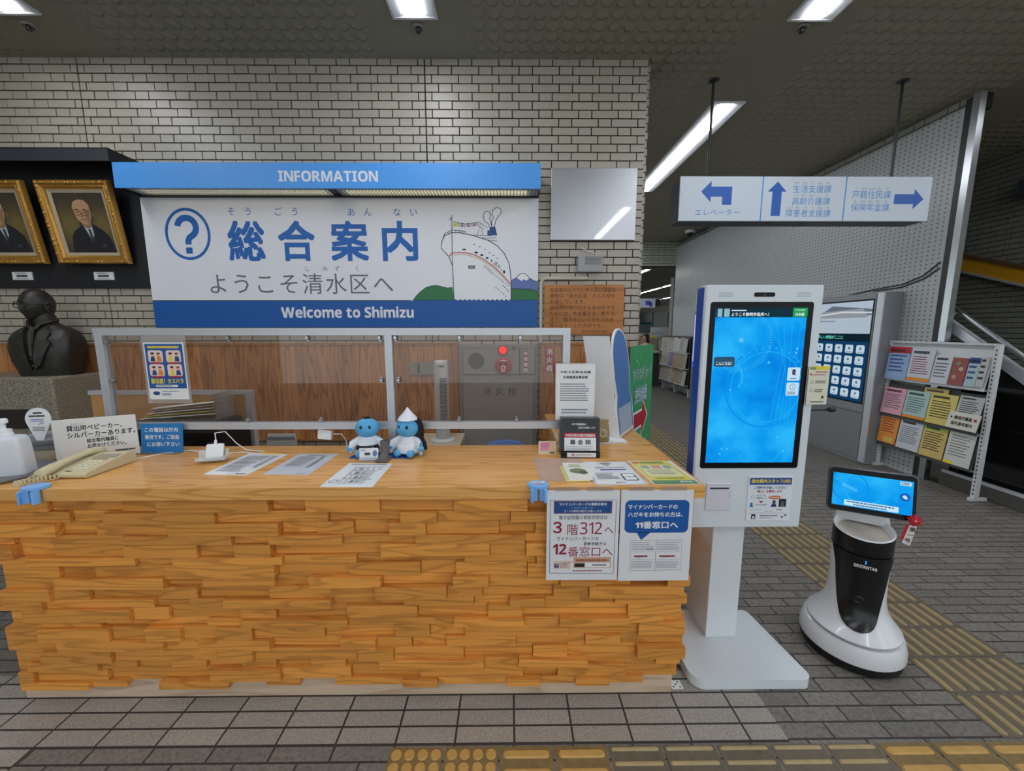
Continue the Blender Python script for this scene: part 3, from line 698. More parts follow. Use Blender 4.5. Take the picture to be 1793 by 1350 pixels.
rail = [(-.583, 2.46), (-.576, 2.484), (-.509, 2.514), (-.44, 2.512), (-.382, 2.5)]
b.line(f, rail, .005, LN, 6)
for k in range(9): q = k / 8 * 3.999; i = int(q); d = q - i; x = rail[i][0] * (1 - d) + rail[i + 1][0] * d; z = rail[i][1] * (1 - d) + rail[i + 1][1] * d; b.line(f, [(x, z), (x, z - .024)], .004, LN, 6)
for L_ in ([(-.334, 2.47), (-.145, 2.468)], [(-.239, 2.446), (-.11, 2.446)], [(-.195, 2.428), (-.10, 2.419)], [(-.279, 2.472), (-.253, 2.578), (-.233, 2.476)], [(-.27, 2.548), (-.22, 2.524), (-.239, 2.512)], [(-.497, 2.59), (-.376, 2.564), (-.263, 2.584), (-.188, 2.536)], [(-.53, 2.61), (-.506, 2.61)], [(-.52, 2.595), (-.52, 2.625)]): b.line(f, L_, .004, LN, 6)
b.poly(f, [(-.494, 2.576), (-.461, 2.578), (-.459, 2.549), (-.492, 2.544)], mat('flag_lime', '#b9c632', .5), 6)
for i, (x, z) in enumerate(((-.445, 2.562), (-.416, 2.558), (-.389, 2.557), (-.361, 2.559), (-.332, 2.563), (-.307, 2.566), (-.282, 2.571))): b.poly(f, [(x - .01, z + .014), (x + .01, z + .014), (x + .012, z - .016), (x - .008, z - .016)], LN if i % 2 else mat('flag_pink', '#b58a8f', .5), 6); b.rect(f, x - .003, z - .008, x + .004, z + .008, SW, 7)
b.poly(f, [(-.188, 2.512), (-.169, 2.512), (-.169, 2.542), (-.119, 2.548), (-.100, 2.47), (-.189, 2.47)], NAVY, 6)
for s_ in (smoke1, smoke2): b.poly(f, s_, SW, 5); b.line(f, s_, .006, LN, 6)
def slant(b, fr, txt, a, c, ang, h, m, l):
    g = Fr(fr.P(a, c, 0), math.cos(ang) * fr.u + math.sin(ang) * fr.v, -math.sin(ang) * fr.u + math.cos(ang) * fr.v); b.textc(g, txt, 0, 0, h, m, .01, l)
slant(b, f, '清', -.118, 2.222, -.55, .042, LN, 6); slant(b, f, '水', -.086, 2.196, -.6, .042, LN, 6); slant(b, f, 'SHIMIZU', -.176, 2.165, -.7, .032, TXG, 6)
# water line in front of the hull
pw = [(-.90, 1.886)]
for k in range(27): x = -.885 + k * .0425; pw += [(x, 1.889), (x + .012, 1.903), (x + .03, 1.893)]
pw = [(min(x, .2715), z) for x, z in pw] + [(.2715, 1.889), (.2715, 1.88), (-.90, 1.88)]
b.poly(f, pw, DB, 7); b.line(f, pw[1:-3], .004, LN, 8)
b.build('ship_picture', t)

# --- steel plaque, receiver, wooden notice, duct
def steelmat():
    m = bpy.data.materials.new('polished_plaque'); m.use_nodes = True; N, L = nodes(m); b = N['Principled BSDF']
    b.inputs['Metallic'].default_value = 1; b.inputs['Roughness'].default_value = .36; b.inputs['Base Color'].default_value = lin('#b9bcc0'); b.inputs['Coat Weight'].default_value = 1; b.inputs['Coat Roughness'].default_value = .035
    tc = N.new('ShaderNodeTexCoord'); mp = N.new('ShaderNodeMapping'); mp.inputs['Scale'].default_value = (1.1, 1, .02); L.new(tc.outputs['Object'], mp.inputs[0])
    n = N.new('ShaderNodeTexNoise'); n.inputs['Scale'].default_value = 2.0; L.new(mp.outputs[0], n.inputs[0])
    bp = N.new('ShaderNodeBump'); bp.inputs['Strength'].default_value = .12; bp.inputs['Distance'].default_value = .04; L.new(n.outputs['Fac'], bp.inputs['Height']); L.new(bp.outputs[0], b.inputs['Normal'])
    return m
b = B(); b.box(.383, 1.152, 3.765, 3.803, 2.43, 3.047, steelmat()); tag(b.build('steel_plaque', loc=(.77, 3.78, 2.43), bevel=.003), 'large blank brushed steel plaque mounted on the brick wall beside the sign', 'plaque')
t = thing('chime_receiver', 'small pale grey receiver box with slanted aerial under the steel plaque', 'receiver', (.75, 3.78, 2.145)); GB = mat('grey_box', '#9b9c9b', .5)
b = B(); b.box(.635, .863, 3.755, 3.803, 2.147, 2.30, GB); b.build('box', t, bevel=.008)
b = B(); f = Fr((0, 3.755, 0))
for k in range(9): b.rect(f, .70, 2.215 + k * .008, .85, 2.218 + k * .008, DARK, 1)
b.build('speaker_slots', t)
b = B(); b.tube([(.84, 3.775, 2.295), (.74, 3.77, 2.33), (.66, 3.765, 2.362)], .005, ALU, 8); b.build('aerial', t)
NB = wood('notice_cedar', '#b4763c', '#a0662f', 0, .6, .5, 4., .05)
t = thing('wooden_notice', 'brown wooden notice board with rows of dark lettering about local cedar', 'notice board', (.7, 3.78, 1.57))
b = B(); b.box(.334, 1.078, 3.778, 3.803, 1.575, 2.038, NB); b.build('board', t)
b = B(); f = Fr((0, 3.778, 0)); WI = mat('burnt_letter', '#4a2c18', .6)
for i, (s, a0, a1) in enumerate((('総合案内のカウンター及び背面の', .386, .995), ('腰壁は「清水区産」のスギ材を', .386, .99), ('利用しています。', .386, .715), ('静岡市の持つ広大な森林を守る', .386, .99), ('ためには、木を植える、育てる、', .386, 1.01), ('使う、植えるというサイクルを', .386, .985), ('繰り返すことが大切です。', .386, .885))):
    z = 1.99 - i * .0545; b.text(f, s, a0, z - .02, a1, z + .021, WI, .008)
b.text(f, '静岡市森林環境基金事業', .69, 1.598, .93, 1.617, WI, .006); b.build('lettering', t)
b = B(); D_ = mat('ivory_duct', '#b9b5a6', .5); b.tube([(.302, 3.785, 1.50), (.302, 3.785, 2.05), (.315, 3.785, 2.082), (.345, 3.785, 2.093), (.735, 3.785, 2.093)], .016, D_, 10)
tag(b.build('cable_duct', loc=(.3, 3.785, 1.5)), 'ivory cable duct bending round the wooden notice on the brick wall', 'cable duct')

# --- hydrant cabinet
CG = mat('cabinet_grey', '#8c8a85', .45, noise=.02); CG2 = mat('cabinet_seam', '#4d4c49', .5); RS = mat('alarm_red', '#b3202c', .4); FR_ = mat('fire_sign_red', '#a81f2c', .45)
t = thing('hydrant_cabinet', 'grey steel fire hydrant cabinet with red lamp and alarm button', 'hydrant cabinet', (-.1, 3.74, 0))
b = B(); b.box(-.465, .268, 3.73, 3.792, .02, 1.49, CG); b.build('body', t, bevel=.004)
f = Fr((0, 3.73, 0))
def door(nm, x0, x1, z0, z1):
    b = B(); b.box(x0, x1, 3.718, 3.731, z0, z1, CG); o = b.build(nm, t, bevel=.003); return o
door('upper_door', -.425, .10, 1.21, 1.452); door('side_door', .108, .245, 1.21, 1.452); dl = door('lower_door', -.43, .235, .06, 1.165)
b = B()
for x0, x1, z0, z1 in ((-.425, .10, 1.21, 1.452), (.108, .245, 1.21, 1.452), (-.43, .235, .06, 1.165)): b.line(f, [(x0 - .003, z0 - .003), (x1 + .003, z0 - .003), (x1 + .003, z1 + .003), (x0 - .003, z1 + .003), (x0 - .003, z0 - .003)], .007, CG2, 1)
b.line(f, [(-.452, .03), (-.452, 1.478), (.256, 1.478), (.256, .03)], .004, CG2, 1); b.build('door_seams', t)
b = B(); g = Fr((0, 3.718, 0))
for ch, x in (('消', -.205), ('火', -.085), ('栓', .035)): b.textc(g, ch, x, 1.05, .085, mat('cabinet_letter', '#4a4a48', .5), .008)
b.build('lettering', dl)
b = B(); b.lathe([(.075, 0), (.075, .004)], None, CG2, 32, ax=Fr((-.30, 3.718, 1.337))); b.build('sounder', t)
b = B(); c = Fr((-.052, 3.718, 1.437)); b.lathe([(.045, 0), (.045, .012), (.038, .016)], None, mat('lamp_collar', '#7c2028', .4), 24, ax=c); cl = b.build('lamp_collar', t)
b = B(); b.ball((-.052, 3.70, 1.437), (.036, .03, .036), em('alarm_lamp_red', '#ff2418', 1.3), 20, 12); b.build('alarm_lamp', t)
b = B(); c = Fr((-.05, 3.718, 1.292)); b.lathe([(.078, 0), (.078, .012), (.07, .018)], None, RS, 32, ax=c); o = b.build('alarm_button', t)
b = B(); c2 = Fr((-.05, 3.70, 1.292)); b.ring(c2, 0, -.02, .022, .008, PAPER, 2, 24); b.disc(c2, -.025, .02, .016, DARK, 2); b.disc(c2, .025, .02, .016, DARK, 2); b.rect(c2, -.03, .045, .03, .055, PAPER, 2); b.rect(c2, -.022, -.056, .022, -.048, PAPER, 2); b.build('button_print', o)
b = B(); b.box(.032, .062, 3.712, 3.719, 1.44, 1.47, CG2); b.build('key_plate', t)
def plate(nm, par, x0, x1, z0, z1, y, txt):
    b = B(); b.box(x0, x1, y - .004, y, z0, z1, FR_); o = b.build(nm, par); g = Fr((0, y - .004, 0)); b = B(); n = len(txt); h = (z1 - z0) / n
    for i, ch in enumerate(txt): b.textc(g, ch, (x0 + x1) / 2, z1 - (i + .5) * h, h * .8, PAPER, .02)
    b.build('lettering', o); return o
plate('telephone_plate', t, .143, .176, 1.225, 1.43, 3.718, '非常電話')
t = thing('extinguisher_sign', 'vertical red and white fire extinguisher sign on the wooden wall', 'sign', (.38, 3.77, 1.23))
plate('plate', t, .345, .432, 1.225, 1.46, 3.774, '消火器')
b = B(); b.box(-.935, -.555, 3.755, 3.775, 1.205, 1.325, mat('switch_plate', '#8d8a7f', .5))
for x in (-.85, -.64):
    for k in range(5): b.box(x - .012, x + .012, 3.75, 3.756, 1.22 + k * .02, 1.232 + k * .02, DARK)
tag(b.build('switch_panel', loc=(-.75, 3.765, 1.2)), 'grey switch panel on the wooden wall behind the tower fan', 'switch')
b = B(); b.box(.99, 1.05, 3.745, 3.768, 1.34, 1.46, BEIGE); tag(b.build('wall_intercom', loc=(1.02, 3.75, 1.34), bevel=.004), 'small beige box on the wooden wall end beside the green board', 'box')

# ================================================================ BUST AND PEDESTAL
def granite():
    m = bpy.data.materials.new('speckled_granite'); m.use_nodes = True; N, L = nodes(m); b = N['Principled BSDF']; b.inputs['Roughness'].default_value = .4
    tc = N.new('ShaderNodeTexCoord'); n = N.new('ShaderNodeTexNoise'); n.inputs['Scale'].default_value = 130; n.inputs['Detail'].default_value = 4; n.inputs['Roughness'].default_value = .7; L.new(tc.outputs['Object'], n.inputs[0])
    r = N.new('ShaderNodeValToRGB'); e = r.color_ramp.elements; e[0].position = .38; e[0].color = lin('#4a463c'); e[1].position = .62; e[1].color = lin('#b0aa98')
    k = e.new(.5); k.color = lin('#857e6c'); L.new(n.outputs['Fac'], r.inputs[0]); L.new(r.outputs[0], b.inputs['Base Color']); return m
GRAN = granite()
t = thing('stone_pedestal', 'tall speckled granite pedestal carrying the dark bust', 'pedestal', (-4.3, 3.54, 0))
b = B(); b.box(-4.75, -3.815, 3.33, 3.765, 0, 1.235, GRAN); b.build('block', t, bevel=.02, seg=3)
b = B(); b.box(-4.6, -3.93, 3.318, 3.332, .80, .965, mat('dark_plaque', '#23201d', .35)); b.build('plaque', t)
BRZ = mat('dark_bronze', '#35332f', .42, metal=.4, noise=.3, nscale=22, bump=1., bscale=38)
BO = Vector((-4.03, 3.545, 1.235)); Zd = Vector((0, 0, 1))
def turn(a):
    global Fd, Sd
    Fd = Vector((math.cos(math.radians(a)), math.sin(math.radians(a)), 0)); Sd = Vector((-Fd.y, Fd.x, 0))
turn(-80)
def bl(s, f_, z): return BO + s * Sd + f_ * Fd + z * Zd
def sell(rs, rf, z, e=2.6, cut=None, n=40, df=0.):
    out = []
    for i in range(n):
        q = 2 * PI * i / n; c, s_ = math.cos(q), math.sin(q)
        x = rs * math.copysign(abs(c) ** (2 / e), c); y = rf * math.copysign(abs(s_) ** (2 / e), s_)
        if cut: x = max(min(x, cut), -cut)
        out.append(bl(x, y + df, z))
    return out
t = thing('bronze_bust', 'dark bronze bust of a bald man in spectacles and suit on the granite pedestal', 'bust', BO)
b = B()
b.rings([sell(.19, .125, 0, 3.2, .185), sell(.20, .135, .04, 3.2, .195), sell(.235, .15, .14, 3, .215), sell(.25, .155, .24, 2.8, .22), sell(.245, .145, .32, 2.5, .22), sell(.22, .125, .375, 2.2, .21, df=-.01), sell(.17, .105, .41, 2, df=-.015), sell(.105, .09, .435, 2, df=-.01), sell(.082, .082, .455, 2), sell(.075, .082, .51, 2, df=.012), sell(.068, .073, .54, 2, df=.02)], BRZ)
turn(-98)
# head with modelled features
hc = (0, .035, .6)
def head_r(d):
    s, f_, z = d
    g = lambda a, bb, c, w: math.exp(-((s - a) ** 2 + (f_ - bb) ** 2 + (z - c) ** 2) / w)
    r = 1.0
    r += .20 * g(0, .96, -.18, .012) + .10 * g(0, .98, .0, .008)          # nose
    r += .06 * (g(.28, .92, .16, .02) + g(-.28, .92, .16, .02))             # brows
    r -= .09 * (g(.27, .95, .02, .014) + g(-.27, .95, .02, .014))           # eye sockets
    r += .05 * (g(.45, .85, -.2, .03) + g(-.45, .85, -.2, .03))             # cheeks
    r += .09 * (g(.1, .93, -.42, .012) + g(-.1, .93, -.42, .012))           # moustache
    r -= .05 * g(0, .85, -.55, .008)
    r += .10 * g(0, .72, -.74, .03)                                         # chin
    r += .12 * g(0, -.75, .35, .25)                                         # back of the skull
    r -= .08 * g(0, -.6, -.8, .2)
    return r
vs = []; fs = []; nn, kk = 48, 34
for i in range(kk + 1):
    a = PI * i / kk
    for j in range(nn):
        q = 2 * PI * j / nn; d = (math.sin(a) * math.sin(q), math.sin(a) * math.cos(q), math.cos(a)); r = head_r(d)
        taper = 1 - .16 * max(0, -d[2])
        vs.append(bl(hc[0] + d[0] * .092 * r * taper, hc[1] + d[1] * .112 * r, hc[2] + d[2] * .142 * (r if d[2] < 0 else 1)))
for i in range(kk):
    for j in range(nn): fs.append((i * nn + j, i * nn + (j + 1) % nn, (i + 1) * nn + (j + 1) % nn, (i + 1) * nn + j))
b.add(vs, fs, BRZ, True)
for s in (-1, 1):
    for q in range(7):
        a = -1.2 + q * .62; b.ball(bl(s * .092, .02 + .0 + .022 * math.cos(a), .585 + .036 * math.sin(a)), .011, BRZ, 8, 6)
    b.ball(bl(s * .088, .025, .583), (.014, .018, .026), BRZ, 10, 6)
b.build('body', t, sharp=60)
b = B(); turn(-80)
for s in (-1, 1):   # collar and lapels
    edge = [(.012, .165, .06), (.02, .172, .14), (.03, .172, .22), (.042, .160, .30), (.055, .128, .385), (.075, .05, .445)]
    outer = [(.05, .158, .10), (.09, .158, .19), (.135, .148, .285), (.105, .142, .315), (.12, .118, .36), (.098, .03, .425)]
    for k in range(5):
        A, Bq, C2, D2 = edge[k], edge[k + 1], outer[k + 1], outer[k]
        top = [bl(s * p[0], p[1] + .012, p[2]) for p in (A, Bq, C2, D2)]; bot = [bl(s * p[0], p[1] - .03, p[2]) for p in (A, Bq, C2, D2)]
        b.add(bot + top, [(4, 5, 6, 7), (0, 1, 5, 4), (1, 2, 6, 5), (2, 3, 7, 6), (3, 0, 4, 7)], BRZ)
    b.tube([bl(s * .075, -.02, .475), bl(s * .08, .05, .465), bl(s * .04, .10, .44), bl(s * .015, .12, .40)], .016, BRZ, 8)
b.tube([bl(0, .122, .41), bl(0, .145, .35), bl(0, .162, .25), bl(0, .16, .17)], [.016, .022, .018, .022], BRZ, 8)
for z in (.09, .15): b.ball(bl(.0, .17, z), (.012, .012, .012), BRZ, 10, 6)
b.tube([bl(.09, .16, .25), bl(.15, .15, .262)], .006, BRZ, 6)
b.build('jacket_lapels', t)
b = B(); turn(-98)
for s in (-1, 1):
    c = bl(s * .034, .15, .600); f = Fr(c, Sd, Zd)
    b.tube([f.P(.027 * math.cos(2 * PI * k / 20), .025 * math.sin(2 * PI * k / 20), 0) for k in range(21)], .0035, BRZ, 6, False)
    b.tube([bl(s * .061, .148, .605), bl(s * .094, .05, .605), bl(s * .096, .02, .60)], .003, BRZ, 6)
b.tube([bl(-.008, .152, .604), bl(0, .158, .606), bl(.008, .152, .604)], .0035, BRZ, 6); b.build('spectacles', t)

# ================================================================ BEHIND THE COUNTER
t = thing('desk_partition', 'low wooden partition panel in an aluminium frame behind the counter screen', 'partition', (-2.2, 2.62, 0))
b = B(); b.box(-2.75, -1.72, 2.61, 2.63, .02, 1.215, mat('partition_board', '#b58a54', .5, noise=.05, nscale=8, stretch=(4, 1, .4))); b.build('board', t)
b = B(); b.box(-2.76, -1.69, 2.605, 2.637, 1.205, 1.232, ALU); b.box(-1.735, -1.695, 2.60, 2.64, 0, 1.225, ALU); b.build('frame', t)
b = B(); b.box(-2.75, -1.45, 2.35, 2.595, .0, .78, mat('desk_side', '#4c4239', .6)); b.box(-2.75, -1.40, 2.25, 2.6, .78, .81, mat('desk_wood', '#a8743c', .45)); tag(b.build('low_desk', loc=(-2.1, 2.45, 0)), 'low wooden desk behind the counter carrying the black printer', 'desk')
t = thing('desk_printer', 'flat black printer on the low desk behind the counter', 'printer', (-1.9, 2.42, .81))
b = B(); b.box(-2.42, -1.70, 2.30, 2.58, .81, 1.04, BLACK); b.build('body', t, bevel=.015)
b = B(); b.box(-2.30, -1.74, 2.31, 2.57, 1.04, 1.075, mat('printer_lid', '#1c1e22', .3)); b.build('lid', t, bevel=.01)
b = B(); b.box(-1.78, -1.70, 2.293, 2.301, .90, .97, mat('printer_grey', '#3a3c40', .4)); b.build('control_strip', t)
t = thing('paper_tray', 'slanted clear tray with pale yellow files behind the poster on the screen', 'document tray', (-1.95, 2.5, 1.08))
b = B()
for k in range(5): b.add([(-2.28, 2.42 + k * .02, 1.08 + k * .012), (-1.80, 2.42 + k * .02, 1.115 + k * .016), (-1.80, 2.56, 1.118 + k * .016), (-2.28, 2.56, 1.083 + k * .012)], [(0, 1, 2, 3)], [PAPER, mat('file_yellow', '#c9bd5e', .5), PAPER, mat('file_grey', '#8f9088', .5), PAPER][k])
b.build('files', t)
b = B(); b.box(-1.80, -1.79, 2.41, 2.57, 1.075, 1.24, clear('tray_clear', '#e8eef0', .3, .25)); b.box(-2.28, -1.79, 2.41, 2.57, 1.074, 1.079, _M['tray_clear']); b.build('tray', t)
t = thing('magazine_stand', 'grey striped box file leaning behind the counter edge', 'box file', (-1.28, 2.35, .81))
b = B(); f = Fr((-1.46, 2.30, .78), (1, 0, 0), (0, .12, 1)); b.prism(f, [(0, 0), (.22, 0), (.18, .235), (.02, .235)], -.01, .0, mat('file_pale', '#a9aca6', .5))
for k in range(4): b.prism(f, [(.012 + k * .0, .03 + k * .055), (.21 - k * .008, .03 + k * .055), (.206 - k * .008, .052 + k * .055), (.014, .052 + k * .055)], 0, .001, mat('file_dark', '#6b6e6c', .5))
b.build('body', t)
# beige cabinet with tower fan
t = thing('low_cabinet', 'low beige cabinet behind the counter carrying the tower fan', 'cabinet', (-.6, 3.3, 0)); IV = mat('ivory_cabinet', '#b7ad92', .5)
b = B(); b.box(-.80, -.41, 3.15, 3.65, 0, .665, IV); b.build('body', t, bevel=.006)
b = B(); b.box(-.79, -.42, 3.142, 3.151, .05, .60, mat('ivory_door', '#a59c82', .5)); b.box(-.70, -.5, 3.136, 3.143, .56, .585, BLACK); b.build('door', t)
t = thing('tower_fan', 'slim white tower fan with dark slotted grille standing on the beige cabinet', 'fan', (-.575, 3.4, .665)); TF = mat('fan_white', '#c9cbcb', .45)
b = B(); b.lathe([(.105, 0), (.105, .012), (.09, .02), (.03, .026)], (-.575, 3.4, .665), TF, 36); b.build('base', t)
f = Fr((-.575, 3.4, 0), (1, 0, 0), (0, 1, 0))
b = B(); o1 = rrect(-.062, -.055, .062, .055, .04, 6); b.rings([[f.P(x * s, y * s, z) for x, y in o1] for z, s in ((.69, .85), (.70, .95), (1.335, .95), (1.36, .9), (1.368, .75))], TF); b.build('column', t)
b = B()
for k in range(44): z = .78 + k * .0125; b.box(-.63, -.585, 3.343, 3.352, z, z + .007, TF)
b.build('slats', t)
b = B(); b.box(-.583, -.523, 3.340, 3.347, .86, 1.22, mat('fan_grille', '#3b3d3f', .5))
for k in range(30): b.prism(Fr((0, 3.34, 0)), [(-.583, .865 + k * .0118), (-.523, .868 + k * .0118), (-.523, .871 + k * .0118), (-.583, .868 + k * .0118)], 0, .003, TF)
b.build('grille', t)
b = B(); f = Fr((-.575, 3.346, 1.325)); b.rect(f, -.03, -.012, .03, .004, GREYINK, 3); b.build('control_panel', t)
t = thing('office_chair', 'blue fabric office chair whose back shows behind the counter', 'chair', (-.02, 2.72, 0)); CB = mat('chair_blue', '#4f6fa3', .8, noise=.08, nscale=200)
b = B(); b.rings([[Vector((-.02 + x, 2.72 + .02 * z_, z)) for x, z_ in ((-w, 0), (-w * .8, -1.5), (w * .8, -1.5), (w, 0), (w * .8, 1), (-w * .8, 1))] for z, w in ((.50, .12), (.56, .17), (.72, .19), (.80, .165), (.845, .11), (.855, .05))], CB); b.build('backrest', t, sharp=70)
b = B(); b.box(-.24, .20, 2.34, 2.70, .42, .48, CB); b.build('seat', t, bevel=.02)
b = B(); b.tube([(-.02, 2.52, .42), (-.02, 2.52, .08)], .025, BLACK)
for k in range(5): b.tube([(-.02, 2.52, .09), (-.02 + .24 * math.cos(k * 1.257), 2.52 + .24 * math.sin(k * 1.257), .04)], .016, BLACK); b.ball((-.02 + .24 * math.cos(k * 1.257), 2.52 + .24 * math.sin(k * 1.257), .025), .025, BLACK, 10, 6)
b.tube([(-.02, 2.66, .45), (-.02, 2.745, .5), (-.02, 2.745, .6)], .015, BLACK); b.build('swivel_base', t)

# ================================================================ THE COUNTER
OAK = wood('block_cedar', '#dd9643', '#c07f37', 0, 1., .45, 12., .15, 9.)
TOPW = wood('worktop_cedar', '#e0a75e', '#cc8f48', 0, 1., .2, 9., .06, 9.)
PLW = wood('plinth_wood', '#cdb69d', '#b99f86', 0, 1., .5, 7., .05, 7.)
t = thing('reception_counter', 'long reception counter of staggered cedar blocks with smooth cedar worktop', 'counter', (-.7, 1.85, 0))
b = B(); f = Fr((0, 0, .95), (1, 0, 0), (0, 1, 0))
b.prism(f, [(-2.32, 1.53), (.797, 1.53), (.785, 2.92), (.268, 2.92), (.274, 2.118), (-2.32, 2.118)], 0, .05, TOPW); b.build('worktop', t, bevel=.004)
b = B(); b.box(-2.154, .733, 1.587, 2.04, 0, .10, PLW); b.box(.30, .733, 2.04, 2.88, 0, .1, PLW); b.build('plinth', t)
b = B(); b.box(-2.11, .73, 1.589, 2.05, .10, .949, OAK); b.box(.30, .73, 2.05, 2.9, .1, .949, OAK); b.build('carcass', t)
b = B(); rd = random.Random(21)
hs = [65, 53, 60, 42, 62, 37] * 3; k = (.949 - .078) / sum(hs); z = .949
SH = [.151, .151, .302, .302, .453]
for row, h in enumerate(hs):
    z1 = z; z0 = z - h * k; z = z0
    x = -2.128 + rd.choice((-.03, 0, .012)); last = 0; xe = .752 + rd.choice((-.022, 0, .014, -.01))
    x -= 0; first = True
    while x < xe - .01:
        L_ = rd.choice(SH); L_ = rd.uniform(.05, .4) if first else L_; first = False
        x2 = min(x + L_, xe)
        if xe - x2 < .06: x2 = xe
        lev = rd.choice([q for q in (0, 1, 1, 2) if q != last] or [1]); last = lev
        b.tint = rd.random(); b.box(x + .0006, x2 - .0006, 1.577 - .017 * lev, 1.592, z0 + (.0006 if row < 17 or lev else .02), z1 - .0006, OAK); x = x2
b.tint = .5; b.build('front_blocks', t, bevel=.001, seg=1)
b = B(); z = .949
for row, h in enumerate(hs):
    z1 = z; z0 = z - h * k; z = z0; y = 1.6
    while y < 2.88: L_ = rd.choice(SH); b.tint = rd.random(); b.box(.728, .738 + .018 * rd.randrange(2), y, min(y + L_, 2.9), z0, z1, OAK); y += L_
b.build('side_blocks', t)

# --- clear screen on the counter
ACR = clear('clear_acrylic', '#f1ece8', .1, .025, '#b9b0a8')
t = thing('counter_screen', 'clear acrylic screen in aluminium frame standing on the back of the counter', 'screen', (-.9, 2.06, 1.0))
def rail(b, x0, x1, z0, z1, y=2.055, w_=.017):
    b.box(x0, x1, y - w_, y + w_, z0, z1, ALU); cx, cz = (x0 + x1) / 2, (z0 + z1) / 2
    if x1 - x0 > z1 - z0: b.box(x0, x1, y - w_ - .0015, y - w_, cz + .006, z1 - .001, ALU); b.box(x0, x1, y - w_ - .0015, y - w_, z0 + .001, cz - .006, ALU)
    else: b.box(x0 + .001, cx - .006, y - w_ - .0015, y - w_, z0, z1, ALU); b.box(cx + .006, x1 - .001, y - w_ - .0015, y - w_, z0, z1, ALU)
b = B(); rail(b, -2.09, .315, 1.60, 1.636); rail(b, -2.075, .29, 1.113, 1.149); rail(b, -2.087, -2.047, 1.002, 1.60); rail(b, -.63, -.592, 1.149, 1.60); rail(b, -.63, -.592, 1.002, 1.113); rail(b, .278, .315, 1.002, 1.60)
for x in (-2.067, -.611, .296): b.box(x - .03, x + .03, 2.035, 2.11, 1.0005, 1.006, ALU)
b.build('frame', t)
for x0, x1 in ((-2.047, -.63), (-.592, .278)):
    b = B(); b.box(x0, x1, 2.056, 2.060, 1.149, 1.60, ACR); b.build('pane', t)
for x, z in ((-2.03, 1.57), (-1.42, 1.588), (-1.02, 1.588), (-.655, 1.588), (-.575, 1.588), (-.25, 1.588), (.06, 1.588), (-2.03, 1.37), (-.655, 1.37), (-.568, 1.37), (-1.36, 1.16), (-.98, 1.16), (-.26, 1.16), (.04, 1.16), (.25, 1.37)):
    b = B(); g = Fr((x, 2.052, z)); b.lathe([(.012, 0), (.012, .01), (.008, .018)], None, STEEL, 12, ax=g); b.fbox(g, -.006, .006, -.016, .016, -.002, .006, STEEL); b.build('pane_clamp', t)
# poster in sleeve on the screen
t = thing('harassment_poster', 'blue poster with four cartoon panels in a clear sleeve on the screen', 'poster', (-1.74, 2.03, 1.27))
b = B(); f = Fr((-1.737, 2.028, 1.42), (1, 0, 0), (0, 0, 1)); b.fbox(f, -.112, .112, -.165, .18, -.003, -.0015, clear('sleeve', '#f2f2f2', .4, .25, '#e0e0e0')); b.build('sleeve', t)
b = B(); b.fbox(f, -.1, .1, -.145, .145, -.001, 0, PAPER); b.build('sheet', t)
b = B(); PB = mat('poster_blue', '#1e559c', .4); b.rect(f, -.094, -.088, .094, .138, PB, 1); b.dashes(f, -.08, .112, .085, .132, 1, YEL, 2, 4)
SKN = mat('cartoon_skin', '#e6b596', .5)
for x, y in ((-.045, .075), (.045, .075), (-.045, .005), (.045, .005)):
    b.poly(f, rrect(x - .037, y - .031, x + .037, y + .031, .012, 4), mat('panel_pink', '#e9d3cd', .5), 2)
    b.disc(f, x - .014, y + .01, .009, SKN, 3); b.disc(f, x + .016, y + .008, .009, SKN, 3); b.disc(f, x - .014, y + .016, .009, INK, 4, .005); b.disc(f, x + .016, y + .015, .009, mat('cartoon_brown', '#7a4b2a', .5), 4, .005)
    b.poly(f, [(x - .027, y - .025), (x - .002, y - .025), (x - .006, y), (x - .022, y)], NAVY if x < 0 else YEL, 3); b.poly(f, [(x + .004, y - .025), (x + .03, y - .025), (x + .025, y), (x + .008, y)], NAVY if x > 0 else ORANGE, 3)
    b.rect(f, x - .026, y - .037, x + .026, y - .029, RED, 4)
b.text(f, '御法度！カスハラ', -.082, -.064, .082, -.036, YEL, .03, 3); b.rect(f, -.06, -.081, .05, -.07, PAPER, 2); b.dashes(f, -.055, -.079, .048, -.072, 1, INK, 3, 2)
b.disc(f, -.062, -.113, .018, NAVY, 2, .01); b.dashes(f, -.035, -.106, .07, -.1, 1, GREYINK, 2, 5); b.dashes(f, -.035, -.125, .02, -.112, 2, NAVY, 2, 6); b.build('print', t)

# ================================================================ ON THE COUNTER
TOP = 1.0
FT = lambda x, y, z=TOP, a=0.: Fr((x, y, z), (math.cos(a), math.sin(a), 0), (-math.sin(a), math.cos(a), 0))
def sheet(name, label, cat, quad, m, prints=None, h=.0012, group=None, z=TOP):
    """flat paper given by its four corners (front-left, front-right, back-right, back-left)"""
    c = sum((Vector((x, y, z)) for x, y in quad), Vector()) / 4
    t = thing(name, label, cat, (c.x, c.y, z), group)
    b = B(); f = Fr((0, 0, z), (1, 0, 0), (0, 1, 0)); b.prism(f, quad, .0004, h, m); b.build('sheet', t)
    if prints:
        q0, q1, q2, q3 = [Vector((x, y, z + h)) for x, y in quad]
        g = Fr(q0, q1 - q0, q3 - q0); W = (q1 - q0).length; H = (q3 - q0).length
        b = B(); prints(b, g, W, H); b.build('print', t)
    return t
LAM = mat('laminated_paper', '#e3e6e8', .18); LAMG = mat('laminated_grey_paper', '#c3c9d2', .2)
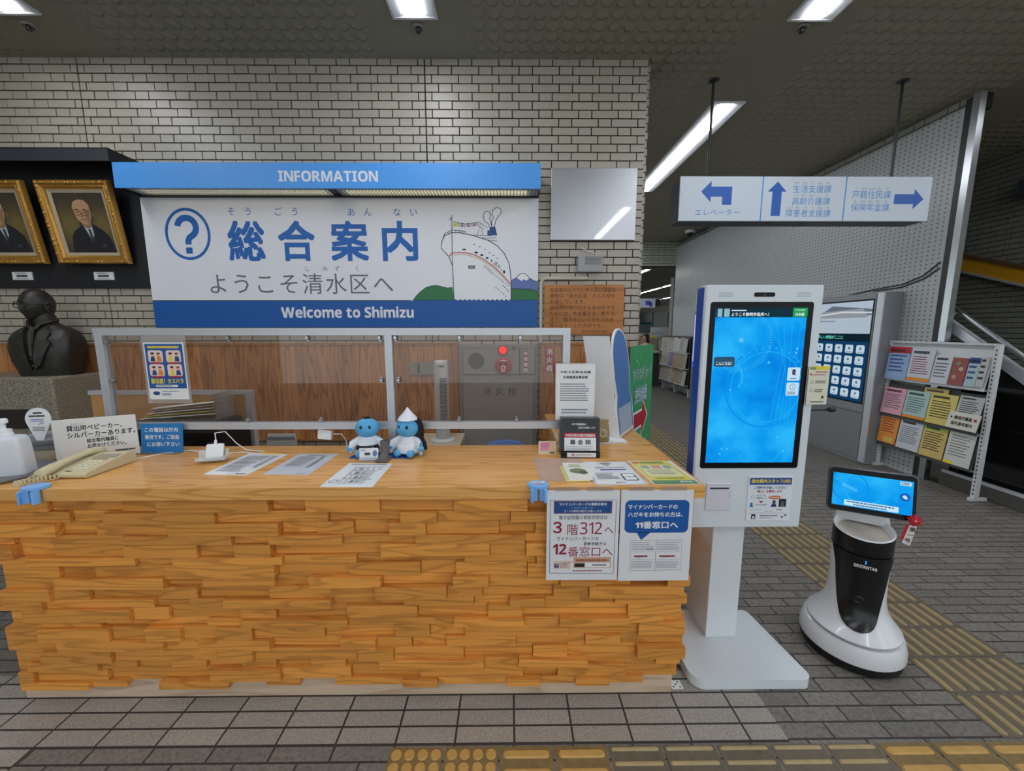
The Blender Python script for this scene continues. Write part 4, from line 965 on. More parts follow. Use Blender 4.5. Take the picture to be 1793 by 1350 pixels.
def pr1(b, g, W, H):
    b.rect(g, W * .35, H * .93, W * .9, H * .985, YEL); b.dashes(g, W * .12, H * .12, W * .75, H * .85, 12, GREYINK, 2, 8, .4); b.dashes(g, W * .78, H * .3, W * .92, H * .85, 10, GREYINK, 2, 3); b.rect(g, W * .7, H * .04, W * .95, H * .06, INK)
    b.line(g, [(W * .1, H * .5), (W * .75, H * .5)], .002, INK)
sheet('notice_sheet', 'white notice sheet with a yellow header lying on the worktop close to the telephone', 'paper', [(-1.339, 1.686), (-1.144, 1.672), (-1.122, 1.968), (-1.33, 1.995)], LAM, pr1, group='notice sheets on the worktop')
def pr2(b, g, W, H):
    b.dashes(g, W * .15, H * .35, W * .6, H * .85, 9, GREYINK, 2, 12, .35); b.dashes(g, W * .68, H * .3, W * .8, H * .9, 12, GREYINK, 2, 13); b.dashes(g, W * .3, H * .89, W * .7, H * .94, 1, GREYINK, 2, 14); b.rect(g, W * .7, H * .04, W * .9, H * .055, GREYINK)
sheet('notice_sheet', 'greyish notice sheet without any coloured header lying in the middle of the worktop', 'paper', [(-1.078, 1.684), (-.874, 1.674), (-.867, 1.972), (-1.069, 1.974)], LAMG, pr2, group='notice sheets on the worktop')
def pr3(b, g, W, H):
    b.dashes(g, W * .1, H * .9, W * .9, H * .95, 1, GREYINK, 2, 3)
    for i, s in enumerate(('３階３１２', '５番窓口', '１１番窓口', '１２番窓口')): b.text(g, s, W * .25, H * (.66 - .17 * i), W * (.85 if i == 0 else .75), H * (.76 - .17 * i), INK, .01); b.dashes(g, W * .25, H * (.78 - .17 * i), W * .9, H * (.81 - .17 * i), 1, INK, 2, i + 4); b.line(g, [(W * .25, H * (.64 - .17 * i)), (W * .75, H * (.64 - .17 * i))], .0015, INK)
    b.ring(g, W * .14, H * .2, .018, .003, INK, 2, 20)
sheet('notice_sheet', 'white sheet of large handwritten window numbers near the worktop edge below the dolls', 'paper', [(-.764, 1.54), (-.55, 1.535), (-.548, 1.82), (-.757, 1.83)], LAM, pr3, group='notice sheets on the worktop')
# plush dolls
PLB = mat('plush_blue', '#57a8d8', .9, noise=.06, nscale=300, bump=.3, bscale=500); CLW = mat('robe_cotton', '#dfe4ec', .8, bump=.2, bscale=300); HAIR = mat('doll_hair', '#0e0e11', .7)
MATB = mat('blue_felt', '#2547a0', .85)
b = B(); b.prism(FT(0, 0), [(-.785, 1.897), (-.483, 1.894), (-.486, 1.975), (-.775, 1.978)], .0005, .004, MATB); tag(b.build('felt_mat', loc=(-.63, 1.93, 1.0)), 'dark blue felt mat under the two plush dolls', 'mat')
def doll(x, y, rz, label, second):
    t = thing('plush_doll', label, 'plush doll', (x, y, 1.004), 'plush dolls on the blue mat')
    ca, sa = math.cos(rz), math.sin(rz)
    L_ = lambda a, f_, z: Vector((x + a * ca - f_ * sa, y + a * sa + f_ * ca, 1.004 + z))   # a: to its side, f_: backwards
    def rg(rx, ry, z, n=24, fo=0., fold=0.): return [L_((rx + fold * math.cos(6 * q)) * math.cos(q), fo + (ry + fold * math.cos(6 * q)) * math.sin(q), z) for q in (2 * PI * i / n for i in range(n))]
    b = B(); b.rings([rg(.03, .03, .004), rg(.05, .045, .012), rg(.054, .048, .04), rg(.045, .04, .085), rg(.03, .028, .105)], PLB)
    for s in (-1, 1):
        b.ball(L_(s * .034, -.05, .018), (.019, .024, .018), PLB, 14, 10); b.tube([L_(s * .03, -.01, .02), L_(s * .034, -.045, .018)], .018, PLB, 10)
        b.tube([L_(s * .045, 0, .085), L_(s * .072, -.018, .06), L_(s * .082, -.03, .045)], [.014, .013, .013], PLB, 10); b.ball(L_(s * .084, -.033, .042), .015, PLB, 12, 8)
    b.build('body', t)
    b = B(); b.ball(L_(0, -.004, .138), (.058, .052, .050), PLB, 28, 18); h = b.build('head', t)
    b = B()
    for s in (-1, 1): b.ball(L_(s * .02, -.05, .15), (.0075, .004, .0095), INK, 12, 8)
    b.build('bead_eyes', h)
    b = B(); b.rings([rg(.066, .056, .018, fold=.003), rg(.06, .053, .04, fold=.002), rg(.052, .046, .075), rg(.036, .033, .10), rg(.03, .028, .106)], CLW, True, (False, False))
    for s in (-1, 1): # wide sleeves
        b.rings([[L_(s * (.036 + .045 * k), -.004 - .022 * k + .017 * math.cos(q) * (.7 + .5 * k), .086 - .03 * k + (.016 + .020 * k) * math.sin(q) - .014 * k) for q in (2 * PI * i / 14 for i in range(14))] for k in (0, .5, 1.)], CLW, True, (False, False))
    b.build('robe', t)
    b = B(); m = BLACK if not second else CLW
    b.rings([rg(.060, .0535, .030), rg(.0615, .0545, .036), rg(.0585, .052, .056), rg(.056, .05, .058)], m, True, (False, False)); b.build('sash', t)
    if second:
        b = B(); b.rings([[L_(.010 + .052 * math.cos(q) * w, .012 + .05 * math.sin(q) * w * (1 if math.sin(q) > -.35 else .45), z) for q in (2 * PI * i / 26 for i in range(26))] for z, w in ((.05, 1.0), (.09, 1.22), (.14, 1.2), (.172, 1.02), (.19, .55))], HAIR); b.tube([L_(.05, .02, .09), L_(.066, .035, .05), L_(.074, .04, .018)], [.016, .014, .008], HAIR, 10); b.build('hair', t)
        b = B(); b.rings([rg(.05, .05, .18, fo=.0), rg(.045, .042, .19), rg(.022, .02, .215), rg(.012, .012, .228), rg(.004, .004, .24)], CLW); b.build('white_hood', t)
    else:
        b = B(); b.rings([rg(.02, .02, .185), rg(.012, .012, .193)], HAIR); b.build('topknot', t)
doll(-.708, 1.955, .12, 'plush doll in a white robe with black sash sitting beside the grey boot ornament', False)
doll(-.505, 1.955, -.25, 'plush doll in a white robe and pointed white hood with long black hair', True)
t = thing('boot_ornament', 'small grey stone boot ornament standing between the two plush dolls', 'ornament', (-.605, 1.925, 1.004)); BT = mat('grey_stone_boot', '#67635f', .7, bump=.4, bscale=120)
b = B(); g = FT(-.606, 1.885, 1.004); ov = lambda rx, ry, z, ox=0, oy=0: [g.P(ox + rx * math.cos(q), oy + ry * math.sin(q), z) for q in (2 * PI * i / 18 for i in range(18))]
b.rings([ov(.022, .036, 0, 0, -.014), ov(.024, .038, .008, 0, -.014), ov(.021, .034, .02, 0, -.012), ov(.018, .02, .035), ov(.017, .018, .06), ov(.019, .02, .08), ov(.019, .02, .09), ov(.015, .016, .09), ov(.013, .014, .07)], BT); b.build('boot', t)
b = B(); b.prism(g, rrect(-.034, -.055, .03, .03, .01), 0.0, .005, BT); b.build('plinth', t)
t = thing('name_card', 'small white name card in a clear stand before the sitting doll with black sash', 'card', (-.676, 1.872, 1.0)); f = Fr((-.72, 1.858, 1.0), (1, .08, 0), (0, .18, 1))
b = B(); b.fbox(f, 0, .088, .004, .062, -.001, .001, PAPER); b.build('card', t)
b = B(); g = Fr(f.P(0, 0, .001), f.u, f.v); b.dashes(g, .006, .048, .03, .056, 1, GREYINK, 2, 4); b.dashes(g, .024, .026, .055, .042, 1, INK, 2, 5, .8); b.disc(g, .072, .036, .011, mat('card_blue', '#5f7fb5', .5), 1, .015); b.rect(g, .004, .006, .084, .014, mat('card_band', '#b5c3dd', .5)); b.build('print', t)
b = B(); b.fbox(f, -.001, .089, 0, .02, .0015, .003, clear('stand_clear', '#f4f6f7', .4, .08)); b.fbox(f, 0, .088, 0, .002, -.02, .012, _M['stand_clear']); b.build('clear_stand', t)
# call button with clear stand
t = thing('card_reader', 'small white square reader propped on a clear stand with white cable', 'reader', (-1.43, 1.86, 1.0)); f = Fr((-1.468, 1.845, 1.006), (1, .25, 0), (0, .25, 1)); CLR = clear('stand_acrylic', '#eef1f2', .5, .10)
b = B(); b.prism(f, rrect(.022, .012, .094, .08, .008), .003, .014, WHITE); b.build('body', t, bevel=.002)
b = B(); b.fbox(f, -.012, .112, 0, .055, -.003, 0, CLR); b.fbox(f, -.012, .112, .0, .003, -.03, .035, CLR); b.fbox(f, -.012, .112, .0, .018, .032, .035, CLR); b.build('stand', t)
b = B(); b.tube([f.P(.058, .075, .009), f.P(.058, .098, .009)], .006, WHITE, 10); b.tube([f.P(.058, .098, .009), Vector((-1.445, 1.92, 1.125)), Vector((-1.43, 1.97, 1.12)), Vector((-1.40, 2.0, 1.05)), Vector((-1.36, 2.01, 1.012)), Vector((-1.27, 2.01, 1.004))], .0025, WHITE, 8); b.build('cable', t)
b = B(); b.tube([(-1.83, 1.89, 1.003), (-1.76, 1.99, 1.003), (-1.66, 2.03, 1.004), (-1.53, 1.99, 1.003), (-1.45, 1.97, 1.003), (-1.38, 2.0, 1.0035), (-1.33, 1.99, 1.0035)], .0028, WHITE, 8); tag(b.build('white_cable', loc=(-1.6, 2.0, 1.0)), 'thin white cable lying along the worktop from the telephone past the white reader', 'cable')
t = thing('hanging_charger', 'white plug with cable hanging below the screen rail behind the counter', 'charger', (-.98, 2.15, 1.06))
b = B(); f = Fr((-1.02, 2.10, 1.075), (1, 0, -.1), (0, .3, 1)); b.prism(f, rrect(0, -.03, .07, .02, .008), 0, .022, WHITE); b.build('body', t, bevel=.002)
b = B(); b.tube([(-.955, 2.12, 1.065), (-.92, 2.14, 1.06), (-.90, 2.15, 1.02), (-.895, 2.15, .9)], .003, WHITE, 8); b.build('cable', t)
# signs by the telephone
t = thing('stroller_sign', 'white sign about loan strollers propped upright behind the telephone', 'sign', (-2.02, 1.92, 1.0)); f = Fr((-2.150, 1.845, 1.0005), (.261, .146, 0), (0, 0, 1))
b = B(); b.fbox(f, 0, .299, 0, .205, -.008, 0, mat('sign_card', '#dcdcd8', .5)); b.build('board', t, bevel=.0015)
b = B(); b.text(f, '貸出用ベビーカー、', .048, .146, .245, .174, INK, .02); b.text(f, 'シルバーカーあります。', .048, .112, .292, .140, INK, .02); b.text(f, '総合案内職員に', .112, .083, .226, .104, INK, .02); b.text(f, 'お声かけください。', .112, .056, .252, .078, INK, .02)
b.textc(f, 'かしだしよう', .09, .181, .0085, INK, .01); b.textc(f, 'そうごうあんないしょくいん', .165, .1085, .007, INK, .01); b.textc(f, 'こえ', .135, .081, .006, INK, .01); b.dashes(f, .208, .026, .29, .035, 1, INK, 2, 7, .9); b.build('lettering', t)
b = B(); b.prism(Fr(f.P(.15, 0, -.008), -f.n, f.v), [(0, 0), (.06, 0), (0, .15)], -.004, .004, PAPER); b.build('easel_back', t)
t = thing('telephone_sign', 'small blue sign with white lettering about the telephone', 'sign', (-1.78, 2.0, 1.0)); f = Fr((-1.886, 1.995, 1.0005), (1, .03, 0), (0, .1, 1)); TB_ = mat('telephone_sign_blue', '#1b73b5', .4)
b = B(); b.fbox(f, 0, .207, .004, .152, -.004, 0, TB_); b.build('board', t)
b = B()
for i, (s, a0, a1) in enumerate((('この電話は庁内', .02, .185), ('専用です。ご自由', .02, .188), ('にお使い下さい', .03, .19))): b.text(f, s, a0, .108 - i * .037, a1, .132 - i * .037, PAPER, .02)
b.build('lettering', t); b = B(); b.fbox(f, -.01, .2, 0, .004, -.03, .03, clear('foot_clear', '#eef1f2', .5, .15)); b.build('clear_foot', t)
# telephone
t = thing('telephone', 'cream push button desk telephone beside the white stroller sign', 'telephone', (-1.9, 1.76, 1.0)); CR = mat('cream_plastic', '#c9bd98', .42); CR2 = mat('cream_dark', '#a79a74', .5)
f = Fr((-1.985, 1.642, 1.0), (1, -.03, 0), (.0, 1, 0)); g = Fr(f.o, f.v, (0, 0, 1))   # profile frame: along the phone, up
b = B(); gp = Fr(f.P(0, 0, 0), (0, 1, 0), (0, 0, 1)); b.prism(gp, [(0, .003), (.232, .003), (.236, .012), (.236, .048), (.20, .054), (.01, .024), (0, .018)], 0, .182, CR); b.build('base', t, bevel=.004)
sl = Fr((-1.985, 1.652, 1.0235), (1, 0, 0), (0, .19, .0305)); b = B()
for r in range(4):
    for c in range(3): b.fbox(sl, .083 + c * .024, .101 + c * .024, .03 + r * .021, .044 + r * .021, 0, .004, mat('phone_key', '#ddd6bd', .4))
for c in range(3): b.fbox(sl, .083 + c * .024, .101 + c * .024, .12, .13, 0, .004, CR2)
b.build('keypad', t); b = B(); b.fbox(sl, .075, .17, .14, .172, 0, .0025, mat('phone_label', '#98937d', .5)); b.fbox(sl, .078, .10, .008, .015, 0, .002, INK); b.build('label_strip', t)
b = B(); hx = -1.955
b.rings([[Vector((hx + w * math.cos(q), y - .012, .996 + z + hh * math.sin(q))) for q in (2 * PI * i / 16 for i in range(16))] for y, z, w, hh in ((1.615, .034, .018, .014), (1.62, .036, .024, .020), (1.665, .046, .025, .020), (1.70, .056, .019, .013), (1.78, .066, .018, .012), (1.82, .070, .020, .013), (1.855, .066, .025, .018), (1.885, .060, .024, .016), (1.892, .058, .016, .011))], CR); b.build('handset', t)
b = B(); pth = []
for i in range(260):
    u = i / 259; q = u * 2 * PI * 20
    c = Vector((-1.955 - .035 * math.sin(u * PI * .9), 1.612 - .06 * math.sin(u * PI), 1.0145 + .02 * (1 - u) * (u < .2) * (1 - u * 5))) if u < .5 else Vector((-1.99 + (u - .5) * .16, 1.552 + (u - .5) * .16, 1.0145))
    pth.append(c + Vector((.3 * math.cos(q), .3 * math.cos(q), math.sin(q))) * .0105)
b.tube(pth, .0024, CR, 6); b.tube([(-1.955, 1.617, 1.034), (-1.955, 1.612, 1.02)], .004, CR, 8); b.tube([pth[-1], Vector((-1.90, 1.64, 1.012))], .003, CR, 8); b.build('coiled_cord', t)
# tray, bottle, round container, drop shaped card
GT = mat('grey_plastic', '#6f7377', .45); GT2 = mat('pale_grey_plastic', '#9ea1a3', .4)
b = B(); b.lathe([(.15, .0005), (.16, .004), (.165, .014), (.157, .014), (.152, .008)], (-2.205, 1.69, 1.0), GT, 48, caps=(True, True)); tag(b.build('oval_tray', loc=(-2.20, 1.69, 1.0)), 'round grey plastic tray at the counter end under the pump bottle', 'tray')
t = thing('pump_bottle', 'white pump dispenser bottle on the grey tray at the counter end', 'bottle', (-2.168, 1.685, 1.009)); f = FT(-2.168, 1.685, 1.009, .35); o = rrect(-.07, -.045, .07, .045, .02, 5)
b = B(); b.rings([[f.P(x * s, y * s, z) for x, y in o] for z, s in ((0, .98), (.004, 1), (.12, .93), (.15, .88), (.163, .78), (.168, .55))], mat('bottle_white', '#d3d7dc', .35)); b.build('body', t, sharp=50)
b = B(); ax = Fr(f.o, (1, 0, 0), (0, 1, 0)); b.lathe([(.028, .165), (.028, .178), (.024, .182), (.024, .196), (.009, .2), (.009, .222), (.017, .224), (.017, .24), (.013, .244)], None, WHITE, 20, ax=ax); b.tube([f.P(.01, 0, .236), f.P(-.05, -.02, .236), f.P(-.075, -.028, .226)], [.010, .008, .006], WHITE, 10); b.build('pump', t)
b = B(); g = Fr(f.P(0, -.0445, .0), f.u, Vector((0, 0, 1)) + .06 * f.v); b.rect(g, -.03, .05, .05, .085, mat('label_yellow', '#d8cf8d', .5), 2); b.dashes(g, -.025, .06, .045, .08, 2, INK, 3, 6); b.build('label', t)
t = thing('round_container', 'round lidded beige container with ribbed grey rim behind the pump bottle', 'container', (-2.275, 1.975, 1.0))
b = B(); b.lathe([(.10, .0005), (.107, .004), (.11, .05), (.107, .055)], (-2.275, 1.975, 1.0), mat('taupe_plastic', '#b3a592', .45), 48); b.build('base', t)
b = B(); b.lathe([(.11, .055), (.117, .058), (.117, .075), (.11, .078), (.11, .084), (.119, .087), (.119, .103), (.11, .108), (.07, .116), (.0, .118)], (-2.275, 1.975, 1.0), GT, 48); b.build('lid', t)
b = B(); b.fbox(FT(-2.29, 1.96, 1.113, .5), -.07, .05, -.02, .03, 0, .01, GT2); b.build('handle', t)
t = thing('drop_card', 'white drop shaped card on a clear stick above the round container', 'card', (-2.246, 1.88, 1.105)); f = Fr((-2.238, 1.868, 1.105), (1, .15, 0), (0, .06, 1))
pts = [(0, 0), (.014, .0)] + [(.053 * math.cos(math.radians(a)), .105 + .053 * math.sin(math.radians(a))) for a in range(-28, 209, 8)] + [(-.014, 0)]
b = B(); b.prism(f, pts, -.001, .001, PAPER); b.build('card', t)
b = B(); g = Fr(f.P(0, 0, .001), f.u, f.v); b.dashes(g, -.018, .128, .02, .138, 1, INK, 2, 4, .8); b.dashes(g, -.036, .113, .04, .123, 1, INK, 2, 5, .8); b.dashes(g, -.03, .09, .035, .106, 2, mat('card_blue2', '#8796c4', .5), 2, 6); b.line(g, [(.0, .076), (.012, .086), (.024, .08)], .004, mat('card_blue2', '#8796c4', .5), 2); b.dashes(g, -.025, .045, .028, .068, 3, INK, 2, 8, .35); b.build('print', t)
b = B(); b.tube([f.P(0, .03, -.003), f.P(0, -.0, -.003)], .003, CLR, 8); b.build('stick', t)
# cane holders clipped to the worktop edge
def cane(x, rz, label, paper):
    t = thing('cane_holder', label, 'cane holder', (x, 1.54, 1.0), 'light blue cane holders')
    f = Fr((x, 1.541, 1.001), (math.cos(rz), math.sin(rz), 0), (-math.sin(rz), math.cos(rz), 0))
    b = B(); b.prism(f, [(.044 * math.cos(2 * PI * i / 28), .0 + .036 * math.sin(2 * PI * i / 28)) for i in range(28)], 0, .009, SKYB); b.build('top_plate', t, bevel=.0015)
    for s in (-1, 1):
        b = B(); b.prism(f, [(s * .004, -.018), (s * .03, -.018), (s * .034, -.03), (s * .03, -.045), (s * .022, -.05), (s * .02, -.043), (s * .024, -.036), (s * .02, -.03), (s * .004, -.028)][::s], -.052, -.001, SKYB); b.build('prong', t, bevel=.0015)
    if paper:
        b = B(); g = Fr(f.P(0, 0, .009), f.u, f.v); b.rect(g, -.026, .002, .026, .02, PAPER, 1); b.dashes(g, -.022, .008, .02, .018, 1, INK, 2, 5); b.rect(g, -.026, -.002, .028, .002, RED, 2); b.build('label', t)
cane(.119, 0, 'light blue clip-on cane holder with a white label beside the hanging posters', True)
cane(-1.895, .12, 'light blue clip-on cane holder on the worktop edge in front of the telephone', False)
# donation box and sign
t = thing('donation_box', 'black donation box with white label and red cross below a notice', 'donation box', (.353, 1.93, 1.0))
f = Fr((.257, 1.893, 1.0005), (.192, -.006, 0), (0, .10, 1)); BB = mat('black_box', '#121214', .25)
b = B(); ff = Fr((.257, 1.893, 1.0005), (.192, -.006, 0), (0, 0, 1)); b.prism(Fr((.257, 1.893, 1.0005), (.006, .192, 0), (0, 0, 1)), [(0, 0), (.09, 0), (.09, .19), (.035, .19), (.012, .03), (0, .03)], 0, .192, BB); b.build('box', t, bevel=.002)
f = Fr(Vector((.257, 1.893, 1.0305)) + .012 * Vector((.031, 1, 0)), (.192, -.006, 0), (0, .142, 1))
b = B(); b.rect(f, .018, .004, .174, .088, PAPER, 1); b.rect(f, .018, .068, .174, .092, RED, 2); b.text(f, '令和8年熊本地震災害義援金', .022, .073, .170, .087, PAPER, .015, 3); b.text(f, '募 金 箱', .045, .034, .148, .059, INK, .02, 3); b.dashes(f, .025, .006, .165, .028, 3, INK, 3, 4, .3)
b.text(f, '赤十字活動資金に', .055, .130, .128, .140, PAPER, .02); b.text(f, 'ご協力をお願いします', .085, .113, .172, .123, PAPER, .02); 
b.rect(ff, .03, .005, .172, .027, PAPER, 1); b.rect(ff, .052, .0145, .067, .0185, RED, 2); b.rect(ff, .0575, .009, .0615, .024, RED, 2); b.dashes(ff, .072, .013, .155, .02, 1, GREYINK, 2, 7); b.build('label', t)
t = thing('donation_notice', 'tall white notice in a clear stand rising behind the black donation box', 'notice', (.34, 1.98, 1.0)); f = Fr((.240, 1.992, 1.0), (.192, -.006, 0), (0, .03, 1))
b = B(); b.fbox(f, 0, .196, .17, .455, -.001, .001, PAPER); b.build('sheet', t)
b = B(); b.fbox(f, -.003, .199, 0, .46, -.004, -.001, clear('notice_stand', '#f2f4f5', .5, .05)); b.fbox(f, -.003, .199, 0, .003, -.03, .0, _M['notice_stand']); b.build('clear_stand', t)
b = B(); g = Fr(f.P(0, 0, .001), f.u, f.v); b.text(g, '令和８年熊本地震', .02, .408, .176, .422, INK, .012); b.text(g, '災害義援金募金箱', .036, .382, .160, .396, INK, .02)
b.dashes(g, .022, .265, .178, .36, 8, GREYINK, 2, 6, .4); b.dashes(g, .03, .20, .17, .23, 2, GREYINK, 2, 8, .4); b.build('print', t)
t = thing('pink_card', 'small cream card with a pink print leaning on the worktop beside the donation box', 'card', (.197, 1.96, 1.0)); f = Fr((.152, 1.955, 1.0005), (1, 0, 0), (0, .25, 1))
b = B(); b.fbox(f, 0, .09, 0, .066, -.006, 0, mat('cream_card', '#dcc9a5', .5)); b.build('card', t)
b = B(); b.rect(f, .008, .016, .075, .06, mat('pink_print', '#d98fae', .5), 1); b.poly(f, [(.05, .016), (.075, .016), (.075, .06), (.06, .06)], mat('peach_print', '#e7b989', .5), 2); b.dashes(f, .014, .035, .055, .056, 2, mat('mauve_print', '#c26a9a', .5), 3, 5); b.rect(f, .055, .004, .082, .013, GREYINK, 1); b.build('print', t)
# sheets and booklets by the corner
sheet('desk_mat', 'thin pinkish translucent sheet lying on the worktop under the booklets', 'sheet', [(.131, 1.59), (.345, 1.582), (.354, 1.884), (.121, 1.887)], clear('pink_film', '#f2e3dc', .2, .7, '#dbbba6'))
t = thing('booklet_stack', 'small stack of booklets with a green leaf cover beside the wireless sheet', 'booklets', (.30, 1.67, 1.0015)); q = [(.25, 1.585), (.351, 1.590), (.352, 1.765), (.247, 1.772)]
b = B(); b.prism(Fr((0, 0, 1.0015), (1, 0, 0), (0, 1, 0)), [(x - .012, y - .006) for x, y in q], 0, .003, mat('pale_yellow_paper', '#d9d377', .5)); b.build('yellow_booklet', t)
b = B(); b.prism(Fr((0, 0, 1.0045), (1, 0, 0), (0, 1, 0)), q, 0, .014, PAPER); b.build('white_booklets', t)
b = B(); g = FT(.25, 1.588, 1.0185); b.rect(g, .002, .002, .1, .175, mat('cover_cream', '#dfe0d2', .4), 1); b.disc(g, .05, .075, .036, mat('leaf_green', '#6f7d5b', .5), 2, .03); b.disc(g, .07, .055, .02, mat('leaf_dark', '#4e5b40', .5), 3, .02); b.dashes(g, .02, .12, .08, .16, 2, mat('cover_green', '#8aa36c', .5), 2, 5); b.build('cover_print', t)
def prw(b, g, W, H):
    b.line(g, [(W * .03, H * .02), (W * .97, H * .02), (W * .97, H * .98), (W * .03, H * .98), (W * .03, H * .02)], .0025, NAVY)
    for r, wd in ((.036, .007), (.022, .007)): b.ring(g, W * .48, H * .80, r, wd, INK, 2, 20, None, .1, .4)
    b.disc(g, W * .48, H * .805, .006, INK, 2); b.text(g, 'Shizuoka City Free Wi-Fi', W * .2, H * .67, W * .82, H * .72, INK, .02); b.rect(g, W * .28, H * .58, W * .82, H * .63, NAVY); b.rect(g, W * .28, H * .52, W * .82, H * .58, mat('pale_lilac', '#cfd2e6', .5))
    b.dashes(g, W * .12, H * .2, W * .55, H * .48, 6, INK, 2, 9, .4)
    b.poly(g, rrect(W * .62, H * .15, W * .9, H * .42, .008, 3), INK, 2); b.poly(g, rrect(W * .645, H * .17, W * .875, H * .275, .004, 3), PAPER, 3); b.poly(g, rrect(W * .645, H * .295, W * .875, H * .4, .004, 3), PAPER, 3); b.text(g, '静岡市', W * .42, H * .06, W * .6, H * .1, INK, .02)
sheet('wireless_sheet', 'white laminated sheet about wireless internet at the counter corner', 'paper', [(.354, 1.545), (.571, 1.552), (.558, 1.832), (.35, 1.834)], LAM, prw)
def pry(b, g, W, H):
    b.rect(g, W * .03, 0 + .004, W * .97, H * .98, mat('leaflet_yellow', '#d8c94f', .35), 1); b.rect(g, W * .12, H * .30, W * .88, H * .78, mat('leaflet_cream', '#dfdcb2', .35), 2); b.rect(g, W * .03, H * .015, W * .97, H * .14, mat('leaflet_green', '#4d8659', .35), 3)
    b.text(g, '静岡市', W * .62, H * .05, W * .9, H * .11, PAPER, .02, 4); b.dashes(g, W * .25, H * .84, W * .92, H * .95, 2, mat('leaflet_olive', '#5f7f3a', .4), 3, 5, .7); b.rect(g, W * .06, H * .84, W * .22, H * .93, mat('leaflet_red', '#b86a4b', .4), 3)
    b.rect(g, W * .15, H * .62, W * .34, H * .76, mat('leaflet_greygreen', '#97a58c', .4), 3); b.rect(g, W * .40, H * .62, W * .62, H * .76, mat('leaflet_rose', '#c9917c', .4), 3); b.rect(g, W * .68, H * .62, W * .86, H * .76, mat('leaflet_teal', '#86a395', .4), 3)
    b.dashes(g, W * .18, H * .36, W * .8, H * .58, 4, mat('leaflet_ink', '#7a7a55', .4), 3, 8, .4); b.dashes(g, W * .2, H * .19, W * .85, H * .25, 1, mat('leaflet_olive', '#5f7f3a', .4), 3, 3)
sheet('yellow_leaflet', 'yellow and green laminated leaflet at the very corner of the counter', 'leaflet', [(.594, 1.55), (.787, 1.552), (.779, 1.845), (.571, 1.847)], LAM, pry)
# standing board at the end of the counter
t = thing('figure_board', 'tall blue foam board with rounded top standing on the counter wing', 'standing board', (.63, 2.3, 1.0)); u = Vector((.185, .30, 0)).normalized(); f = Fr((.628, 2.20, 1.0085), u, Vector((-.10, .062, 1)))
sil = [(0.01, 0), (.33, 0), (.34, .16), (.31, .24), (.335, .36), (.335, .45)] + [(.17 + .165 * math.cos(math.radians(a)), .45 + .18 * math.sin(math.radians(a))) for a in range(10, 180, 10)] + [(.005, .45), (.005, .34), (.03, .24), (0, .16)]
b = B(); b.prism(f, sil, -.012, 0, PAPER); b.build('foam_board', t)
b = B(); g = f; ins = [(.17 + (x - .17) * .93, .3 + (y - .3) * .955 + .004) for x, y in sil]; b.poly(g, ins, mat('board_blue', '#4f7fc0', .45), 1); b.poly(g, [(.17 + (x - .17) * .85, y) for x, y in [(q[0], q[1]) for q in ins if q[1] < .2]], mat('board_pale', '#aebfd2', .45), 2); b.build('printed_face', t)
b = B(); w2 = Vector((-.13, .12, 0)).normalized(); h = Fr((.624, 2.214, 1.0085), w2, Vector((-.10, .062, 1))); b.prism(h, [(0, 0), (.17, 0), (.15, .2), (.17, .585), (0, .585)], -.003, .003, PAPER); b.build('easel_wing', t)
b = B(); b.fbox(FT(.50, 2.13, 1.0005, .08), 0, .16, 0, .14, 0, .008, PAPER); b.build('foot', t)
t = thing('woven_pouch', 'small tan woven pouch tied with cord in front of the blue standing board', 'pouch', (.515, 2.14, 1.0085)); PC = mat('tan_weave', '#9c8d63', .85, bump=.6, bscale=180)
b = B(); f = FT(.515, 2.15, 1.009, .1); o = rrect(-.042, -.02, .042, .02, .012, 4); b.rings([[f.P(x * s, y * s2, z) for x, y in o] for z, s, s2 in ((0, .9, .8), (.01, 1, 1.1), (.05, 1, 1.3), (.085, .95, 1), (.105, .85, .6), (.125, .95, .5))], PC); b.build('bag', t)
b = B(); g = f
for q in range(3): b.tube([f.P(.022 * math.cos(a) * (1 - .2 * q), -.03, .055 + .022 * math.sin(a) * (1 - .15 * q)) for a in (2 * PI * i / 16 for i in range(17))], .0025, mat('pale_cord', '#c3bb9d', .8), 6, False)
b.tube([f.P(-.03, -.03, .1), f.P(0, -.032, .06), f.P(.03, -.03, .03)], .0025, _M['pale_cord'], 6); b.build('cord', t)

# posters hanging from the counter front
def hang(x0, x1, z0, z1, label):
    t = thing('hanging_poster', label, 'poster', ((x0 + x1) / 2, 1.52, z0)); f = Fr((x0, 1.5205, z0), (1, 0, 0), (0, 0, 1))
    b = B(); b.fbox(f, 0, x1 - x0, 0, z1 - z0, -.002, 0, mat('poster_card', '#dfe0e2', .3)); b.build('sheet', t)
    b = B(); b.box(x0 + .03, x0 + .13, 1.519, 1.523, z1 - .003, z1 + .0125, clear('tape', '#f6eee2', .3, .25, '#e2d6c2')); b.box(x0 + .16, x1 - .03, 1.519, 1.523, z1 - .003, z1 + .0125, _M['tape']); b.build('tape_strip', t)
    return t, f
MG = mat('maroon_print', '#8f1630', .5); SM = mat('salmon_print', '#d0a28c', .5)
t, f = hang(.153, .447, .60, .990, 'white hanging poster with large maroon numbers on the counter front')
b = B(); b.line(f, [(.014, .031), (.278, .028), (.281, .349), (.014, .347), (.014, .031)], .0022, NAVY, 1)
b.rect(f, .028, .291, .264, .345, RED, 1); b.rect(f, .030, .293, .262, .343, mat('poster_navy', '#164a86', .45), 2)
b.text(f, 'マイナンバーカードの更新手続き', .05, .325, .242, .338, PAPER, .02, 3); b.text(f, 'にお越しの皆さま！', .1, .312, .19, .321, SKYB, .0, 3); b.text(f, 'カードの期限の確認をお願いします', .07, .297, .222, .308, PAPER, .01, 3)
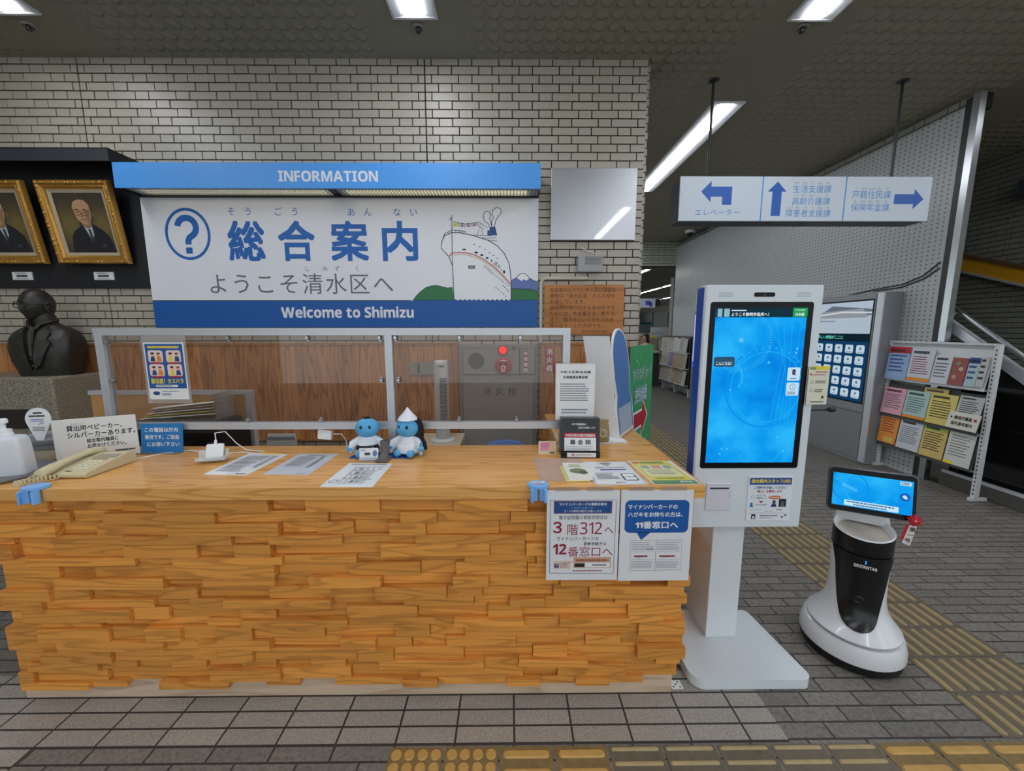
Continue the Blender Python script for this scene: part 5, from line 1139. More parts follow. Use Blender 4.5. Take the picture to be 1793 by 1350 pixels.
b.text(f, '電子証明書の更新手続きは', .05, .266, .247, .284, INK, .01); b.text(f, '３', .026, .207, .062, .257, MG, .02); b.text(f, '階', .084, .199, .128, .246, MG, .008); b.text(f, '312', .136, .202, .226, .254, MG, .01); b.text(f, 'へ', .236, .206, .272, .232, MG, 0)
b.text(f, 'マイナンバーカードの', .042, .174, .213, .192, INK, 0); b.text(f, '更新手続きは', .152, .153, .245, .168, INK, .012); b.text(f, '12', .026, .114, .082, .161, MG, .012); b.text(f, '番窓口へ', .088, .104, .272, .148, MG, 0)
b.rect(f, .112, .054, .266, .102, SM, 1); b.rect(f, .117, .058, .158, .074, INK, 2); b.rect(f, .16, .057, .262, .078, PAPER, 2); b.dashes(f, .122, .083, .258, .094, 1, mat('brown_print', '#9c5a4a', .5), 3, 4, .9); b.dashes(f, .19, .062, .255, .072, 1, INK, 3, 9)
b.rect(f, .03, .05, .1, .086, mat('card_pink', '#dcbfae', .5), 1); b.rect(f, .034, .056, .052, .074, NAVY, 2); b.disc(f, .043, .068, .004, SKN, 3); b.dashes(f, .056, .054, .095, .08, 3, GREYINK, 2, 5, .3); b.line(f, [(.07, .07), (.11, .085)], .0015, MG, 3); b.dashes(f, .11, .037, .262, .046, 1, MG, 2, 6); b.build('print', t)
t, f = hang(.452, .745, .595, .990, 'white hanging poster with a big blue speech bubble on the counter front')
b = B(); b.poly(f, rrect(.018, .212, .278, .352, .022, 6), mat('bubble_blue', '#1054a0', .45), 1); b.poly(f, [(.068, .214), (.126, .214), (.088, .180)], _M['bubble_blue'], 1)
b.text(f, 'マイナンバーカードの', .03, .314, .23, .334, PAPER, .025); b.text(f, 'ハガキをお持ちの方は、', .03, .28, .252, .302, PAPER, .025); b.text(f, '11番窓口へ', .062, .23, .236, .262, PAPER, .03)
b.line(f, [(.047, .046), (.258, .048), (.256, .18), (.045, .178), (.047, .046)], .0015, GREYINK, 1); b.line(f, [(.151, .048), (.151, .178)], .0015, GREYINK, 1)
for k, (a0, a1) in enumerate(((.052, .146), (.156, .252))):
    b.dashes(f, a0, .135, a1, .172, 5, GREYINK, 2, 20 + k, .3); b.line(f, [(a0, .128), (a1, .128)], .001, GREYINK, 1); b.dashes(f, a0 + .01, .103, a1 - .02, .116, 1, MG, 2, 30 + k, .6); b.line(f, [(a0 + .02, .10), (a0 + .05, .112)], .0012, MG, 2); b.line(f, [(a0, .094), (a1, .094)], .001, GREYINK, 1); b.dashes(f, a0, .055, a1, .09, 5, GREYINK, 2, 40 + k, .3)
b.rect(f, .11, .135, .146, .145, PAPER, 3); b.dashes(f, .112, .137, .144, .144, 1, INK, 4, 3); b.build('print', t)

# ================================================================ GUIDE KIOSK
KW = mat('kiosk_white', '#d5dde2', .22, coat=.3); KB = mat('kiosk_blue', '#123f94', .35); SCRB = mat('screen_glass', '#050608', .3, spec=.2)
t = thing('guide_kiosk', 'tall white touch screen kiosk with blue sides standing beside the counter', 'kiosk', (1.12, 1.85, 0))
f = Fr((0, 0, 0), (1, 0, 0), (0, 1, 0))
b = B(); b.prism(f, [(x, y) for x, y in arc((.90, 1.66), .065, 180, 270, 6) + arc((1.345, 1.635), .04, 270, 360, 5) + [(1.345, 2.02)] + arc((1.315, 2.02), .03, 0, 90, 5) + [(.86, 2.05), (.835, 2.03)]], .003, .05, KW); b.build('base', t, bevel=.005)
b = B(); b.box(1.015, 1.172, 1.85, 2.075, .05, .72, KW); b.build('column', t, bevel=.004)
b = B(); b.box(.872, 1.392, 1.785, 1.845, .688, 1.822, KW); b.build('panel', t, bevel=.006)
b = B(); b.box(.866, 1.398, 1.805, 1.865, .70, 1.815, KB); b.build('blue_back', t, bevel=.008)
g = Fr((0, 1.785, 0))
b = B(); b.prism(g, rrect(.893, .984, 1.352, 1.748, .012), -.001, .0015, SCRB); b.build('screen_bezel', t)
s0, s1, z0, z1 = .917, 1.325, 1.012, 1.722; W = s1 - s0; H = z1 - z0
q = Fr((s0, 1.7833, z0)); b = B()
CY = em('screen_cyan', '#0f9ef0'); CY2 = em('screen_light_cyan', '#22adf5'); CY3 = em('screen_deep_blue', '#0c93ea'); CY4 = em('screen_pale_cyan', '#5fc8fb'); SDK = em('screen_dark_bar', '#16323e'); SWH = em('screen_white', '#e8f1f6'); SGR = em('screen_green', '#1d9a58'); SSL = em('screen_slate', '#31506b')
rd = random.Random(4)
def screen_glow():
    m = bpy.data.materials.new('screen_picture'); m.use_nodes = True; N, L = nodes(m)
    for n in list(N): N.remove(n)
    o = N.new('ShaderNodeOutputMaterial'); e = N.new('ShaderNodeEmission'); tc = N.new('ShaderNodeTexCoord'); n = N.new('ShaderNodeTexNoise'); n.inputs['Scale'].default_value = 5; n.inputs['Detail'].default_value = 3
    r = N.new('ShaderNodeValToRGB'); k = r.color_ramp.elements; k[0].position = .33; k[0].color = lin('#077fe0'); k[1].position = .68; k[1].color = lin('#2cb6fb'); q = k.new(.5); q.color = lin('#0e9cf0')
    L.new(tc.outputs['Object'], n.inputs[0]); L.new(n.outputs['Fac'], r.inputs[0]); L.new(r.outputs[0], e.inputs[0]); L.new(e.outputs[0], o.inputs[0]); return m
CYN = screen_glow()
b.rect(q, 0, 0, W, H, CYN, 0); b.clip = (0, 0, W, H * .942)
b.ring(q, W * .3, H * .8, W * .30, .002, CY2, 2, 48); b.ring(q, W * .3, H * .8, W * .17, .003, CY2, 3)
b.disc(q, W * .3, H * .8, .010, CY4, 4)
for k in range(70):  # ticks of the dial
    a = 2 * PI * k / 70; b.line(q, [(W * .3 + W * .31 * math.cos(a), H * .8 + W * .31 * math.sin(a)), (W * .3 + W * .35 * math.cos(a), H * .8 + W * .35 * math.sin(a))], .0015, CY4, 3)
b.ring(q, W * .16, H * .56, W * .2, .012, CY2, 1, 48, None, -.1, .45); b.ring(q, W * .62, H * .5, W * .46, .008, CY3, 1, 64); b.ring(q, W * .62, H * .5, W * .40, .004, CY2, 2, 64); b.ring(q, W * .6, H * .12, W * .26, .004, CY2, 2, 48, None, .5, 1.0)
for k in range(16): a = .2 + k * .17; b.line(q, [(W * .62 + W * .42 * math.cos(a), H * .5 + W * .42 * math.sin(a)), (W * .62 + W * .455 * math.cos(a), H * .5 + W * .455 * math.sin(a))], .006, CY2, 2)
for k in range(5): b.line(q, [(W * (.55 + .1 * k), H * .94), (W * (.78 + .03 * k), H * (.72 - .1 * k)), (W * (.7 + .05 * k), H * (.3 - .05 * k))], .002, CY2, 2)
for k in range(9): b.disc(q, W * rd.random(), H * .9 * rd.random(), .003 + .003 * rd.random(), CY4, 3, None, 12)
b.clip = None; b.rect(q, 0, H * .942, W, H, SDK, 5); b.text(q, 'ようこそ静岡市役所へ！', W * .17, H * .949, W * .58, H * .972, SWH, .02, 6); b.dashes(q, W * .17, H * .978, W * .34, H * .99, 1, SWH, 6, 4); b.rect(q, W * .02, H * .945, W * .07, H * .995, em('screen_tower', '#8fb4c4'), 6); b.rect(q, W * .09, H * .945, W * .15, H * .995, _M['screen_tower'], 6)
b.rect(q, W * .84, H * .945, W, H, SGR, 6); b.text(q, '日本語', W * .87, H * .95, W * .965, H * .97, SWH, .02, 7); b.text(q, 'Language', W * .86, H * .98, W * .97, H * .993, SWH, .01, 7)
b.poly(q, rrect(W * .015, H * .632, W * .245, H * .695, .01), SSL, 5); b.text(q, 'こんにちは！', W * .04, H * .643, W * .215, H * .664, SWH, .015, 6)
for z_, kind in ((H * .585, 0), (H * .488, 1)):
    b.poly(q, rrect(W * .845, z_ - .030, W * .985, z_ + .030, .006), em('button_face', '#bfe0f3'), 5)
    if kind == 0: b.poly(q, rrect(W * .897, z_ - .004, W * .933, z_ + .022, .006), em('button_navy', '#243b63'), 6); b.line(q, [(W * .885, z_ + .022), (W * .945, z_ - .008)], .0025, em('button_red', '#c23148'), 7); b.dashes(q, W * .88, z_ - .024, W * .95, z_ - .016, 1, _M['button_navy'], 6, 3)
    else: b.ring(q, W * .915, z_ + .010, .014, .002, _M['button_navy'], 6, 24); b.textc(q, '?', W * .915, z_ + .010, .018, _M['button_navy'], .01, 6); b.dashes(q, W * .86, z_ - .026, W * .97, z_ - .010, 2, _M['button_navy'], 6, 5)
b.build('screen', t)
b = B(); b.prism(Fr((0, 1.785, 0)), rrect(1.083, 1.770, 1.175, 1.789, .008), -.001, .002, SCRB); b.disc(Fr((0, 1.783, 0)), 1.129, 1.7795, .005, mat('lens', '#20242c', .1), 1); b.build('camera_bar', t)
for x0 in (.928, 1.275):
    b = B()
    for i in range(9):
        for j in range(4): b.disc(g, x0 + i * .0068 + (j % 2) * .0034, 1.771 + j * .006, .0016, DARK, 1, None, 8)
    b.build('speaker_holes', t)
b = B(); b.box(.93, 1.05, 1.778, 1.786, .778, .912, mat('slot_door', '#cfcfdb', .35)); d = b.build('door', t, bevel=.002); b = B(); e = Fr((0, 1.778, 0)); b.rect(e, .945, .884, 1.035, .892, INK, 1); b.line(e, [(1.033, .861), (1.041, .861), (1.041, .848), (1.035, .848)], .0015, GREYINK, 1); b.build('slot', d)
b = B(); b.box(1.128, 1.335, 1.780, 1.786, .726, .944, mat('sticker_white', '#dde4ea', .3)); o = b.build('instruction_sheet', t); b = B(); e = Fr((1.128, 1.780, .726))
b.rect(e, .004, .178, .203, .212, mat('sticker_navy', '#2d4a8c', .4), 1); b.text(e, '総合案内スタッフ(AI)', .012, .184, .196, .206, YEL, .03, 2); b.text(e, 'ご用件をお話しください', .028, .158, .18, .171, NAVY, .02); b.text(e, '「窓口」を案内します', .04, .139, .16, .152, RED, .02)
b.text(e, 'ボタンを', .042, .120, .083, .130, INK, .01); b.text(e, '1回押して', .042, .107, .088, .117, INK, .01); b.poly(e, [(.053, .098), (.078, .098), (.0655, .088)], RED, 2); b.text(e, 'そのままお話す', .037, .074, .095, .084, INK, .01); b.ring(e, .024, .118, .008, .0012, GREYINK, 2, 20); b.disc(e, .02, .084, .006, TB_, 2); b.poly(e, [(.011, .068), (.03, .068), (.026, .078), (.015, .078)], TB_, 2)
b.disc(e, .128, .115, .03, mat('bubble_orange', '#d9784a', .4), 2, .009); b.dashes(e, .106, .112, .15, .119, 1, PAPER, 3, 4); b.disc(e, .127, .094, .008, mat('figure_purple', '#3c2f6a', .5), 2); b.poly(e, [(.112, .068), (.142, .068), (.134, .086), (.12, .086)], _M['figure_purple'], 2); b.rect(e, .15, .068, .185, .108, INK, 2); b.disc(e, .167, .088, .008, GREYINK, 3); b.poly(e, [(.155, .07), (.18, .07), (.174, .082), (.161, .082)], GREYINK, 3)
b.text(e, 'マイナンバー', .02, .052, .07, .059, GREYINK, 0); b.text(e, '証明書', .14, .05, .168, .058, GREYINK, 0); b.text(e, '住　所', .09, .042, .12, .049, GREYINK, 0); b.line(e, [(.006, .037), (.198, .037)], .001, GREYINK, 1); b.rect(e, .024, .008, .044, .032, INK, 2); b.disc(e, .034, .017, .006, PAPER, 3); b.text(e, 'Multilingual Support', .065, .02, .15, .028, INK, .02); b.dashes(e, .065, .011, .13, .016, 1, GREYINK, 2, 5); b.rect(e, .166, .014, .176, .021, MG, 2); b.rect(e, .180, .023, .192, .03, GREYINK, 2); b.build('print', o)
t = thing('instruction_card', 'small cream card with yellow header attached to the edge of the white kiosk', 'card', (1.40, 1.775, 1.28)); e = Fr((1.352, 1.772, 1.288), (1, .05, 0), (0, 0, 1))
b = B(); b.fbox(e, 0, .098, 0, .176, -.002, 0, mat('card_cream', '#dcd9c3', .45)); b.build('card', t)
b = B(); b.rect(e, .022, .158, .098, .176, YEL, 1); b.rect(e, .004, .16, .03, .172, mat('card_green', '#7d9a4c', .5), 2); b.dashes(e, .03, .146, .09, .153, 1, RED, 2, 4); b.dashes(e, .02, .134, .09, .14, 1, RED, 2, 6); b.poly(e, [(.004, .139), (.013, .146), (.013, .132)], RED, 2); b.ring(e, .018, .103, .007, .001, GREYINK, 2, 16); b.dashes(e, .034, .096, .09, .112, 2, INK, 2, 5, .4); b.ring(e, .018, .066, .007, .001, GREYINK, 2, 16); b.dashes(e, .034, .055, .08, .073, 2, INK, 2, 9, .4); b.poly(e, [(.066, .04), (.08, .04), (.068, .028), (.08, .028)], INK, 2); b.dashes(e, .02, .008, .09, .018, 1, GREYINK, 2, 9); b.build('print', t)
t = thing('gooseneck_microphone', 'small black microphone on a thin stalk sticking out beside the kiosk', 'microphone', (1.42, 1.8, 1.26))
b = B(); b.tube([(1.392, 1.81, 1.255), (1.44, 1.80, 1.258), (1.475, 1.795, 1.260)], .004, BLACK, 8); b.build('stalk', t); b = B(); b.ball((1.49, 1.793, 1.262), (.021, .015, .0135), BLACK, 16, 10); b.build('head', t)

# ================================================================ SERVICE ROBOT
RC = Vector((1.762, 1.845, 0)); RF = Vector((-.57, -.82, 0)).normalized(); RS_ = Vector((-RF.y, RF.x, 0)); RW = mat('robot_white', '#d8dadd', .3, coat=.4); RB = mat('robot_black', '#0c0d0f', .25)
def rp(a, f_, z): return RC + a * RS_ + f_ * RF + Vector((0, 0, z))
def rr_(ra, rf, z, df=0., n=48, tilt=0.): return [rp(ra * math.cos(q), df + rf * math.sin(q), z - tilt * math.sin(q)) for q in (2 * PI * i / n for i in range(n))]
t = thing('service_robot', 'white and black service robot with tilted screen standing on the slate floor', 'robot', RC)
b = B(); b.rings([rr_(.185, .195, .004), rr_(.205, .213, .012), rr_(.208, .216, .05), rr_(.2, .21, .055)], BLACK); b.build('drive_base', t)
b = B(); b.rings([rr_(.205, .214, .045), rr_(.214, .223, .055), rr_(.213, .222, .085), rr_(.204, .214, .125), rr_(.197, .207, .138), rr_(.186, .196, .142), rr_(.18, .19, .138)], RW); b.build('bumper', t)
b = B(); b.rings([rr_(.176, .186, .136), rr_(.176, .186, .160)], BLACK); b.build('groove', t)
b = B(); b.rings([rr_(.178, .188, .156), rr_(.189, .206, .155, .006), rr_(.189, .207, .163, .006), rr_(.170, .184, .185, .003), rr_(.148, .155, .215), rr_(.127, .130, .255), rr_(.116, .119, .31), rr_(.113, .117, .40), rr_(.115, .118, .52), rr_(.117, .120, .555), rr_(.11, .113, .556)], RW); b.build('body', t)
b = B(); b.rings([rr_(.116, .119, .545), rr_(.1185, .1215, .555), rr_(.119, .122, .635, 0, 48, .015), rr_(.119, .122, .655, 0, 48, .022)], RB, True, (True, False)); b.build('collar', t)
SKP = [(.150, .188), (.160, .204), (.168, .204), (.185, .184), (.215, .155), (.255, .130), (.31, .119), (.40, .117), (.52, .118), (.56, .121)]
def skin_r(z):
    for (a, ra), (c, rc) in zip(SKP, SKP[1:]):
        if a <= z <= c: return ra + (rc - ra) * (z - a) / (c - a)
    return .12
# black front shield wrapped on the body
b = B(); rs = []; N_ = 15
for z, hw, r in ((.555, 1.25, .1235), (.53, 1.15, .1235), (.48, 1.0, .1222), (.40, .9, .1215), (.31, .76, .1225), (.27, .64, .12), (.24, .52, .12), (.22, .4, .12), (.206, .26, .12), (.199, .1, .12)):
    r = max(r, skin_r(z) + .003)
    rs.append([rp(r * .985 * math.sin(hw * (2 * i / (N_ - 1) - 1)), r * 1.01 * math.cos(hw * (2 * i / (N_ - 1) - 1)) + .002, z) for i in range(N_)])
vs = [p for r in rs for p in r]; b.add(vs, [(k * N_ + i, k * N_ + i + 1, (k + 1) * N_ + i + 1, (k + 1) * N_ + i) for k in range(len(rs) - 1) for i in range(N_ - 1)], RB, True); sh = b.build('front_shield', t)
b = B(); e = Fr(rp(.004, .1265, .0), RS_ , (0, 0, 1)); b.text(e, 'ORIONSTAR', -.043, .500, .043, .516, mat('logo_white', '#dfe3e8', .4), .02, 3); b.rect(e, -.003, .522, .003, .54, em('status_blue', '#3a8de0'), 3); b.build('logo', sh)
b = B(); ax = Fr(rp(-.005, .1195, .335), RS_, (0, 0, 1)); b.lathe([(.02, 0), (.02, .007), (.015, .010), (.011, .006)], None, BLACK, 24, ax=ax); b.build('sensor', sh)
b = B(); TR = mat('robot_tray', '#b9b2a6', .5); b.rings([rr_(.119, .122, .655, 0, 48, .022), rr_(.115, .118, .662, 0, 48, .022), rr_(.108, .111, .655, 0, 48, .022), rr_(.098, .1, .632, 0, 48, .016)], RW, True, (False, False)); b.rings([rr_(.098, .1, .632, 0, 48, .016), rr_(.05, .05, .630, 0, 48, .01)], TR, True, (False, True)); b.build('tray', t)
b = B(); nk = []   # back shell that rises from the tray rim to the screen
for z, w_, d0, d1 in ((.655, .112, -.118, -.06), (.69, .105, -.118, -.055), (.73, .09, -.105, -.04), (.77, .07, -.085, -.01), (.80, .055, -.055, .01)):
    nk.append([rp(w_ * math.copysign(abs(math.cos(q)) ** .7, math.cos(q)), (d0 + d1) / 2 + (d1 - d0) / 2 * math.copysign(abs(math.sin(q)) ** .8, math.sin(q)), z) for q in (2 * PI * i / 28 for i in range(28))])
b.rings(nk, RW); b.build('neck', t)
# screen
A_ = Vector((1.530, 1.818, .985)); D_2 = Vector((1.812, 1.668, .985)); u = (D_2 - A_).normalized(); nrm = u.cross(Vector((0, 0, 1))); up = (Vector((0, 0, 1)) - .17 * nrm).normalized()
W = (D_2 - A_).length; H = .205; e = Fr(A_ - up * H, u, up)
b = B(); out = rrect(0, 0, W, H, .022, 6); out = [(x, y + (.012 * math.sin(PI * x / W) if y > H * .6 else 0)) for x, y in out]; b.rings([[e.P(W / 2 + (x - W / 2) * s, H / 2 + (y - H / 2) * s, c) for x, y in out] for c, s in ((-.03, .8), (-.026, .93), (-.012, 1.0), (-.001, 1.0), (.001, .985))], mat('tablet_grey', '#54575a', .3, metal=.4), True, (True, True)); b.build('screen_shell', t, sharp=45)
e2 = Fr(e.P(0, 0, .0012), u, up); b = B(); b.poly(e2, rrect(.005, .005, W - .005, H - .005, .018, 6), SCRB, 0); x0, x1, y0, y1 = .019, W - .017, .026, H - .028; X = x1 - x0; Y = y1 - y0; e3 = Fr(e2.P(x0, y0, 0), u, up)
b.rect(e3, 0, 0, X, Y, CYN, 1); b.clip = (0, 0, X, Y); b.ring(e3, X * .22, Y * .6, Y * .46, .006, CY3, 2, 32); b.ring(e3, X * .4, Y * .6, Y * .5, .008, CY2, 2, 48, None, .3, .9); b.poly(e3, [(X * .7, 0), (X, 0), (X, Y * .3), (X * .85, Y * .2)], CY3, 2); b.poly(e3, [(X * .05, Y), (X * .25, Y), (X * .12, Y * .7), (0, Y * .8)], CY2, 2)
for k in range(14): b.rect(e3, X * .12 + k * .004, Y * (.62 - .012 * k), X * .12 + k * .004 + .002, Y * (.72 - .012 * k), CY4, 4)
for k in range(8): b.line(e3, [(X * .78, Y * (.35 + .06 * k)), (X * .82, Y * (.36 + .06 * k))], .004, CY2, 3)
b.clip = None; b.poly(e3, rrect(X * .16, Y * .03, X * .84, Y * .2, .004), em('caption_box', '#c8e6f8'), 5); b.dashes(e3, X * .19, Y * .125, X * .82, Y * .175, 1, em('caption_ink', '#3f6f9c'), 6, 4, .8); b.dashes(e3, X * .28, Y * .05, X * .72, Y * .10, 1, _M['caption_ink'], 6, 8, .8)
b.disc(e3, X * .905, Y * .52, .018, em('chat_blue', '#1a5fc0'), 5); b.disc(e3, X * .90, Y * .53, .007, _M['caption_box'], 6); b.disc(e3, X * .915, Y * .50, .006, _M['caption_box'], 6); b.rect(e3, X * .84, Y * .86, X * .97, Y * .97, _M['caption_box'], 5); b.dashes(e3, X * .85, Y * .87, X * .96, Y * .96, 2, _M['button_navy'], 6, 3); b.build('screen', t)
# rosette
t = thing('ribbon_rosette', 'red ribbon rosette with a white tail hanging on the robot screen corner', 'rosette', e.P(W, .01, .01)); c = e.P(W - .012, .012, .012); RR = mat('satin_red', '#c01c30', .4)
b = B()
for ring_, (n, r, l) in enumerate(((11, .017, 0), (9, .012, .006), (6, .006, .011))):
    for i in range(n):
        a = 2 * PI * (i + .4 * ring_) / n; d = math.cos(a) * u + math.sin(a) * up; s_ = -math.sin(a) * u + math.cos(a) * up
        p = c + d * r + e.n * l; b.add([c + e.n * l, p + s_ * .007 + e.n * .003, p + d * .012 + e.n * .005, p - s_ * .007 + e.n * .003, p + e.n * .009], [(0, 3, 4), (0, 4, 1), (1, 4, 2), (3, 2, 4), (0, 1, 2, 3)], RR)
b.ball(c + e.n * .014, .006, mat('rosette_centre', '#e3a6a0', .4), 12, 8); b.build('bow', t)
b = B(); k = Fr(c - Vector((0, 0, .012)), u, (0, 0, 1)); sl_ = lambda y: .25 * y
b.poly(k, [(-.024, -.012), (.014, -.012), (.0, -.095), (-.038, -.085)], RR, 3); b.poly(k, [(-.014, -.012), (.012, -.012), (-.003, -.108), (-.03, -.10)], mat('ribbon_white', '#ded5d8', .5), 5); b.build('tail', t)
b = B()
for i, ch in enumerate('第一号'): b.textc(k, ch, -.002 - i * .0055, -.032 - i * .026, .022, INK, .02, 7)
b.build('lettering', t)

# ================================================================ CORRIDOR
def big_kiosk(y0, y1, label, second):
    t = thing('wall_kiosk', label, 'kiosk', (4.37, (y0 + y1) / 2, 0), None if second else None); KG = mat('kiosk_grey', '#878a8d', .35, metal=.1); f = Fr((4.30, y1, 0), (0, -1, 0), (0, 0, 1)); L_ = y1 - y0
    b = B(); b.box(4.30, 4.515, y0, y1, .0, 2.05, KG); b.box(4.285, 4.31, y0 + .09, y1 - .03, .62, 2.03, KG); b.build('body', t, bevel=.006)
    b = B(); b.fbox(f, L_ - .075, L_ + .003, .02, 2.045, -.01, .02, ALU); b.build('edge_strip', t, bevel=.008)
    b = B(); b.fbox(f, .03, L_ - .09, .05, .60, 0, .012, mat('kiosk_door_grey', '#7d8083', .4, metal=.1)); b.build('door', t)
    g = Fr((4.2845, y1 - .05, .74), (0, -1, 0), (0, 0, 1)); W = L_ - .17; H = 1.22
    b = B(); b.rect(g, -.02, -.02, W + .02, H + .02, SCRB, .5)
    if not second:
        b.rect(g, 0, 0, W, H * .60, em('menu_navy', '#123c63', .9), 1); b.rect(g, 0, H * .60, W, H * .68, em('menu_dark', '#10212e'), 1); b.text(g, '新しい情報がここに', W * .06, H * .622, W * .56, H * .66, em('menu_teal', '#5fd0b4'), .02, 2); b.rect(g, 0, H * .68, W, H * .83, em('menu_white', '#a8b6c4'), 1); b.dashes(g, W * .05, H * .8, W * .4, H * .82, 1, em('menu_ink', '#6a7a8a'), 2, 3)
        b.rect(g, 0, H * .83, W, H, em('photo_sky', '#a9b8c8'), 1); b.poly(g, [(0, H * .86), (W * .3, H * .97), (W, H * .92), (W, H * .86)], em('photo_roof', '#5f6a76'), 2); b.poly(g, [(W * .05, H * .84), (W * .1, H * .91), (W * .85, H * .93), (W * .95, H * .84)], em('photo_front', '#8c9098'), 3); b.line(g, [(0, H * .87), (W * .5, H * .9), (W, H * .885)], .02, em('photo_canopy', '#c6cbd1'), 4)
        rd = random.Random(9)
        for r in range(5):
            for c in range(5): b.poly(g, rrect(W * (.05 + .19 * c), H * (.03 + .113 * r), W * (.19 + .19 * c), H * (.115 + .113 * r), .02, 3), em('tile_%d' % ((r * 5 + c) % 4), ('#b9cbd8', '#c4d2da', '#aebfce', '#3f6f9f')[0 if (r, c) not in ((4, 0), (2, 4), (2, 0)) else 3]), 2); b.disc(g, W * (.12 + .19 * c), H * (.08 + .113 * r), .018, em(('icon_a', 'icon_b', 'icon_c')[rd.randrange(3)], ('#4f7590', '#5a9a7a', '#6d7f94')[rd.randrange(3)]), 3, None, 10); b.dashes(g, W * (.07 + .19 * c), H * (.037 + .113 * r), W * (.17 + .19 * c), H * (.05 + .113 * r), 1, em('menu_ink', '#6a7a8a'), 3, r * 7 + c)
    else:
        b.rect(g, 0, 0, W, H, em('lavender', '#a9abe0'), 1); b.rect(g, 0, 0, W, H * .12, em('blue_foot', '#3f63d8'), 2)
        for i in range(5): b.disc(g, W * .6, H * (.25 + .13 * i), .035, em('lav_ink', '#5b62a6'), 2, None, 12)
    b.build('screen', t)
    b = B(); b.rect(Fr((4.2995, y0 + .3, .69), (0, -1, 0), (0, 0, 1)), 0, 0, .09, .035, PAPER, 1); b.build('sticker', t); return t
big_kiosk(4.61, 5.62, 'large grey wall kiosk showing a menu of white icons behind the white guide kiosk', False)
big_kiosk(8.7, 9.3, 'narrow grey wall kiosk with a lavender screen far down the corridor', True)
t = thing('blue_wall_sign', 'blue notice with white lettering above the lavender wall kiosk', 'notice', (4.44, 9.05, 2.08)); b = B(); b.box(4.34, 4.515, 8.75, 9.35, 2.055, 2.40, PAPER); b.build('board', t); g = Fr((4.34, 9.35, 2.055), (0, -1, 0), (0, 0, 1)); b = B(); b.rect(g, .02, .02, .58, .325, NAVY, 1); b.dashes(g, .08, .06, .52, .29, 4, PAPER, 2, 5); b.build('print', t)
# cable and dome bits on the perforated wall
b = B(); b.tube([(4.505, 5.4, 2.06), (4.51, 5.0, 2.11), (4.51, 4.65, 2.13), (4.51, 4.42, 2.2), (4.51, 4.26, 2.32)], .006, DARK, 6); b.tube([(4.507, 5.0, 2.09), (4.51, 4.65, 2.10), (4.51, 4.4, 2.17), (4.51, 4.26, 2.26)], .006, DARK, 6); tag(b.build('sagging_cable', loc=(4.44, 4.6, 2.1)), 'thin dark cables sagging along the perforated wall above the grey kiosk', 'cable')

# near leaflet rack
t = thing('leaflet_rack', 'white slotted steel leaflet rack in front of the stair glass', 'rack', (4.45, 4.1, 0)); RK = mat('rack_white', '#c9cccd', .4); CLP = clear('rack_acrylic', '#f0f2f2', .4, .06)
for y in (3.585, 4.605):
    b = B(); b.box(4.43, 4.47, y - .02, y + .02, 0.002, 1.49, RK)
    for k in range(36): b.box(4.4285, 4.43, y - .005, y + .005, .06 + k * .039, .078 + k * .039, DARK)
    b.build('upright', t); b = B(); b.box(4.40, 4.56, y - .015, y + .015, 0.001, .03, RK); b.build('foot', t)
SHV = ((1.475, 1.08), (1.01, .655), (.66, .30))
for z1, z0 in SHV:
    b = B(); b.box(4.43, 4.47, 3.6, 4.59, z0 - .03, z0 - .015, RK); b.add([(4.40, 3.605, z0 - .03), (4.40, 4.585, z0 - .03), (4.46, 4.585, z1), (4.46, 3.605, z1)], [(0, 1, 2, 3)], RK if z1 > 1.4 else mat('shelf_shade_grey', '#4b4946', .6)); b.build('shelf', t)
b = B(); b.box(4.42, 4.46, 3.6, 4.6, 1.475, 1.495, RK); b.build('top_bar', t)
def rackleaf(y1, y0, z0, z1, m, label, pr, lean=.035, x=4.385, name='leaflet'):
    """leaflet facing the corridor: y1 is its far edge, y0 its near edge"""
    t = thing(name, label, 'leaflet', (x, (y0 + y1) / 2, z0), 'leaflets on the near rack'); f = Fr((x, y1, z0), (0, -1, 0), (lean / (z1 - z0), 0, 1)); W = y1 - y0; H = z1 - z0
    b = B(); b.fbox(f, 0, W, 0, H, -.008, 0, m); b.build('paper', t); b = B(); pr(b, f, W, H); b.build('print', t); return t
def lp(top=None, foot=None, ink=GREYINK, rows=7, seed=1):
    def pr(b, f, W, H):
        b.dashes(f, W * .1, H * .2, W * .9, H * .78, rows, ink, 2, seed, .4); b.dashes(f, W * .1, H * .84, W * .85, H * .93, 1, INK, 2, seed + 9, .9)
        if top: b.rect(f, 0, H * .8, W, H, top, 1)
        if foot: b.rect(f, 0, 0, W, H * .1, foot, 1)
    return pr
C = lambda n, h: mat('leaf_' + n, h, .45)
rackleaf(4.585, 4.34, 1.07, 1.43, C('blue', '#8fa9cf'), 'blue and white leaflet on the top shelf of the rack beside the grey kiosk', lp(RED, None, NAVY, 5, 1))
rackleaf(4.33, 4.09, 1.075, 1.42, C('white', '#c5c9d0'), 'white leaflet with orange foot on the top shelf of the rack', lp(None, ORANGE, MG, 8, 2))
rackleaf(4.08, 3.92, 1.075, 1.36, C('pale', '#c8ccd2'), 'pale leaflet between the orange footed one and the red recipe leaflet', lp(None, None, GREYINK, 5, 3))
rackleaf(3.91, 3.78, 1.08, 1.35, C('rust', '#8f4a45'), 'rust red leaflet with round pictures on the top shelf of the rack', lambda b, f, W, H: [b.disc(f, W * x, H * y, .02, C('dot%d' % k, ('#b59a6a', '#b8b0a0', '#6f8a5a')[k]), 2, None, 12) for k, (x, y) in enumerate(((.3, .3), (.65, .6), (.4, .8)))])
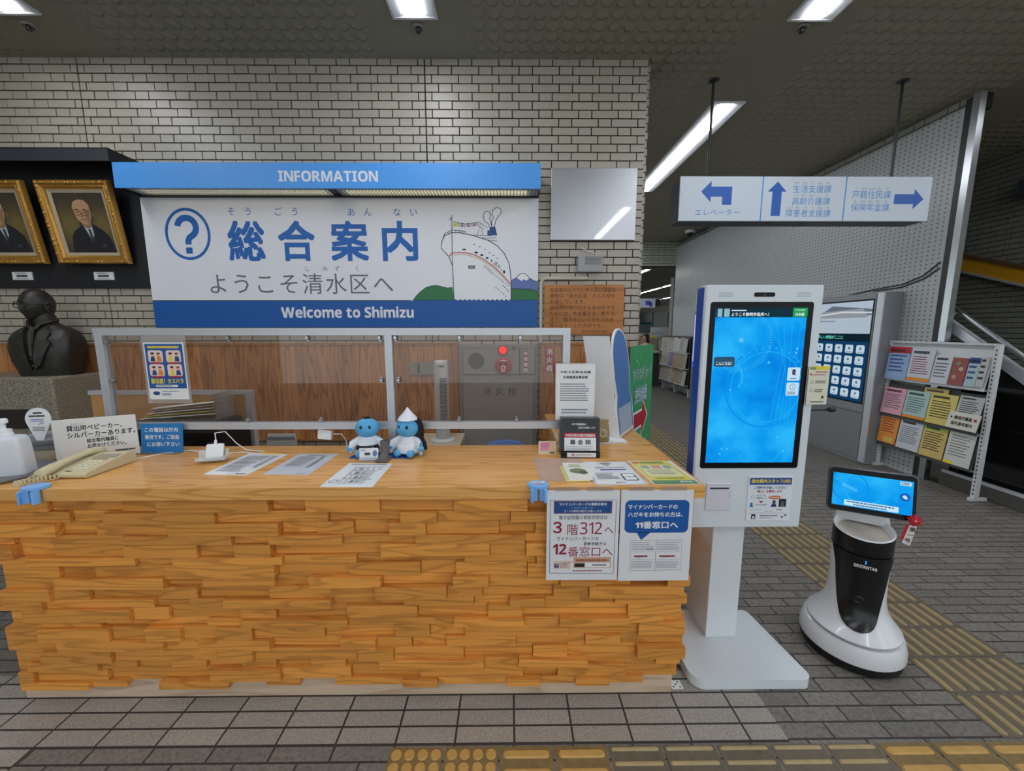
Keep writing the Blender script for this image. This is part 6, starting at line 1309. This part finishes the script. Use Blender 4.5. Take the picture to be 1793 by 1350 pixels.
rackleaf(3.77, 3.68, 1.085, 1.36, C('teal', '#a9bfc6'), 'pale teal booklet at the near end of the rack top shelf', lp(NAVY, None, NAVY, 3, 5)); rackleaf(3.675, 3.62, 1.09, 1.37, C('newsprint', '#b9bbb8'), 'narrow newsprint leaflet against the near upright of the rack top shelf', lp(None, None, INK, 3, 6))
rackleaf(4.58, 4.33, .665, .965, C('pink', '#d99fae'), 'pink leaflet on the middle shelf of the rack', lp(None, None, GREYINK, 7, 7)); rackleaf(4.32, 4.08, .665, .965, C('mint', '#a3c4bd'), 'mint green leaflet with orange line on the middle shelf of the rack', lp(None, ORANGE, GREYINK, 7, 8))
rackleaf(4.16, 3.93, .76, 1.02, C('straw', '#c4b069'), 'straw yellow leaflet standing behind the mint and yellow leaflets on the middle shelf', lp(None, None, INK, 6, 9), x=4.405)
rackleaf(4.07, 3.82, .66, .975, C('lemon', '#d2c166'), 'yellow leaflet in front on the middle shelf of the rack', lp(None, None, INK, 7, 10)); rackleaf(3.81, 3.61, .78, .99, C('grey', '#b3b6b5'), 'grey printed sheet standing behind the white recruitment card', lp(None, None, INK, 6, 11), x=4.395)
t = rackleaf(3.845, 3.585, .665, .83, C('card', '#d3d0c2'), 'white recruitment card with bold lettering at the near end of the middle shelf', lambda b, f, W, H: (b.text(f, '静岡市職員', W * .2, H * .55, W * .78, H * .78, INK, .03), b.text(f, '採用選考案内', W * .14, H * .2, W * .84, H * .43, INK, .03), b.disc(f, W * .88, H * .66, .014, RED, 2), b.disc(f, W * .1, H * .66, .01, INK, 2)), x=4.355, name='recruitment_card')
rackleaf(4.575, 4.36, .32, .66, C('orange', '#dc8a2c'), 'orange leaflet on the lowest shelf of the rack', lambda b, f, W, H: (b.dashes(f, W * .15, H * .35, W * .85, H * .85, 6, MG, 2, 4, .4), b.rect(f, W * .35, H * .05, W * .85, H * .2, C('tag', '#d5b25a'), 1)))
rackleaf(4.345, 4.10, .31, .645, C('white2', '#c6c9cf'), 'white leaflet with grey lines on the lowest shelf beside the orange one', lp(None, None, GREYINK, 9, 13)); rackleaf(4.09, 3.86, .305, .65, C('gold', '#cbb264'), 'gold leaflet with green top on the lowest shelf of the rack', lp(C('lime', '#9aae3c'), None, INK, 8, 14)); rackleaf(3.845, 3.62, .30, .63, C('white3', '#c9ccc6'), 'white sheet with a yellow corner note on the lowest shelf of the rack', lambda b, f, W, H: (b.dashes(f, W * .12, H * .25, W * .88, H * .92, 8, GREYINK, 2, 15, .3), b.rect(f, 0, 0, W * .4, H * .1, YEL, 1)))
# far leaflet rack
t = thing('far_leaflet_rack', 'tall leaflet rack of three shelves far down the corridor wall', 'rack', (4.3, 10.2, 0)); b = B()
b.box(4.29, 4.33, 9.4, 11.05, .2, 1.45, mat('rack_back', '#4d4a45', .6)); b.build('back', t)
for y in (9.42, 10.22, 11.03):
    b = B(); b.box(4.30, 4.40, y - .02, y + .02, 0, 1.43, RK); b.build('upright', t)
for z in (.28, .68, 1.06):
    b = B(); b.box(4.19, 4.29, 9.42, 11.03, z - .02, z, RK); b.build('shelf', t)
FC = [C('f%d' % i, h) for i, h in enumerate(('#a9a695', '#b7b3ab', '#9fa3a6', '#b09a7a', '#c2bfb6', '#8f9a8a', '#a58f86', '#6f72a8'))]
for z in (.285, .685, 1.065):
    for k in range(8):
        y = 9.43 + k * .2; b = B(); f = Fr((4.205, y + .195, z + .002), (0, -1, 0), (.12, 0, 1)); m = FC[random.randrange(7)] if not (z == .685 and k == 4) else FC[7]
        b.fbox(f, 0, .192, 0, .33 + .03 * random.random(), -.01, 0, m); b.dashes(f, .02, .05, .18, .26, 4, FC[random.randrange(7)], 2, k, .6)
        o = b.build('leaflet', loc=(4.205, y + .1, z)); tag(o, 'small faded leaflet standing on the far rack down the corridor', 'leaflet', 'leaflets on the far rack')

# hanging direction sign
t = thing('direction_sign', 'long white hanging direction sign with three panels of blue arrows', 'sign', (2.83, 4.08, 2.66)); DS = mat('direction_white', '#ccd6e0', .5); DG = mat('sign_case_grey', '#4c5058', .5); AB = mat('arrow_blue', '#2a5fb4', .5); TBL = mat('direction_blue', '#4a8fcb', .5); DIV = mat('divider_blue', '#3f97d8', .5)
b = B(); b.box(1.632, 4.022, 4.0, 4.2, 2.655, 3.04, DG); b.build('case', t, bevel=.003)
b = B(); b.box(1.628, 4.026, 3.98, 3.999, 2.654, 3.054, DS); b.build('face', t)
f = Fr((1.628, 3.98, 2.654))
for a in (.778, 1.572): b = B(); b.rect(f, a, 0, a + .012, .4, DIV, 1); b.build('divider', t)
b = B()
b.poly(f, [(.20, .265), (.295, .36), (.295, .31), (.495, .31), (.495, .145), (.405, .145), (.405, .218), (.295, .218), (.295, .17)], AB, 1); b.build('arrow', t); b = B()
b.poly(f, [(.88, .045), (.97, .045), (.97, .265), (1.015, .265), (.925, .355), (.835, .265), (.88, .265)], AB, 1); b.build('arrow', t); b = B()
b.poly(f, [(2.052, .155), (2.24, .155), (2.24, .108), (2.335, .2), (2.24, .292), (2.24, .245), (2.052, .245)], AB, 1); b.build('arrow', t)
b = B(); b.text(f, 'エレベーター', .155, .05, .58, .105, TBL, .008)
for s, rs_, z in (('生活支援課', (('せい', 0), ('かつ', 1), ('し', 2), ('えん', 3), ('か', 4)), .255), ('高齢介護課', (('こう', 0), ('れい', 1), ('かい', 2), ('ご', 3), ('か', 4)), .145)):
    b.text(f, s, 1.075, z, 1.44, z + .07, TBL, .006)
    for q, i in rs_: b.textc(f, q, 1.11 + .0735 * i, z + .088, .024, GREYINK, 0)
b.text(f, '障害者支援課', 1.025, .035, 1.455, .105, TBL, .006)
for q, i in (('しょう', 0), ('がい', 1), ('しゃ', 2), ('し', 3), ('えん', 4), ('か', 5)): b.textc(f, q, 1.06 + .0725 * i, .123, .024, GREYINK, 0)
for s, rs_, z in (('戸籍住民課', (('こ', 0), ('せき', 1), ('じゅう', 2), ('みん', 3), ('か', 4)), .205), ('保険年金課', (('ほ', 0), ('けん', 1), ('ねん', 2), ('きん', 3), ('か', 4)), .09)):
    b.text(f, s, 1.645, z, 2.015, z + .07, TBL, .006)
    for q, i in rs_: b.textc(f, q, 1.68 + .0745 * i, z + .088, .024, GREYINK, 0)
b.build('lettering', t)
for x in (1.926, 3.712):
    b = B(); b.tube([(x, 4.075, 3.03), (x, 4.075, CEIL - .005)], .012, DARK, 12); o = b.build('hanging_rod', t); b = B(); b.lathe([(.05, 0), (.045, .01), (.014, .02)], None, DARK, 24, ax=Fr((x, 4.075, CEIL), **DOWN)); b.build('ceiling_plate', o)

# green board at the corridor corner
t = thing('green_direction_board', 'tall green standing board with a red arrow beside the counter wing', 'standing board', (1.1, 3.28, 0)); A_ = Vector((.915, 3.0, .02)); u = (Vector((1.30, 3.575, .02)) - A_); W = u.length; f = Fr(A_, u, (0, 0, 1)); H = 1.475
b = B(); b.fbox(f, 0, W, 0, H, -.02, 0, mat('board_edge_brown', '#5a3b2a', .6)); b.build('board', t)
b = B(); b.fbox(f, .1, .2, -.02, .0, -.25, .1, DARK); b.fbox(f, W - .2, W - .1, -.02, 0, -.25, .1, DARK); b.build('feet', t)
b = B(); b.rect(f, .012, .0, W, H, mat('board_green', '#2f9a5c', .45), 1); b.text(f, 'マイナンバーカード', .10, 1.19, W - .04, 1.31, PAPER, .05, 2); b.text(f, 'マイナンバーカード', .10, 1.19, W - .04, 1.31, NAVY, .0, 3); b.text(f, '交付会場', .18, 1.00, W - .16, 1.15, PAPER, .05, 2); b.text(f, '交付会場', .18, 1.00, W - .16, 1.15, mat('board_letter_blue', '#3d5fb5', .5), .0, 3)
for o_, m, l in ((.02, PAPER, 2), (0, RED, 3)): b.poly(f, [(.17 - o_, .80 - o_), (.40, .80 - o_), (.40 - o_, .70 - o_ * 1.6), (.56 + o_ * 1.3, .86), (.40 - o_, 1.02 - .0 + o_ * 1.6 - .0), (.40, .92 + o_), (.17 - o_, .92 + o_)], m, l)
b.poly(f, [(.0, .55), (.07, .95), (.1, 1.12), (.12, .95), (.08, .5)], ORANGE, 2); b.poly(f, [(.02, .8), (.06, .84), (.05, .9), (.08, .84), (.12, .82), (.08, .79), (.06, .73), (.05, .79)], mat('star_blue', '#4a72c0', .5), 3)
b.line(f, [(.36, .62), (W - .06, .66)], .004, PAPER, 2); b.line(f, [(.36, .45), (W - .06, .47)], .004, PAPER, 2); b.text(f, 'ここで', .38, .55, .5, .6, PAPER, .01); b.text(f, 'おうけとり', .38, .48, W - .1, .53, PAPER, .01); b.dashes(f, .3, .33, W - .04, .38, 1, PAPER, 2, 4, .9); b.poly(f, [(.34, .06), (W - .12, .1), (W - .13, .3), (.33, .25)], PAPER, 2); b.rect(f, W - .32, .12, W - .2, .2, SM, 3)
for x, z, r in ((.2, 1.36, .02), (.3, 1.38, .014), (.25, 1.33, .012)): b.disc(f, x, z, r, mat('confetti', '#8fc46a', .5), 2, None, 5)
b.build('print', t)
# white bin, leads and floor tag by the counter end
t = thing('cylinder_bin', 'slim white cylinder bin behind the counter end', 'bin', (1.035, 2.16, 0)); b = B(); b.lathe([(.055, .001), (.058, .004), (.06, .29), (.057, .296), (.053, .29), (.05, .06)], (1.0, 2.25, 0), WHITE, 32, caps=(True, True)); b.build('body', t)
b = B(); b.lathe([(.052, .28), (.0, .275)], (1.0, 2.25, 0), BLACK, 32, caps=(False, False)); b.build('liner', t)
t.location = (1.0, 2.25, 0)
for o in t.children: o.location = (0, 0, 0)
b = B(); b.tube([(.86, 2.13, .008), (.95, 2.12, .008), (1.03, 2.1, .006), (1.12, 2.13, .012), (1.18, 2.2, .005)], .004, WHITE, 6); b.tube([(.84, 2.16, .006), (.93, 2.09, .006), (1.0, 2.12, .006)], .005, BLACK, 6); tag(b.build('power_leads', loc=(1.0, 2.12, 0)), 'white and black power leads on the floor behind the kiosk base', 'cable')
t = thing('floor_tag', 'small white printed tag lying on the floor at the counter plinth', 'tag', (.77, 1.62, .001)); g = FT(.745, 1.600, .0015, .02); b = B(); b.fbox(g, 0, .052, 0, .045, 0, .001, PAPER); b.build('tag', t); b = B()
gg = FT(.745, 1.600, .0027, .02)
for x, y in ((.01, .012), (.024, .024), (.04, .01), (.038, .036)): b.disc(gg, x, y, .004, INK, 1, None, 12)
b.build('print', t)

# ================================================================ FAR OFFICE
t = thing('service_counter', 'distant office counter with pale front beyond the corridor', 'counter', (3.6, 10.9, 0)); b = B(); b.box(2.4, 4.30, 11.35, 11.65, 0, .95, mat('office_counter', '#3f3c38', .5)); b.build('front', t); b = B(); b.box(2.35, 4.32, 11.28, 11.70, .95, .99, mat('office_top', '#a8a296', .4)); b.build('worktop', t)
# seated person holding a telephone
t = thing('person', 'person with dark hair in a pale blouse holding a telephone at the distant counter', 'person', (4.25, 12.1, .75)); SK2 = mat('skin', '#c79a7c', .5); HR2 = mat('dark_hair', '#2c1e18', .5); BLS = mat('pale_blouse', '#cfc6bb', .7)
P0 = Vector((4.17, 12.15, 0)); v_ = lambda x, y, z: P0 + Vector((.5 * x + .866 * y, -.866 * x + .5 * y, z))
el = lambda rx, ry, z, ox=0, oy=0: [v_(ox + rx * math.cos(q), oy + ry * math.sin(q), z) for q in (2 * PI * i / 20 for i in range(20))]
b = B(); b.rings([el(.17, .12, .78), el(.17, .12, .9), el(.185, .12, 1.05), el(.195, .11, 1.13), el(.15, .09, 1.18), el(.065, .06, 1.21), el(.05, .052, 1.25), el(.052, .06, 1.275, -.01, -.01), el(.07, .085, 1.31, -.015, -.015), el(.078, .095, 1.37, -.015, -.01), el(.07, .085, 1.43, -.01, 0), el(.03, .04, 1.465)], SK2); b.ball(v_(-.03, -.112, 1.36), (.012, .016, .016), SK2, 8, 6)
for s in (-1, 1): b.ball(v_(-.015 + s * .03, -.1, 1.385), (.012, .006, .007), HR2, 8, 6)
b.tube([v_(-.18, 0, 1.11), v_(-.24, -.08, .95), v_(-.17, -.16, 1.18), v_(-.11, -.09, 1.33)], [.05, .042, .034, .03], SK2, 10)
for k in range(4): b.tube([v_(-.105, -.095 + .012 * k, 1.33 + .016 * k), v_(-.13, -.12, 1.345 + .015 * k)], .008, SK2, 6)
b.tube([v_(.18, 0, 1.11), v_(.24, -.08, .95), v_(.1, -.2, .93)], [.05, .042, .034], SK2, 10); b.build('body', t)
b = B(); b.rings([el(.18, .13, .77), el(.18, .13, .9), el(.195, .13, 1.05), el(.205, .12, 1.13), el(.155, .095, 1.19), el(.075, .065, 1.205)], BLS, True, (True, False)); b.tube([v_(-.18, 0, 1.11), v_(-.24, -.08, .955), v_(-.20, -.13, 1.08)], [.06, .055, .045], BLS, 10); b.tube([v_(.18, 0, 1.11), v_(.24, -.08, .955), v_(.15, -.16, .94)], [.06, .055, .045], BLS, 10); b.build('blouse', t)
b = B(); b.rings([el(.085, .06, 1.17, 0, .05), el(.098, .075, 1.26, 0, .04), el(.098, .09, 1.36, 0, .025), el(.092, .095, 1.43, 0, .01), el(.06, .07, 1.475, 0, .005), el(.01, .01, 1.49)], HR2); b.build('hair', t)
t = thing('telephone_handset', 'black telephone handset at the ear of the distant person', 'handset', v_(-.1, -.09, 1.35)); b = B(); b.tube([v_(-.11, -.13, 1.27), v_(-.135, -.11, 1.33), v_(-.115, -.05, 1.40)], [.025, .014, .025], BLACK, 8); b.build('grip', t)
t = thing('office_monitor', 'dark office monitor seen edge on beside the distant person', 'monitor', (4.5, 11.8, .75)); b = B(); f = Fr((4.40, 11.75, 1.03), (.5, .5, 0), (0, 0, 1)); b.fbox(f, 0, .34, 0, .30, -.03, 0, DARK); b.build('panel', t); b = B(); b.box(4.53, 4.57, 11.86, 11.90, .75, 1.05, DARK); b.box(4.46, 4.60, 11.8, 11.96, .75, .76, DARK); b.build('stand', t)
b = B(); b.box(3.2, 4.65, 11.72, 12.6, .72, .75, mat('desk_top', '#a09a8e', .5)); b.box(4.60, 4.64, 11.75, 12.55, 0, .72, DARK); b.box(3.2, 3.24, 11.75, 12.55, 0, .72, DARK); tag(b.build('office_desk', loc=(3.9, 12.1, 0)), 'distant office desk where the person with the telephone sits', 'desk')
def board(name, label, x0, x1, y, z0, z1, m, pr, cat='board'):
    t = thing(name, label, cat, ((x0 + x1) / 2, y, z0)); b = B(); b.box(x0, x1, y, y + .03, z0, z1, m); b.build('panel', t); f = Fr((x0, y, z0)); b = B(); pr(b, f, x1 - x0, z1 - z0); b.build('print', t)
board('hanging_office_sign', 'white hanging sign with a violet block number in the far office', 3.55, 4.10, 11.3, 2.22, 2.47, DS, lambda b, f, W, H: (b.rect(f, W * .5, H * .3, W * .75, H * .75, mat('number_violet', '#5a58b8', .5), 1), b.poly(f, [(W * .7, H * .1), (W * .85, H * .1), (W * .85, H * .6), (W * .7, H * .6)], _M['number_violet'], 1)), 'sign')
b = B(); b.tube([(3.75, 11.315, 2.47), (3.75, 11.315, 3.3)], .01, DARK, 6); tag(b.build('sign_hanger', loc=(3.75, 11.315, 2.9)), 'thin rod holding the violet numbered office sign', 'rod')
board('dark_sign_case', 'dark square sign case next to the violet numbered office sign', 4.11, 4.25, 11.34, 2.26, 2.47, BLACK, lambda b, f, W, H: b.rect(f, 0, H * .93, W, H, ALU, 1), 'sign')
board('display_panel', 'white panel with slanted strokes standing over the far leaflet rack', 4.17, 4.66, 11.75, 1.38, 1.68, mat('panel_white', '#c6ccd2', .5), lambda b, f, W, H: [b.line(f, [(W * (.1 + .17 * i), H * .3), (W * (.2 + .17 * i), H * .48)], .02, INK, 1) for i in range(4)] + [b.rect(f, 0, 0, W * .4, H * .2, YEL, 1), b.rect(f, W * .4, 0, W, H * .2, mat('panel_aqua', '#8fc0d2', .5), 1)])
board('grey_partition_panel', 'grey green partition panel with teal top far in the office', 4.55, 5.12, 14.4, 1.3, 1.88, mat('panel_grey_green', '#6d7772', .6), lambda b, f, W, H: b.rect(f, 0, H * .85, W, H, mat('teal_strip', '#124a55', .5), 1), 'partition')
board('pale_screen_panel', 'pale pinkish low panel behind the distant person', 4.2, 4.75, 13.0, .9, 1.50, mat('panel_pinkish', '#b3a49c', .6), lambda b, f, W, H: b.rect(f, 0, H * .5, W * .3, H, mat('panel_offwhite', '#c9c7c2', .6), 1), 'partition')
b = B(); b.box(5.36, 5.57, 13.2, 13.45, 0, 3.3, mat('pillar_white', '#aaa79d', .6)); tag(b.build('office_pillar', loc=(5.46, 13.3, 0)), 'pale square pillar in the far office beside the corridor wall', 'pillar')
t = thing('office_window', 'dark glazed partition with reflections in the far office', 'glazing', (5.0, 17, 0)); b = B(); b.box(5.0, 13.0, 26.0, 26.05, 1.0, 2.7, mat('dark_glazing', '#2b2f28', .1)); b.build('glass', t); b = B()
for x in (7.3, 8.3, 9.3, 10.3): b.box(x, x + .06, 25.97, 26.06, 1.0, 2.7, DARK)
b.build('mullions', t)
t = thing('office_cabinets', 'row of cream file cabinets far in the office', 'cabinets', (5, 16.5, 0)); b = B(); b.box(6.5, 10.5, 23.2, 23.6, 0, 1.75, mat('file_cream', '#8f876c', .6)); b.build('body', t); b = B()
for k in range(14): b.box(6.52 + k * .25, 6.74 + k * .25, 23.185, 23.2, 1.3, 1.7, C('f%d' % (k % 7), '#aaa')); 
b.build('binders', t)
t = thing('stairwell_fixture', 'small grey blue lamp fixture high on the dark stairwell wall', 'lamp', (6.6, 5.3, 3.3)); b = B(); b.box(6.45, 6.70, 4.9, 5.3, 3.30, 3.48, mat('fixture_bluegrey', '#3c434c', .5)); b.build('housing', t); b = B(); b.ball((6.48, 5.05, 3.29), (.09, .12, .06), mat('fixture_lens', '#8d9297', .3), 16, 10); b.build('lens', t); b = B(); b.tube([(6.66, 4.9, 3.42), (6.66, 3.6, 3.42)], .02, ALU, 8); b.build('conduit', t)

# a few parts whose look differs from the rest of their thing
PL = {'worktop': 'smooth cedar worktop', 'plinth': 'pale wood plinth', 'front_blocks': 'staggered cedar block front', 'blue_back': 'glossy blue side shell', 'front_shield': 'glossy black front shield', 'collar': 'glossy black collar',
      'drive_base': 'black drive base', 'alarm_lamp': 'glowing red lamp', 'alarm_button': 'round red alarm button', 'canopy_lamp': 'glowing warm lamp', 'liner': 'pale linen liner', 'sash': 'belt sash', 'white_hood': 'pointed white hood',
      'coiled_cord': 'coiled cream cord', 'edge_strip': 'bright aluminium edge strip', 'screen': 'lit screen', 'tape_strip': 'clear tape', 'lower_band': 'dark blue band', 'ship_picture': 'drawing of a white ship with hills', 'sounder': 'dark round sounder'}
for o in COL.objects:
    k = o.name.split('.')[0]
    if o.parent and k in PL and 'label' not in o: o['label'] = PL[k]
